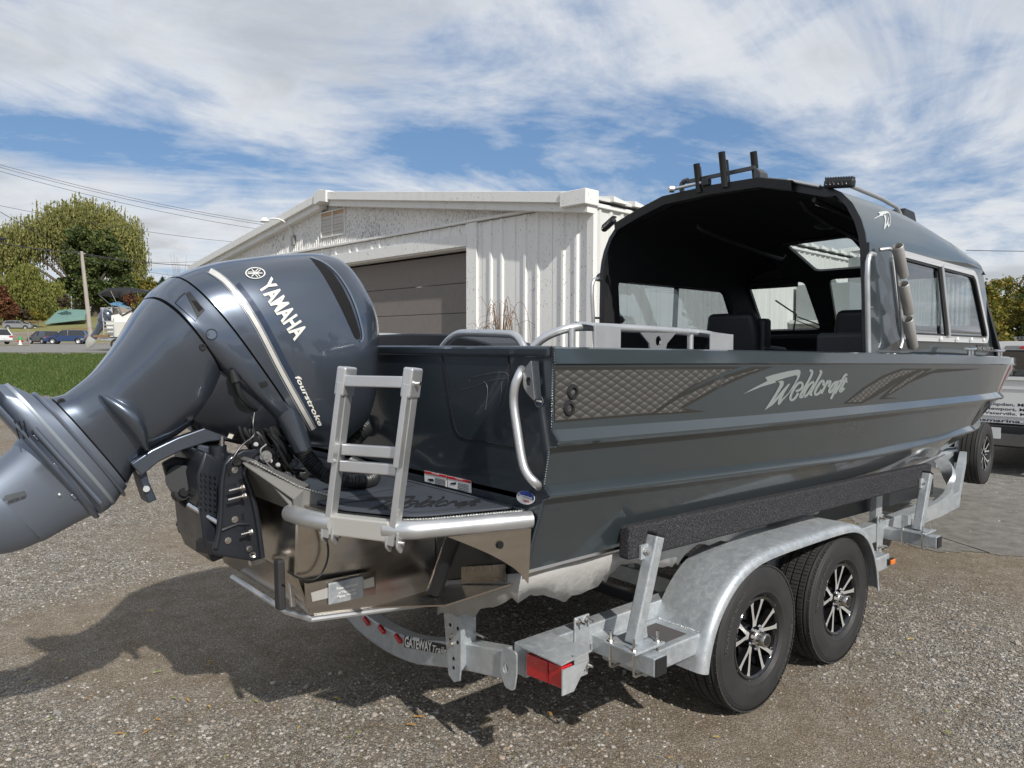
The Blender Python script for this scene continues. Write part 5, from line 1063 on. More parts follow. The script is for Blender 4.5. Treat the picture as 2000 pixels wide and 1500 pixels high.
# side panels with window openings
def side_map(s):
    def f(u, v):
        y = 1.112 if v < 2.3 else 1.112-.0*(v-2.3); y -= .012*max(0, u-2.6)**2*3; y -= .02*max(0, v-2.1)
        return (u, s*y, v)
    return f
WIN = [(1.735, 2.375), (1.90, 1.862), (3.68, 1.852), (3.26, 2.335)]
outer = [(1.41, 1.70), (1.40, 2.42), (3.10, 2.42), (3.30, 2.43), (3.50, 2.40), (4.05, 1.69)]
for s in (-1, 1):
    wo_ = rpoly(WIN if s < 0 else [(1.58, 2.345), (1.62, 1.905), (3.42, 1.90), (3.18, 2.335)], .07, 6)
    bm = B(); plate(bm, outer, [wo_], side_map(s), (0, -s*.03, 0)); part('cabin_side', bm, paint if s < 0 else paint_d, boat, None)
    # inner side of the shell reads black
    bm = B(); plate(bm, outer, [wo_], lambda u, v: tuple(Vector(side_map(s)(u, v))+Vector((0, -s*.033, 0))), (0, -s*.01, 0)); part('side_lining', bm, lining, boat, None)
    c = Vector((sum(p[0] for p in wo_)/len(wo_), sum(p[1] for p in wo_)/len(wo_), 0))
    def grow(L, d):
        n = len(L); out = []
        for i in range(n):
            a, b, e = Vector(L[i-1]), Vector(L[i]), Vector(L[(i+1) % n]); t = (e-a).normalized(); nn = Vector((t.y, -t.x)); 
            if (b-Vector((c.x, c.y))).dot(nn) < 0: nn = -nn
            out.append(b+nn*d)
        return out
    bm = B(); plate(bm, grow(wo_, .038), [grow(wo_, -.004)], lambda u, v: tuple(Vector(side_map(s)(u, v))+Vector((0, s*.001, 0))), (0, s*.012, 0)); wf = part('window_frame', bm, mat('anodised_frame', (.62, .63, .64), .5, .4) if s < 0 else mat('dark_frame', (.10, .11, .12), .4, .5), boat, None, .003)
    if s < 0:
        for k in range(4):
            bm = B(); p_ = Vector(side_map(s)(2.55+.33*k, 1.842)); lathe(bm, [(0, .004), (.014, .003), (.016, 0)], p_+Vector((0, -.013, 0)), (0, -1, 0), 14); part('frame_cap', bm, white, wf)
    bm = B(); plate(bm, grow(wo_, -.003), [grow(wo_, -.018)], lambda u, v: tuple(Vector(side_map(s)(u, v))+Vector((0, -s*.006, 0))), (0, s*.012, 0)); part('window_seal', bm, black, wf, None)
    bm = B(); xm0, xm1 = (2.55, 2.72) if s < 0 else (2.46, 2.44)
    gl = grow(wo_, -.01); bm.free(); bm = B(); plate(bm, gl, [], lambda u, v: tuple(Vector(side_map(s)(u, v))+Vector((0, -s*.010, 0))), (0, -s*.003, 0)); part('side_window', bm, glass_t, wf, None)
    bm = B(); a_, b_ = Vector(side_map(s)(xm0, 2.36)), Vector(side_map(s)(xm1, 1.862)); bar(bm, a_+Vector((0, s*.004, 0)), b_+Vector((0, s*.004, 0)), .02, .035, (1, 0, 0)); part('window_bar', bm, alu if s < 0 else black, wf, None, .002); bm = B(); bar(bm, a_+Vector((-.035, -s*.004, 0)), b_+Vector((-.035, -s*.004, 0)), .014, .03, (1, 0, 0)); part('window_bar', bm, black, wf, None)
# windshield: three raked panes and two roof panes, in a black frame
def WS(y, t): # t 0 bottom, 1 head
    return Vector((4.06-.54*t-.06*y*y, y, 1.70+.745*t-.03*y*y*t))
def WR(y, t):
    return Vector((3.52-.42*t-.02*y*y, y, 2.435+.305*t-(.10*y*y)*t))
def pane(name, fn, out, hole, gm, fm):
    bm = B(); plate(bm, out, [rpoly(hole, .06, 5)], lambda u, v: tuple(fn(u, v)), (.03, 0, .02)); fr = part('windshield_frame', bm, fm, boat, None, .003); bm = B(); plate(bm, rpoly(hole, .06, 5), [], lambda u, v: tuple(fn(u, v)+Vector((.01, 0, .006))), (.004, 0, .002)); part(name, bm, gm, fr, None)
pane('windshield', WS, [(-1.09, 0), (-.38, 0), (-.36, 1), (-1.05, 1)], [(-1.0, .34), (-.42, .34), (-.42, .93), (-.98, .93)], glass, black)
pane('windshield', WS, [(-.38, 0), (.33, 0), (.36, 1), (-.36, 1)], [(-.30, .34), (.27, .34), (.20, .95), (-.28, .95)], glass, black)
pane('windshield', WS, [(.33, 0), (1.09, 0), (1.05, 1), (.36, 1)], [(.43, .34), (1.02, .34), (1.00, .95), (.44, .95)], glass, black)
pane('roof_window', WR, [(-.62, 0), (.62, 0), (.60, 1.07), (-.60, 1.07)], [(-.27, .16), (.28, .16), (.40, .92), (-.18, .92)], glass, black)
for s in (-1, 1):
    for nm, mm, k_, dz_ in (('roof_brow', MAT['roof_paint'], 1.0, 0), ('brow_lining', lining, .975, -.025)):
        bm = B(); secs = []
        for x in (3.08, 3.2, 3.35, 3.50, 3.545):
            secs.append([(x, s*y*k_, z+dz_) for y, z in rsec(x) if y > .58]+[(x, s*.50, rsec(x)[6][1]+dz_-.015*(x > 3.1))])
        loft(bm, secs, closed=False, caps=(False, False)); part(nm, bm, mm, boat, 30)
    bm = B(); P = [(3.53, s*y, z) for y, z in rsec(3.54) if y > .58]; P = [(3.53, s*1.09, 2.36)]+P+[(3.53, s*.50, rsec(3.54)[6][1]-.02), (3.53, s*.50, 2.36)]; solid(bm, P, (.01, 0, 0)); part('brow_edge', bm, black, boat, None)
# wiper, dash, seats
bm = B(); tube(bm, [WS(.72, .30), WS(.62, .55), WS(.78, .75)], .008, 6); tube(bm, [WS(.62, .52), WS(.30, .33)], .007, 6); tube(bm, [WS(.64, .47), WS(.40, .32)], .005, 6); part('wiper', bm, black, boat)
bm = B(); loft(bm, [[(3.35, -1.05, 1.60), (3.35, 1.05, 1.60), (3.35, 1.05, 1.90), (3.35, -1.05, 1.90)], [(3.95, -1.05, 1.60), (3.95, 1.05, 1.60), (3.95, 1.05, 1.74), (3.95, -1.05, 1.74)]]); part('dashboard', bm, lining2, boat, None, .02)
bm = B(); box(bm, (3.345, .15, 1.76), (3.35, .75, 1.86)); part('dash_recess', bm, groove, boat, None)
bm = B(); loft(bm, [[(3.1, y, 1.45), (3.35, y, 1.45), (3.35, y, 1.90), (3.2, y, 1.86)] for y in (-.85, -.25)]); part('helm_console', bm, lining2, boat, None, .02)
def seat(x, y, z, w=.48):
    bm = B(); box(bm, (x-.05, y-w/2, z+.05), (x+.45, y+w/2, z+.18)); t = part('seat_cushion', bm, vinyl, boat, None, .04, 4)
    bm = B(); loft(bm, [[(x-.10, y-w/2, z+.12), (x+.02, y-w/2, z+.12), (x+.02, y+w/2, z+.12), (x-.10, y+w/2, z+.12)], [(x-.14, y-w/2-.01, z+.42), (x-.01, y-w/2-.01, z+.42), (x-.01, y+w/2+.01, z+.42), (x-.14, y+w/2+.01, z+.42)], [(x-.16, y-w/2+.02, z+.60), (x-.05, y-w/2+.02, z+.60), (x-.05, y+w/2-.02, z+.60), (x-.16, y+w/2-.02, z+.60)]]); part('seat_back', bm, vinyl, boat, 30, .045, 4)
    bm = B(); box(bm, (x+.0, y-w/2+.02, 1.12), (x+.4, y+w/2-.02, z+.06)); part('seat_box', bm, lining2, boat, None, .02)
    for s in (-1, 1):
        bm = B(); tube(bm, [(x-.07, y+s*(w/2+.02), z+.30), (x+.28, y+s*(w/2+.02), z+.28)], .035, 10); part('arm_rest', bm, vinyl, boat)
q_ = at(1428, 612, x=2.3); seat(2.42, q_.y, q_.z-.60); q_ = at(1690, 604, x=2.6); seat(2.72, q_.y, q_.z-.60)
q2 = at(1480, 622, x=2.35)
bm = B(); loft(bm, [[(2.35, q2.y-.07, z), (2.46, q2.y-.07, z), (2.46, q2.y+.07, z), (2.35, q2.y+.07, z)] for z in (1.4, q2.z-.1, q2.z)]); part('seat_side', bm, vinyl, boat, 30, .03, 4)
bm = B(); box(bm, (1.9, -1.0, 1.24), (2.3, -.52, 1.88)); part('storage_seat', bm, vinyl, boat, None, .03, 4)
# ceiling rails, speakers, aft posts
for p in ([(1.75, .40, 2.74), (1.8, .38, 2.70), (2.9, .32, 2.55), (2.95, .32, 2.60)], [(1.6, -.55, 2.78), (1.7, -.56, 2.70), (2.75, -.55, 2.56), (2.8, -.55, 2.62)], [(1.45, -.72, 2.74), (2.3, -.82, 2.60)]):
    bm = B(); tube(bm, p, .016, 10, it=1); part('ceiling_rail', bm, mat('dark_rail', (.06, .06, .062), .4, .5), boat)
bm = B(); lathe(bm, [(.0, -.02), (.05, -.03), (.085, -.01), (.09, 0)], (2.5, -.28, 2.74), (0, 0, 1), 20); part('speaker', bm, mat('speaker_black', (.03, .03, .03), .4), boat)
for y0 in (-.86, -.70):
    bm = B(); solid(bm, [(1.5, y0, 2.72), (2.5, y0-.03, 2.66), (2.5, y0-.06, 2.65), (1.5, y0-.03, 2.705)], (0, 0, -.006)); part('light_strip', bm, mat('strip_grey', (.25, .23, .21), .5), boat, None)
# handles each side of the cabin opening, rod holders in threes
for s in (-1, 1):
    yb = s*(HW+.015)
    bm = B(); tube(bm, [(1.37, yb, 1.745), (1.345, yb, 2.0), (1.32, yb, 2.27), (1.35, yb, 2.345), (1.42, yb, 2.34)], .016, 10, it=1); part('cabin_handle', bm, alu, boat, 60)
    bm = B(); cyl(bm, (1.34, yb, 2.02), (1.42, yb-s*.01, 2.02), .010, 10); part('handle_bolt', bm, steel, boat)
    yo = s*(HW+.06)
    bm = B(); tube(bm, [(1.72, yo, 1.77), (1.76, yo, 1.83), (1.72, yo, 2.0), (1.62, yo, 2.34), (1.57, yo, 2.39), (1.50, yo-s*.05, 2.38)], .012, 10, it=1); rk = part('rod_rack', bm, alu, boat, 60)
    for k, (x, z) in enumerate(((1.70, 2.31), (1.80, 2.085), (1.88, 1.87))):
        d = Vector((-.22, s*.04, .22)).normalized(); c_ = Vector((x, yo+s*.035, z)); bm = B(); r_ = .032
        lathe(bm, [(r_, -.12), (r_, .12), (r_-.004, .123), (r_-.006, .117), (r_-.006, -.117), (r_-.004, -.12)], c_-Vector((.10, 0, 0)), d, 20, True); lathe(bm, [(.0, -.09), (r_-.006, -.09)], c_-Vector((.10, 0, 0)), d, 20); part('rod_holder', bm, mat('rod_holder_alu', (.42, .41, .40), .5, .6), rk, 60)
# roof gear
bm = B(); z0 = 2.895; YR = .09
rackm = mat('rack_black', (.015, .016, .016), .3, .2)
for (ya, yb_) in ((.30, -.30),):
    for xx, zz_ in ((1.38, z0+.02), (1.38, z0+.105)):
        bm2 = B(); bar(bm2, (xx, .14+YR, zz_), (xx, -.42+YR, zz_+.005), .012, .030); part('rack_bar', bm2, mat('rack_grey', (.07, .075, .08), .35, .3), boat, None, .003)
bm.free(); bm = B(); solid(bm, [(1.36, a_+YR, b_-.035) for a_, b_ in ((-.42, 2.93), (-.48, 2.93), (-.47, 3.0), (-.44, 3.03), (-.42, 3.04))], (.10, 0, 0)); part('rack_end', bm, MAT['rack_grey'], boat, None, .004)
bm = B(); tube(bm, [(1.38, .13+YR, 3.01), (1.38, .18+YR, 3.005), (1.38, .19+YR, 2.955), (1.38, .16+YR, 2.90)], .02, 8, it=1); part('rack_end', bm, MAT['rack_grey'], boat)
for y, x, h in ((.06, 1.44, .20), (.00, 1.34, .20), (-.17, 1.44, .21), (-.22, 1.33, .24), (-.41, 1.42, .22)):
    bm = B(); d = Vector((-.10, .07, 1)).normalized(); p_ = Vector((x, y+YR, z0+.0)); r_ = .024; lathe(bm, [(r_, 0), (r_, h), (r_+.001, h+.004), (r_-.005, h), (r_-.005, .02), (.0, .02)], p_, d, 20); part('rod_tube', bm, rackm, boat, 60)
bm = B(); cyl(bm, (1.30, .29, 2.945), (1.27, .31, 2.945), .026, 16); cyl(bm, (1.30, .29, 2.945), (1.33, .06, 2.96), .012, 10); part('anchor_light', bm, alu, boat)
bm = B(); box(bm, (1.31, .0, 2.93), (1.36, .06, 2.98)); part('light_knuckle', bm, black, boat, None, .008)
# floodlights
def flood(c, ax, w, h):
    c = Vector(c); ax = Vector(ax).normalized(); bm = B(); bar(bm, c-ax*w/2, c+ax*w/2, .05, h, (0, 0, 1)); fl = part('flood_light', bm, black, boat, None, .015, 3)
    for k in range(6):
        p_ = c+ax*(-w/2+.03+(w-.06)*k/5)+Vector((-.027, 0, 0)); bm = B(); lathe(bm, [(.011, 0), (.009, -.004), (.0, -.002)], p_, (-1, 0, 0), 10); part('lamp_lens', bm, alu_m, fl)
    for k in range(11):
        p_ = c+ax*(-w/2+.012+(w-.024)*k/10); bm = B(); box(bm, p_+Vector((-.02, -.002, h*.45)), p_+Vector((.03, .002, h*.45+.016))); part('fin', bm, black, fl, None)
flood((1.36, -.93, 2.795), (0, -1, -.12), .19, .055); flood((1.37, .99, 2.775), (0, -1, .55), .15, .045)
bm = B(); tube(bm, [(1.37, -.58, 2.875), (1.37, -.80, 2.80)], .014, 10); part('edge_trim', bm, alu_m, boat)
bm = B(); tube(bm, [(1.47, -.80, 2.79), (1.47, -.80, 2.86), (1.56, -.80, 2.875), (2.5, -.80, 2.83), (2.6, -.80, 2.76)], .016, 10, it=1); part('roof_rail', bm, alu, boat, 60)
bm = B(); tube(bm, [(1.47, .80, 2.79), (1.47, .80, 2.85), (1.56, .80, 2.86), (2.5, .80, 2.81), (2.6, .80, 2.74)], .016, 10, it=1); part('roof_rail', bm, alu, boat, 60)
bm = B(); solid(bm, [(2.80, -.74, 2.74), (2.84, -.74, 2.855), (3.02, -.74, 2.845), (3.10, -.74, 2.72)], (0, .28, 0)); part('roof_hatch', bm, black, boat, None, .01)
T_side = bvh([o for o in bpy.data.objects if o.name.startswith('cabin_side') or o.name.startswith('cabin_roof')])
ol, sl = (1690, 400), .04
drape('emblem', flat([G(ol, sl, [(370, 720), (470, 640), (680, 520), (685, 450), (600, 380), (850, 330), (1040, 320), (1130, 380), (1190, 480), (1215, 640), (1210, 800), (1190, 1000), (1150, 1040), (1110, 1110), (1080, 1060), (1060, 960), (1000, 1060), (920, 1190), (880, 1190), (920, 1000), (940, 800), (930, 650), (885, 540), (930, 495), (990, 560), (1005, 700), (985, 990), (1050, 880), (1085, 700), (1105, 600), (1125, 640), (1100, 800), (1110, 960), (1150, 1000), (1185, 850), (1195, 650), (1170, 510), (1120, 430), (1040, 425), (840, 500), (850, 535), (700, 570)])]), T_side, mat('emblem_film', (.55, .58, .58), .4), boat, .003, 6)
# model badge
bm = B(); solid(bm, [cast(T_side, a, b, .003) or at(a, b, y=-1.1) for a, b in ((1908, 674), (1942, 677), (1942, 688), (1908, 685))], (0, -.002, 0)); bd_ = part('model_badge', bm, black, boat, None)
for s_, x0, y0, w_ in (('240', 1909, 684, 9.5), ('MAVERICK', 1920, 685, 21)):
    b2 = dtext(textmesh(s_, .01), (x0, y0), (w_, w_*.08), (0, -8.5)); 
    for v in b2.verts: v.co = at(v.co.x, v.co.y, y=(cast(T_side, v.co.x, v.co.y, .0) or Vector((0, -1.1, 0))).y-.008)
    part('lettering', b2, mat('silver_letter', (.6, .6, .6), .3, .6), bd_, None)
# ragged protective film under the chine
random.seed(5); bm = B(); prevv = None; ys_ = 0
for i in range(90):
    x = -1.40+max(0, i-14)*.036; yc = itp(x, YC); top_ = Vector((x, -(yc-.012), .925)) if i >= 14 else Vector((-1.41, -.55-.0375*i, .765+.0115*i))
    dp = .13+.05*math.sin(i*.35)+.03*random.random()+(.04 if i % 7 == 0 else 0)-.05*(i > 62)
    mid = top_+Vector((0, .012+.01*math.sin(i*.6), -.055)); low_ = top_+Vector((.01*random.random(), .03+.02*math.sin(i*.45), -.055-dp*.55))
    row = [bm.verts.new(p) for p in (top_, mid, low_)]
    if prevv:
        for a, b, c, d in zip(prevv[:-1], row[:-1], row[1:], prevv[1:]): bm.faces.new((a, b, c, d))
    prevv = row
fl = part('protective_film', bm, film, boat, 60); sm = fl.modifiers.new('thickness', 'SOLIDIFY'); sm.thickness = .002
# ------------------------------------------------------------------ outboard motor, tilted up
mo = thing('outboard_motor', 'large grey blue outboard motor tilted up on the stern of the dark boat', 'outboard', (-2.1, 0, 1.0))
MA = Vector((.819, 0, .574)); MB = Vector((.574, 0, -.819)); MO = Vector((-2.4, 0, 1.6)); MY = Vector((0, 1, 0))
def ML(u, v, w): return MO+MA*u+MB*v+MY*w
def msec(u, vb, vf, w, p=2.5, n=44, tu=0., y0=0.):
    c, a = (vb+vf)/2, (vf-vb)/2; out = []
    for k in range(n):
        t = 2*math.pi*k/n; C, S = math.cos(t), math.sin(t)
        cc = math.copysign(abs(C)**(2/p), C); ss = math.copysign(abs(S)**(2/p), S); out.append(ML(u+tu*cc, c+a*cc, w*ss+y0))
    return out
def dens(rows, k=4):
    out = []
    xs_ = [r[0] for r in rows]
    for i in range(len(rows)-1):
        for j in range(k):
            u = rows[i][0]+(rows[i+1][0]-rows[i][0])*j/k; sgn = 1 if xs_[-1] > xs_[0] else -1
            X = [q*sgn for q in xs_]; out.append((u,)+tuple(itp(u*sgn, [r[m] for r in rows], X) for m in (1, 2, 3)))
    out.append(rows[-1][:4]); return out
def mloft(name, rows, m, p=2.5, k=4, caps=(True, True), parent=mo, sm=50, tu=0., pf=None):
    bm = B(); D = dens(rows, k); loft(bm, [msec(u, a, b, w, p if pf is None else pf(u), tu=tu) for u, a, b, w in D], caps=caps); return part(name, bm, m, parent, sm)
cow = mloft('cowl', [(.325, -.325, .540, .285), (.40, -.312, .62, .300), (.50, -.285, .665, .305), (.60, -.245, .665, .298), (.70, -.200, .610, .284), (.78, -.160, .525, .265), (.86, -.118, .43, .236), (.92, -.075, .36, .200), (.958, -.035, .28, .155), (.985, .03, .17, .075)], cowl, 2.7)
mloft('cowl_seam', [(.300, -.312, .52, .270), (.330, -.312, .53, .275)], groove, 2.7, 1)
lowc = mloft('lower_cowl', [(.206, -.305, .10, .270), (.235, -.315, .26, .280), (.275, -.322, .44, .285), (.317, -.325, .535, .285)], cowl, 2.7)
mloft('apron_seam', [(.18, -.285, .09, .255), (.21, -.290, .10, .260)], groove, 2.6, 1)
apr = mloft('leg_apron', [(-.290, -.190, .235, .112), (-.24, -.172, .205, .122), (-.15, -.178, .180, .145), (-.05, -.205, .190, .182), (.05, -.245, .190, .222), (.13, -.282, .165, .250), (.198, -.303, .115, .266)], cowl, 2.4)
mloft('leg_seam', [(-.31, -.18, .225, .105), (-.285, -.18, .225, .105)], groove, 2.4, 1)
low = mloft('lower_unit', [(-.62, -.10, .215, .085), (-.50, -.115, .235, .090), (-.435, -.14, .25, .098), (-.425, -.30, .262, .105), (-.40, -.335, .265, .112), (-.36, -.30, .262, .112), (-.33, -.235, .250, .110), (-.296, -.195, .240, .112)], cowl2, 2.5, 1)
mloft('gearcase', [(-.96, -.46, -.18, .03), (-.91, -.46, -.05, .075), (-.84, -.40, .06, .09), (-.78, -.28, .12, .09), (-.735, -.20, .165, .088), (-.68, -.145, .195, .086), (-.62, -.10, .213, .0845)], cowl2, 2.2)
mloft('cavitation_plate', [(-.450, -.42, .262, .118), (-.440, -.425, .270, .128), (-.432, -.42, .266, .122)], cowl2, 2.6, 1)
mloft('splash_plate', [(-.328, -.235, .262, .118), (-.322, -.238, .266, .121), (-.316, -.235, .260, .118)], cowl2, 2.5, 1)
mloft('trim_strip', [(-.375, -.312, .264, .113), (-.369, -.312, .265, .1145), (-.363, -.312, .264, .113)], mat('pale_edge', (.34, .38, .42), .35, .6), 2.5, 1)
bm = B()
for k in range(3): tube(bm, [at(28+9*k, 822, y=-.12), at(38+9*k, 858, y=-.123)], .0022, 5)
part('water_inlet', bm, groove, low)
bm = B(); tube(bm, [ML(-.405, -.15, -.118), ML(-.405, .20, -.118)], .010, 8); part('rib', bm, cowl2, low, 60)
# leaf shaped fin on the leg
bm = B(); c0 = at(243, 826, y=-.15); 
def fsec(t):
    k = math.sin(math.pi*min(max(t, .02), .98))**.7; b = c0+MB*(-.13+.26*t)+MA*(.025*math.sin(math.pi*t)); return [b+MA*(.036*k*math.cos(q))+MY*(-.062*k*max(0, math.sin(q)) if math.sin(q) > 0 else .03) for q in [2*math.pi*i/16 for i in range(16)]]
loft(bm, [fsec(i/16) for i in range(17)]); part('fin', bm, cowl, apr, 60)
T_mot = bvh([cow, lowc, apr, low])
T_cow = bvh([cow])
def DM(name, bm, m, off=.0015, parent=cow, tree=T_mot, g=8): return drape(name, bm, tree, m, parent, off, g)
# recessed side intake at the top
ink = [(607, 505), (628, 514), (648, 530), (668, 560), (685, 595), (697, 630), (704, 655), (702, 664), (694, 662), (684, 640), (668, 605), (650, 570), (630, 535)]
DM('air_intake', flat([[(p.x, p.y) for p in rpoly(ink, 6, 3)]]), groove, .002)
bm = B(); stroke(bm, [(p.x, p.y) for p in smoothpath([(606, 503, 0), (630, 511, 0), (655, 530, 0), (678, 562, 0), (695, 600, 0), (706, 640, 0), (709, 662, 0), (703, 668, 0)], 2)], 3.0); DM('intake_trim', bm, mat('bright_trim', (.30, .34, .40), .2, .8), .004)
# silver stripe with the dark band
c1 = [(410, 529), (430, 541), (447, 556), (474, 590), (500, 630), (522, 672), (550, 727), (585, 790), (612, 838)]
sp = smoothpath([(a, b, 0) for a, b in c1], 2); bm = B(); stroke(bm, [(p.x, p.y) for p in sp], 9.5, 7.5); DM('silver_stripe', bm, stripe, .003)
bm = B(); stroke(bm, [(p.x+5.2, p.y-3.2) for p in sp], 1.6); stroke(bm, [(p.x-6.4, p.y+2.6) for p in sp], 1.2); DM('pinstripe', bm, mat('grey_film', (.34, .36, .38), .35, .4), .003)
bm = B(); stroke(bm, [(p.x+12.5, p.y-7.0) for p in sp][10:], 9, 11); DM('dark_stripe', bm, navy, .002)
DM('lettering', dtext(textmesh('YAMAHA', .035, 0, 1.05), (503.5, 558.5), (72, 107), (25.5, -17)), lettr, .004)
DM('lettering', dtext(textmesh('fourstroke', .03, .25, 1.05), (575.5, 736), (47, 96), (9, -5), .75), lettr, .005)
# three crossed tuning forks in a ring
def rg(r0, r1, c=(498.5, 534.5), k=(1, .56), rot=-.03, n=40):
    bm = B(); a = [(c[0]+r*k[0]*math.cos(t), c[1]+r*k[1]*math.sin(t)) for r in (r0, r1) for t in [2*math.pi*i/n for i in range(n)]]; v = [bm.verts.new((x, y, 0)) for x, y in a]
    for i in range(n): bm.faces.new((v[i], v[(i+1) % n], v[n+(i+1) % n], v[n+i]))
    return bm
DM('ring_emblem', rg(17.2, 19.6), lettr, .004)
bm = B(); C_ = (498.5, 534.5)
for k in range(3):
    t = math.pi/6+k*2*math.pi/3+.55
    def q(r, o): return (C_[0]+(r*math.cos(t)-o*math.sin(t)), C_[1]+.56*(r*math.sin(t)+o*math.cos(t)))
    stroke(bm, [q(-14, 0), q(3, 0)], 1.6); 
    for o in (-1, 1): stroke(bm, [q(3, 0), q(5, 2.6*o), q(15, 2.6*o)], 1.4)
DM('fork_emblem', bm, lettr, .004)
# latch, screws, small plates
DM('cowl_latch', flat([[(363, 574), (371, 570), (400, 606), (386, 620)]]), black, .003, lowc)
DM('latch_recess', flat([[(374, 588), (384, 590), (396, 604), (388, 610)]]), groove, .005, lowc)
bm = B(); stroke(bm, [(342, 592), (352, 580), (362, 572)], 1.2); stroke(bm, [(342, 592), (382, 628), (392, 606)], 1.2); DM('latch_outline', bm, groove, .002, lowc)
for px, py, pr in ((120, 785, low), (396, 678, apr), (370, 815, apr), (289, 857, apr), (238, 975, low)):
    h = cast(T_mot, px, py, .0)
    if h: bm = B(); lathe(bm, [(.0, .001), (.006, .002), (.007, .004), (.0125, .004), (.014, .0)], h, (h.x*0, -1, 0), 18); part('screw', bm, black, pr)
h = cast(T_mot, 413, 653, .0); bm = B(); lathe(bm, [(.0, .001), (.017, .001), (.020, .004), (.022, 0)], h, (-.2, -1, .1), 20); part('flush_plug', bm, cowl, lowc)
DM('small_plate', flat([[(505, 748), (520, 744), (524, 753), (510, 758)]]), black, .003, lowc)
DM('rating_label', flat([[(5, 1078), (12, 1065), (38, 1058), (46, 1066), (30, 1084), (12, 1097), (5, 1094)]]), black, .002, low)
DM('data_label', flat([[(p.x, p.y) for p in rpoly([(5, 976), (10, 968), (48, 958), (53, 966), (50, 972), (12, 988)], 2, 2)]]), mat('label_grey', (.07, .08, .09), .5), .002, low)
DM('lettering', dtext(textmesh('AMETEK 303', .01), (13, 984), (36, -11), (2, -6)), mat('print_dark', (.02, .02, .02), .5), .004, low)
h = cast(T_mot, 116, 967, 0); bm = B(); lathe(bm, [(0, .006), (.006, .004), (.008, 0)], h or at(116, 967, y=-.11), (0, -1, 0), 12); part('zinc_stud', bm, alu_m, low)
for px, py in ((72, 853), (107, 911), (145, 969)):
    h = cast(T_mot, px, py, 0)
    if h: bm = B(); bar(bm, h-MB*.012, h+MB*.012, .012, .016, MA); part('plate_clip', bm, cowl2, low, None, .003)
# pilot hose pickup
bm = B(); a = at(452, 722, y=-.27); b = at(460, 745, y=-.27); cyl(bm, a, b, .013, 12, .020); part('hose_boot', bm, black, mo)
bm = B(); tube(bm, [at(x, y, y=q) for x, y, q in ((461, 745, -.27), (470, 775, -.27), (490, 795, -.24), (508, 802, -.2))], .010, 10, it=2); part('flush_hose', bm, black, mo)
# swivel arm under the leg
def RB(name, pts, w, h_, m, y, bev=.006, ref=(0, 0, 1)):
    pts = [at(a, b, y=y) for a, b in pts]; bm = B(); secs = []
    for i, p in enumerate(pts):
        d = (pts[min(i+1, len(pts)-1)]-pts[max(i-1, 0)]).normalized(); u = MY.cross(d).normalized(); hh = h_ if not isinstance(h_, (list, tuple)) else h_[i]
        secs.append([p+MY*w/2+u*hh/2, p-MY*w/2+u*hh/2, p-MY*w/2-u*hh/2, p+MY*w/2-u*hh/2])
    loft(bm, secs); return part(name, bm, m, mo, 30, bev, 3)
for y in (-.11, .11): RB('swivel_arm', [(264, 917), (300, 890), (350, 866), (400, 849), (450, 838), (500, 838)], .035, [.062, .055, .055, .06, .08, .10], cowl, y)
RB('arm_foot', [(268, 905), (277, 940), (291, 976)], .10, [.03, .028, .035], mat('arm_dark', (.06, .075, .10), .4, .5), -.05)
bm = B(); cyl(bm, at(286, 955, y=-.11), at(283, 958, y=.1), .012, 10); part('pivot_bolt', bm, steel, mo)
RB('steering_block', [(455, 815), (490, 832), (520, 850)], .22, [.10, .13, .12], blackm, .0)
bm = B(); c_ = at(452, 843, y=-.14); solid(bm, [at(a, b, y=-.145) for a, b in ((459, 824), (468, 828), (452, 858), (443, 855))], (0, -.006, 0)); part('tilt_lock', bm, mat('cream_lever', (.55, .53, .47), .5), mo, None, .003)
bm = B(); tube(bm, [at(440, 800, y=-.17), at(455, 818, y=-.17)], .011, 12); part('grease_rod', bm, cowl, mo)
# clamp brackets
o2, s2 = (300, 780), .2933
CL = [(470, 430), (510, 385), (600, 335), (700, 335), (720, 350), (650, 410), (610, 450), (610, 480), (650, 560), (690, 760), (725, 1055), (660, 1080), (410, 1040), (400, 1000), (428, 880), (440, 700), (442, 560)]
for y, nm in ((-.235, -.03), (.20, .03)):
    pts = [at(300+.2933*a, 780+.2933*b, y=-.235) for a, b in CL]; bm = B(); solid(bm, [p+MY*(y+.235) for p in pts], (0, .028, 0)); cb = part('clamp_bracket', bm, blackm, mo, 30, .008, 3)
    bm = B(); e = [at(300+.2933*a, 780+.2933*b, y=-.235)+MY*(y+.235+(-.004 if y < 0 else .030)) for a, b in ((610, 450), (600, 500), (650, 620), (690, 800), (722, 1050))]; tube(bm, e, .011, 8, it=1); part('bracket_rim', bm, blackm, cb)
    bm = B(); e = [at(300+.2933*a, 780+.2933*b, y=-.235)+MY*(y+.235+(-.004 if y < 0 else .030)) for a, b in ((475, 430), (452, 560), (450, 700), (440, 860), (412, 990))]; tube(bm, e, .010, 8, it=1); part('bracket_rim', bm, blackm, cb)
bm = B(); e = [at(300+.2933*a, 780+.2933*b, y=-.24) for a, b in ((430, 880), (560, 830), (640, 830))]; tube(bm, e, .006, 6); part('bracket_crease', bm, blackm, mo)
for a, b, st_ in ((600, 585, .045), (612, 640, .055), (655, 880, .030)):
    p = at(300+.2933*a, 780+.2933*b, y=-.275); bm = B(); hexbolt(bm, p, (-1, 0, -.12), .011, .014, st_); part('stud_bolt', bm, steel, mo)
for a, b in ((540, 800), (495, 940), (637, 995), (540, 470)):
    p = at(300+.2933*a, 780+.2933*b, y=-.238); bm = B(); hexbolt(bm, p, (0, -1, 0), .010, .008); part('bolt', bm, steel, mo)
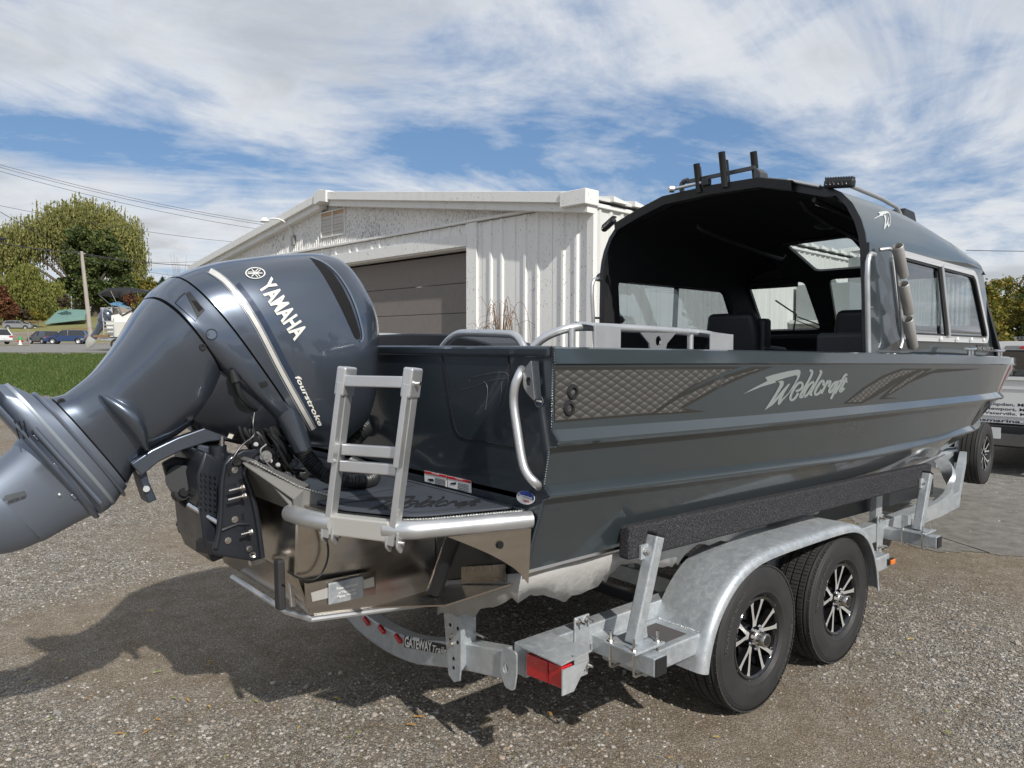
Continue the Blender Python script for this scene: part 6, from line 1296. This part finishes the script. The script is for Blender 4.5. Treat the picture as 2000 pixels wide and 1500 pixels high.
for a, b in ((595, 780), (612, 840)):
    p = at(300+.2933*a, 780+.2933*b, y=-.236); bm = B(); bar(bm, p-Vector((0, 0, .014)), p+Vector((0, 0, .014)), .004, .010, (1, 0, 0)); part('bracket_slot', bm, groove, mo, None)
p = at(300+.2933*660, 780+.2933*1035, y=-.238); bm = B(); lathe(bm, [(.005, 0), (.012, .004), (.014, .0)], p, (0, -1, 0), 16); part('bracket_ring', bm, steel, mo)
pts = [at(a, b, y=-.24) for a, b in ((445, 877), (458, 875), (464, 905))]
bm = B(); lathe(bm, [(0, .003), (.010, .003), (.013, .006), (.019, .006), (.021, 0)], at(463, 900, y=-.24), (0, -1, 0), 20); part('tilt_tube_cap', bm, black, mo)
bm = B(); cyl(bm, at(463, 900, y=-.23), at(463, 900, y=-.23)+MY*.46, .022, 16); part('tilt_tube', bm, blackm, mo)
bm = B(); solid(bm, [at(a, b, y=-.242) for a, b in ((469, 893), (487, 889), (488, 896), (471, 901))], (0, -.002, 0)); part('part_label', bm, black, mo, None)
# trim cylinders and the swivel housing between the brackets
bm = B(); loft(bm, [[at(a, b, y=-.17), at(c, d, y=-.17), at(c, d, y=-.17)+MY*.34, at(a, b, y=-.17)+MY*.34] for a, b, c, d in ((400, 880, 440, 905), (385, 930, 440, 930), (392, 1000, 438, 1000), (398, 1060, 430, 1075), (415, 1100, 440, 1090))]); part('swivel_housing', bm, blackm, mo, 30, .01)
bm = B()
for i in range(7):
    for j in range(4):
        p = at(393+9*j, 925+11*i+2*j, y=-.178); box(bm, p-Vector((.003, .006, .003)), p+Vector((.003, .004, .003)))
gr = part('grip_studs', bm, blackm, mo, None); gr['kind'] = 'stuff'
bm = B(); cyl(bm, at(425, 870, y=-.12), at(430, 1000, y=-.12), .034, 20); part('trim_cylinder', bm, blackm, mo)
bm = B(); cyl(bm, at(434, 852, y=-.12), at(433, 905, y=-.12), .010, 12); part('trim_rod', bm, steel, mo)
bm = B(); cyl(bm, at(352, 935, y=.10), at(352, 935, y=-.03), .055, 24); part('trim_motor', bm, black, mo)
bm = B(); solid(bm, [at(a, b, y=.02) for a, b in ((318, 905), (342, 892), (362, 895), (385, 935), (386, 1000), (372, 1000), (352, 985), (332, 955))], (0, .03, 0)); part('far_bracket', bm, blackm, mo, None, .008)
bm = B(); cyl(bm, at(349, 965, y=-.0), at(356, 962, y=-.03), .032, 18); cyl(bm, at(356, 962, y=-.03), at(360, 961, y=-.045), .018, 18); part('reservoir_cap', bm, black, mo)
bm = B(); cyl(bm, at(368, 985, y=-.10), at(428, 1022, y=-.2), .011, 12); part('steering_rod', bm, chrome, mo)
bm = B(); bar(bm, at(390, 1064, y=-.1), at(425, 1070, y=-.2), .04, .05); part('bracket_foot', bm, black, mo, None, .004)
bm = B(); bar(bm, at(488, 1100, y=-.22), at(515, 1092, y=-.22), .03, .02); part('mount_shim', bm, alu_m, mo, None)
# powerhead tray, cables and rigging hose
mloft('engine_pan', [(.03, -.02, .24, .15), (.10, -.05, .34, .19), (.17, -.08, .42, .215), (.25, -.1, .46, .235), (.29, -.1, .48, .24)], blackm, 2.4, 2)
bm = B(); tube(bm, [at(548, 770, y=-.20), at(566, 815, y=-.22), at(592, 878, y=-.24)], .05, 22, rfun=lambda t: .066-.028*t); part('hose_outlet', bm, cowl, lowc, 60)
def cable(pts, r, m=black, nm='cable'):
    bm = B(); tube(bm, [at(x, y, y=q) for x, y, q in pts], r, 8, it=2); return part(nm, bm, m, mo)
random.seed(3)
for k in range(24):
    x0 = 470+random.uniform(-15, 60); y0 = 800+random.uniform(-10, 40); cable([(x0, y0, -.17), (x0+random.uniform(-5, 30), y0+random.uniform(20, 45), -.19), (x0+random.uniform(10, 50), y0+random.uniform(45, 80), -.16), (x0+random.uniform(30, 80), y0+random.uniform(60, 95), -.10)], random.choice((.005, .007, .010, .013)))
cable([(497, 806, -.22), (493, 830, -.24), (500, 850, -.24), (470, 870, -.25), (452, 900, -.26), (448, 925, -.25)], .004); cable([(520, 868, -.24), (505, 880, -.26), (520, 905, -.22), (545, 925, -.18)], .003, mat('grey_wire', (.3, .3, .3), .4))
bm = B(); lathe(bm, [(.0, .01), (.010, .01), (.012, .004), (.024, .004), (.026, -.01), (.020, -.02)], at(519, 892, y=-.22), (-.3, -1, 0), 20); part('steering_joint', bm, mat('dull_bolt', (.3, .3, .3), .5, .8), mo)
for px, py, q in ((543, 908, -.18), (543, 924, -.18), (500, 868, -.2), (528, 900, -.19)):
    bm = B(); hexbolt(bm, at(px, py, y=q), (-.4, -1, .2), .007, .007); part('bolt', bm, mat('dull_bolt', (.3, .3, .3), .5, .8), mo)
for px, py, r in ((560, 930, .02), (540, 880, .03), (505, 900, .035), (575, 905, .02)):
    bm = B(); lathe(bm, [(0, r*.5), (r*.6, r*.5), (r*.7, .0), (r, .0), (r, -.03)], at(px, py, y=-.15), (-.4, -1, .2), 18); part('steering_fitting', bm, blackm, mo)
for (px, py, r, q) in ((470, 845, .05, -.08), (505, 858, .055, -.05), (535, 880, .05, -.03), (560, 905, .045, .0), (590, 925, .035, .0)):
    bm = B(); lathe(bm, [(0, r), (r*.7, r*.8), (r, 0), (r*.7, -r*.8), (0, -r)], at(px, py, y=q), (0, -1, .2), 16); part('steering_fitting', bm, black, mo)
def corr(name, pts, r, it=3):
    P_ = smoothpath(pts, it); L = [0]
    for a, b in zip(P_[:-1], P_[1:]): L.append(L[-1]+(b-a).length)
    n = int(L[-1]/.0022); out = []
    for i in range(n+1):
        s = L[-1]*i/n; j = max(0, min(len(L)-2, int(np.searchsorted(L, s))-1)); out.append(P_[j].lerp(P_[j+1], (s-L[j])/max(1e-9, L[j+1]-L[j])))
    bm = B(); tube(bm, out, r, 20, rfun=lambda t: r*(1+.075*math.sin(t*L[-1]/.0075*2*math.pi))); return part(name, bm, black, mo, 80)
corr('rigging_hose', [at(590, 872, y=-.24), at(601, 896, y=-.25), at(622, 918, y=-.28), at(650, 934, y=-.33), at(690, 940, y=-.38), at(722, 938, y=-.36), at(731, 930, y=-.27), at(715, 918, y=-.20), at(690, 905, y=-.10)], .033)
corr('rigging_hose', [at(686, 872, y=-.02), at(692, 855, y=.0), at(705, 843, y=.0), at(712, 835, y=.02)], .040)
bm = B(); lathe(bm, [(.0, 0), (.055, 0), (.055, .012), (.046, .02), (.046, .03)], at(712, 832, x=-1.415), (-1, 0, 0), 24); part('hose_flange', bm, black, boat)

# ------------------------------------------------------------------ trailer
tl = thing('boat_trailer', 'galvanised tandem axle boat trailer under the dark boat', 'trailer', (.4, 0, 0))
def TB(name, p0, p1, w, h_, m=galv, bev=.006, ref=(0, 0, 1), parent=tl):
    bm = B(); bar(bm, p0, p1, w, h_, ref); return part(name, bm, m, parent, None, bev)
BZ = .52
for s in (-1, 1):
    TB('side_beam', (-1.30, s*.95, BZ), (3.05, s*.95, BZ), .075, .128)
    bm = B(); secs = []
    for p, d in (((3.05, .95, BZ), (1, 0, 0)), ((3.5, .93, BZ+.01), (1, -.15, 0)), ((4.2, .72, BZ+.02), (1, -.35, 0)), ((6.4, .06, BZ+.02), (1, -.3, 0))):
        p = Vector((p[0], s*p[1], p[2])); secs.append([p+Vector((0, a*.037, b*.064)) for a, b in ((-1, -1), (1, -1), (1, 1), (-1, 1))])
    loft(bm, secs); part('front_beam', bm, galv, tl, None, .005)
TB('tongue', (5.6, 0, BZ), (7.0, 0, BZ), .10, .13); bm = B(); cyl(bm, (6.98, 0, BZ), (7.1, 0, BZ), .05, 16); part('coupler', bm, black, tl)
# bow stop hoop
bm = B(); secs = []
hp_ = smoothpath([Vector((2.3, -1.01, .54)), Vector((3.0, -1.01, .56)), Vector((3.22, -1.0, .66)), Vector((3.25, -.96, .80)), Vector((3.22, -.90, .90))], 2)
for i, p in enumerate(hp_):
    d = (hp_[min(i+1, len(hp_)-1)]-hp_[max(i-1, 0)]).normalized(); s_, u_ = frame(d); secs.append([p+s_*a*.02+u_*b*.045 for a, b in ((-1, -1), (1, -1), (1, 1), (-1, 1))])
loft(bm, secs); part('bow_hoop', bm, galv, tl, 40)
bm = B(); bar(bm, (3.35, -.80, .60), (3.6, -.60, .78), .03, .12); part('bow_bunk', bm, carpet, tl, None, .01)
# dropped rear cross member
crs = [(-1.05, .51), (-.9, .50), (-.62, .445), (-.45, .40), (-.25, .345), (0, .325), (.25, .345), (.45, .40), (.62, .445), (.9, .50), (1.05, .51)]
cs = smoothpath([(-1.32, y, z) for y, z in crs[1:-1]], 2)
bm = B(); loft(bm, [[p+Vector((-.035, 0, -.060)), p+Vector((.035, 0, -.060)), p+Vector((.035, 0, .060)), p+Vector((-.035, 0, .060))] for p in cs]); cm = part('cross_member', bm, galv, tl, 30, .006)
for x in (.0, 1.6, 3.0): TB('cross_member', (x, -.93, BZ-.03), (x, .93, BZ-.03), .07, .09)
T_cm = bvh([cm])
bm = dtext(textmesh('GATEWAY', .03, 0, .95), (792, 1262), (53, 10.5), (0, -19)); bm2 = flat([[(790, 1241), (848, 1254), (884, 1262), (884, 1281), (790, 1264)]])
drape('maker_label', bm2, T_cm, black, tl, .002, 5); drape('lettering', bm, T_cm, white, tl, .0045, 5)
drape('lettering', dtext(textmesh('Trailers', .012, .35), (846, 1273), (37, 6.5), (0, -14)), T_cm, white, tl, .0045, 5)
for px, py in ((718, 1212), (748, 1228), (780, 1246)):
    h = cast(T_cm, px, py, 0)
    if h: 
        bm = B(); bar(bm, h+Vector((-.006, .028, .01)), h+Vector((-.006, -.028, -.012)), .022, .024, (0, 0, 1)); part('marker_light', bm, redlens, tl, 40, .008, 3)
# stern post
bm = B(); px_ = -1.375; solid(bm, [(px_, y, z) for y, z in ((-.52, .78), (-.665, .78), (-.665, .42), (-.655, .355), (-.615, .335), (-.575, .355), (-.565, .42))], (-.008, 0, 0)); solid(bm, [(px_, -.665, .78), (px_+.075, -.665, .78), (px_+.075, -.665, .48), (px_, -.665, .40)], (0, .006, 0)); sp_ = part('stern_post', bm, galv, tl, None, .002)
for z in (.40, .44, .52, .58, .64):
    for y in ((-.615,) if z < .5 else (-.59, -.645)):
        bm = B(); cyl(bm, (px_-.0085, y, z), (px_-.0095, y, z), .008, 12); part('bolt_hole', bm, groove, sp_)
for z in (.535, .50):
    bm = B(); hexbolt(bm, (px_-.008, -.60, z), (-1, 0, 0), .010, .008); part('bolt', bm, steel, sp_)
bm = B(); cyl(bm, (-1.31, -.67, .55), (-1.31, -.73, .55), .006, 8); part('bolt', bm, steel, sp_)
# end plate and tail light
bm = B(); c = Vector((-1.36, -.955, .50)); plate(bm, rpoly([(-.035, .085), (.05, .085), (.05, -.0), (.035, -.075), (-.02, -.075), (-.05, -.01)], .018), [[(-.015+.017*math.cos(t), .0+.021*math.sin(t)) for t in [k*.5236 for k in range(12)]]], lambda u, v: (c.x, c.y-u, c.z+v), (-.008, 0, 0)); part('end_plate', bm, galv, tl, None)
tp_ = [at(a, b, x=-1.345) for a, b in ((1027, 1276), (1098, 1303), (1100, 1347), (1028, 1319))]
bm = B(); solid(bm, tp_, (.055, 0, 0)); tlp = part('tail_light', bm, redlens, tl, 30, .004, 2)
bm = B(); lw_ = (tp_[1]-tp_[0]); 
for t in (.62,): a = tp_[0].lerp(tp_[1], t); b = tp_[3].lerp(tp_[2], t); bar(bm, a+Vector((-.001, 0, 0)), b+Vector((-.001, 0, 0)), .003, .003)
part('lens_rib', bm, mat('lens_dark', (.2, .005, .01), .3), tlp, None)
bm = B(); y0_, y1_, zt_, zb_ = tp_[0].y+.012, tp_[1].y-.012, max(tp_[0].z, tp_[1].z)+.012, min(tp_[2].z, tp_[3].z)
solid(bm, [(-1.362, y0_, zt_), (-1.362, y1_, zt_), (-1.20, y1_, zt_+.012), (-1.20, y0_, zt_+.012)], (0, 0, .005)); part('light_hood', bm, galv, tl, None)
bm = B(); solid(bm, [(-1.360, y1_, zt_-.014), (-1.360, y1_, zb_), (-1.30, y1_, zb_), (-1.22, y1_, zt_-.014)], (0, -.005, 0)); part('light_guard', bm, galv, tl, None)
bm = B(); a = tp_[0]+Vector((.056, .01, .005)); bar(bm, (tp_[0]+tp_[3])/2+Vector((.06, 0, 0)), (tp_[1]+tp_[2])/2+Vector((.06, 0, 0)), .006, .13); part('light_backplate', bm, black, tl, None)
# side guides (bunk boards) and their posts
for s in (-1, 1):
    bm = B(); bar(bm, (-.90, s*1.145, .967), (2.30, s*1.145, .905), .060, .138); part('bunk_board', bm, carpet, tl, None, .012, 3)
    for xb, xt, y0, tag_ in ((-.90, -.76, 1.20, 0), (2.02, 2.16, 1.20, 1)):
        zt = .985 if tag_ == 0 else .925
        TB('guide_post', (xb, s*y0, .56), (xt, s*(y0+.0), zt), .055, .055, galv, .006, (1, 0, 0)); TB('post_cap', (xt, s*y0, zt), (xt+.004, s*y0, zt+.012), .058, .058, black, .004, (1, 0, 0))
        bm = B(); box(bm, (xt-.085, s*1.179, zt-.09), (xt-.005, s*1.190, zt-.03)); part('bunk_tab', bm, galv, tl, None); bm = B(); hexbolt(bm, (xt-.055, s*1.19, zt-.06), (0, s, 0), .012, .010, .01); part('bolt', bm, steel, tl)
        bm = B(); solid(bm, [(xb+.02, s*(y0-.005), .565), (xb+.09, s*(y0-.005), .565), (xb+.065, s*(y0-.005), .72)], (0, s*.008, 0)); part('gusset', bm, galv, tl, None)
        bm = B(); box(bm, (xb-.075, s*1.10, .548), (xb+.115, s*1.275, .560)); bp = part('base_plate', bm, galv, tl, None, .003)
        TB('guide_arm', (xb+.02, s*.92, .50), (xb+.02, s*1.325, .50), .075, .078); TB('arm_cap', (xb+.02, s*1.325, .50), (xb+.02, s*1.332, .50), .070, .073, black, .004)
        for dx in (-.055, .095):
            for yy in (1.125, 1.25):
                bm = B(); cyl(bm, (xb+dx, s*yy, .562), (xb+dx, s*yy, .605), .0055, 8); hexbolt(bm, (xb+dx, s*yy, .560), (0, 0, 1), .0105, .010); part('bolt', bm, steel, bp)
        for yy in (1.125, 1.25):
            bm = B(); tube(bm, [(xb-.055, s*yy, .55), (xb-.055, s*yy, .455), (xb-.045, s*yy, .450), (xb+.085, s*yy, .450), (xb+.095, s*yy, .455), (xb+.095, s*yy, .55)], .0055, 8); part('u_bolt', bm, steel, bp)
        # clamp plates on the beam
        for dz in (-.085, .075):
            bm = B(); box(bm, (xb-.12, s*.985, .49+dz-.03), (xb-.05, s*.995, .49+dz+.05)); part('clamp_plate', bm, galv, tl, None, .003)
        bm = B(); box(bm, (xb-.135, s*.988, .40), (xb-.045, s*.998, .64)); cp_ = part('clamp_plate', bm, galv, tl, None, .004)
        for dx, z in ((-.115, .62), (-.065, .62), (-.115, .425), (-.065, .425)):
            bm = B(); hexbolt(bm, (xb+dx, s*.998, z), (0, s, 0), .0115, .010, .028); part('bolt', bm, steel, cp_)
# keel bunks carrying the hull
for s in (-1, 1):
    for y in (.45,): TB('keel_bunk', (-.9, s*y, .70), (3.4, s*y, .70), .12, .05, carpet, .006)
    for x in (0, 1.6, 3.0): TB('bunk_support', (x, s*.45, .53), (x, s*.45, .68), .05, .05)
# black torn wrap and skid under the bottom near the fender
bm = B(); bar(bm, (1.0, -.88, .72), (3.2, -.86, .66), .02, .12); part('inner_guard', bm, black, tl, None)
TB('inner_post', (2.0, -.93, .46), (2.02, -.93, .88), .05, .09, galv)
# fenders
FP = [(-.53, .345), (-.515, .43), (-.47, .54), (-.39, .645), (-.27, .735), (-.12, .788), (.05, .805), (.40, .806), (.78, .803), (.95, .785), (1.08, .725), (1.18, .62), (1.245, .49), (1.275, .345)]
fps = smoothpath([(a, 0, b) for a, b in FP], 2)
for s in (-1, 1):
    bm = B(); secs = []
    for i, p in enumerate(fps):
        d = (fps[min(i+1, len(fps)-1)]-fps[max(i-1, 0)]).normalized(); n_ = Vector((-d.z, 0, d.x)); sec_ = []
        for y, o in ((.985, 0), (1.24, 0), (1.262, -.003), (1.277, -.012), (1.285, -.028), (1.285, -.045), (1.279, -.045), (1.279, -.028), (1.272, -.016), (1.258, -.008), (1.24, -.005), (.985, -.005)): sec_.append(p+Vector((0, s*y, 0))+n_*o)
        secs.append(sec_)
    loft(bm, secs); part('fender', bm, galv, tl, 50)
    bm = B(); vs = [(p.x, s*.99, p.z-.003) for p in fps]; solid(bm, vs, (0, -s*.004, 0)) if 0 else None; bm.free()
    for x0, x1 in ((-.86, -.475), (1.262, 1.50)):
        bm = B(); box(bm, (x0, s*.99, .415), (x1, s*1.235, .505)); stp = part('step', bm, galv, tl, None, .008, 3)
        if x0 < 0: bm = B(); box(bm, (x0+.10, s*1.03, .505), (x1-.06, s*1.20, .5075)); part('grip_pad', bm, mat('grip_tape', (.085, .08, .08), .95, bump=(500, .6, .002)), stp, None)
    bm = B(); box(bm, (1.46, s*1.235, .44), (1.53, s*1.25, .475)); part('marker_base', bm, black, tl, None); bm = B(); box(bm, (1.465, s*1.25, .443), (1.525, s*1.262, .472)); part('side_marker', bm, amber, tl, None, .004)
    wb = B(); bead(wb, [(-.478, s*1.0, .508), (-.478, s*1.235, .508), (-.478, s*1.238, .42)], .006); part('weld_bead', wb, weld, tl)
TB('axle', (0, -1.0, .36), (0, 1.0, .36), .06, .06, blackm); TB('axle', (.855, -1.0, .36), (.855, 1.0, .36), .06, .06, blackm)
# wheels
TY_W = .215
def wheel(cx, s, cyy, cz=.36, yaw=0., parent=tl, hub=True, name='wheel'):
    R_ = .36; ax = Vector((0, s, 0)); C_ = Vector((cx, cyy, cz))
    if yaw: ax = Matrix.Rotation(yaw, 3, 'Z') @ ax
    w = TY_W; prof = [(.205, -w*.42), (.225, -w*.50), (.27, -w*.52), (.315, -w*.50), (.340, -w*.455), (.353, -w*.40)]
    gro = [-.30, -.115, .115, .30]
    for g_ in gro: prof += [(.3585, (g_-.022)*w), (.3505, (g_-.014)*w), (.3505, (g_+.014)*w), (.3585, (g_+.022)*w)]
    prof += [(.353, w*.40), (.340, w*.455), (.330, w*.470), (.328, w*.482), (.315, w*.500), (.27, w*.52), (.245, w*.515), (.240, w*.505), (.225, w*.50), (.212, w*.44), (.205, w*.40)]
    bm = B(); lathe(bm, prof, C_, ax, 96, False)
    tyre = part('tyre', bm, rubber, parent, 32)
    sx_, uz_ = frame(ax, (0, 0, 1)); bm = B()
    for j in range(110):    # shoulder lugs and rib sipes
        t = 2*math.pi*(j+random.uniform(-.12, .12))/110; rd_ = sx_*math.cos(t)+uz_*math.sin(t); tg_ = -sx_*math.sin(t)+uz_*math.cos(t)
        for y0, y1, k in ((-.455, -.335, 0), (-.27, -.145, .5), (-.09, .09, .2), (.145, .27, .5), (.335, .455, 0)):
            cc = C_+rd_*(.3578-(.006 if abs(y0+y1) > .7 else 0)); tt = tg_*(.0078); q = ax*(y0*w), ax*(y1*w); sk = tg_*.0015
            vs = [bm.verts.new(cc+a+b+rd_*e) for e in (-.004, .0035) for a, b in ((q[0], -tt), (q[1], -tt+sk), (q[1], tt+sk), (q[0], tt))]
            for f in ((4, 5, 6, 7), (0, 1, 5, 4), (1, 2, 6, 5), (2, 3, 7, 6), (3, 0, 4, 7)): bm.faces.new([vs[i] for i in f])
    tb = part('tread_block', bm, tread, tyre, None); tb['kind'] = 'stuff'
    # curved lettering on the sidewall
    for s_, a0, rr in (('TRAILER KING', rad(205), .283), ('TRAILER KING', rad(30), .283)):
        tbm = textmesh(s_, .01, 0, 1.1)
        for v in tbm.verts:
            a = a0-(v.co.x-.5)*rad(62)*s; r2 = rr+v.co.y*.030; v.co = C_+ax*(w*.5235)+(sx_*math.cos(a)+uz_*math.sin(a))*r2
        part('raised_lettering', tbm, mat('tyre_letter', (.075, .075, .076), .5), tyre, None)
    bm = B(); lathe(bm, [(.206, w*.42), (.200, w*.45), (.190, w*.445), (.183, w*.40), (.178, w*.0), (.178, -w*.3), (.205, -w*.42)], C_, ax, 64); rim_ = part('rim', bm, blackg, parent, 50)
    bm = B(); lathe(bm, [(.0, w*.02), (.178, w*.02)], C_, ax, 40); part('rim_disc', bm, blackg, rim_)
    bm = B(); lathe(bm, [(.0, w*.30), (.052, w*.30), (.06, w*.27), (.07, w*.1)], C_, ax, 32); part('rim_center', bm, blackg, rim_, 50)
    for k in range(5):      # five pairs of machined split spokes
        base = 2*math.pi*k/5+rad(18)
        for sg in (-1, 1):
            bmS = B(); loc = [(.050, .002, .013), (.085, .012, .009), (.13, .030, .009), (.166, .043, .0105), (.186, .050, .019), (.195, .053, .018)]
            L_a, L_b = [], []
            for r2, o, hw_ in loc:
                for L__, e in ((L_a, -hw_), (L_b, hw_)):
                    oo = sg*(o)+e; L__.append((math.cos(base)*r2-math.sin(base)*oo, math.sin(base)*r2+math.cos(base)*oo))
            top = [bmS.verts.new(C_+ax*(w*(.33+.09*math.hypot(a, b)/.19))+sx_*a+uz_*b) for a, b in L_a+L_b[::-1]]; bot = [bmS.verts.new(v.co-ax*.030) for v in top]; n = len(top); h_ = n//2
            for i in range(h_-1): bmS.faces.new((top[i], top[i+1], top[n-2-i], top[n-1-i]))
            for i in range(n): bmS.faces.new((top[i], top[(i+1) % n], bot[(i+1) % n], bot[i]))
            so_ = part('spoke', bmS, mat('spoke_metal', (.72, .72, .71), .33, .65), rim_, None); so_.data.materials.append(blackg)
            for f_ in so_.data.polygons:
                if abs(f_.normal.dot(ax)) < .6: f_.material_index = 1
            
    for k in range(5):
        a = 2*math.pi*k/5+rad(-18); p = C_+ax*(w*.30)+(sx_*math.cos(a)+uz_*math.sin(a))*.057; bm = B(); cyl(bm, p, p+ax*.022, .0105, 6); lathe(bm, [(.0095, .022), (.006, .029), (0, .031)], p, ax, 10); part('lug_nut', bm, chrome, rim_)
    if hub:
        bm = B(); lathe(bm, [(.040, w*.2), (.040, w*.30+.035), (.037, w*.30+.037), (.034, w*.30+.040), (.034, w*.30+.078), (.031, w*.30+.082), (.0, w*.30+.082)], C_, ax, 32); hb = part('hub_cap', bm, steel, rim_, 40)
        bm = B(); lathe(bm, [(.024, 0), (.024, .003), (.0, .003)], C_+ax*(w*.30+.0815), ax, 24); part('cap_plug', bm, black, hb)
    return tyre
YW = 1.252-TY_W/2
for s in (-1, 1):
    for cx in (0, .855): wheel(cx, s, s*(YW-.008))
# spare wheel at the tongue
spw = thing('spare_wheel', 'spare trailer wheel carried on the trailer tongue below the bow, before the truck bumper', 'wheel', (6.45, -.1, .56))
wheel(6.45, -1, -.17, .56, rad(4), spw, False)
TB('spare_bracket', (6.45, .05, .60), (6.45, -.12, .60), .08, .04); TB('winch_post', (6.6, 0, .5), (6.5, 0, .95), .06, .09)
bm = B(); cyl(bm, (6.7, .10, .05), (6.7, .10, .85), .035, 14); part('tongue_jack', bm, galv, tl)

# ------------------------------------------------------------------ fallen leaves
lm = [mat('leaf_yellow', (.50, .33, .05), .6), mat('leaf_ochre', (.42, .22, .05), .6), mat('leaf_green', (.22, .26, .06), .6)]
random.seed(11); spots = [(465, 1350), (367, 1367), (500, 1370), (408, 1380), (235, 1433), (245, 1436), (412, 1292), (407, 1299), (310, 1312), (660, 1365), (680, 1441), (92, 1407), (583, 1422), (168, 1364), (60, 1333), (340, 1364), (310, 1406), (440, 1478), (295, 1193), (805, 1416), (700, 1430), (950, 1408), (1075, 1394), (1730, 1179), (1780, 1248), (1600, 1387), (1755, 1277), (1480, 1290), (1310, 1480), (1850, 1430), (1100, 1300), (820, 1400), (30, 1465), (550, 1290), (285, 1430), (1850, 1390), (1400, 1440), (150, 1150), (70, 1210), (120, 1290)]
for i, (px, py) in enumerate(spots):
    c = at(px, py, z=.014); L = random.uniform(.014, .028); a = random.uniform(0, 3.14); d = Vector((math.cos(a), math.sin(a), 0)); e = Vector((-d.y, d.x, 0)); bm = B(); mid = []
    ws = (0, .5, .75, .6, 0)
    rows = [(bm.verts.new(c+d*L*(k/4-.5)*2+e*L*.32*w_+Vector((0, 0, .006*w_))), bm.verts.new(c+d*L*(k/4-.5)*2+Vector((0, 0, .002*k))), bm.verts.new(c+d*L*(k/4-.5)*2-e*L*.32*w_+Vector((0, 0, .007*w_)))) for k, w_ in enumerate(ws)]
    for p, q in zip(rows[:-1], rows[1:]):
        for j in (0, 1):
            try: bm.faces.new((p[j], q[j], q[j+1], p[j+1]))
            except ValueError: pass
    bmesh.ops.remove_doubles(bm, verts=bm.verts, dist=.0001); ci_ = i % 3 if i % 5 else 2; tag(part('fallen_leaf', bm, lm[ci_]), 'small curled %s leaf on the %s gravel %s' % (('yellow', 'ochre', 'green')[ci_], 'near' if py > 1420 else 'middle' if py > 1330 else 'shaded' if px < 900 else 'far', 'at the lower left' if px < 350 else 'below the motor shadow' if px < 700 else 'in front of the trailer end' if px < 1200 else 'beside the trailer wheels'), 'leaf', 'fallen leaves on the gravel')
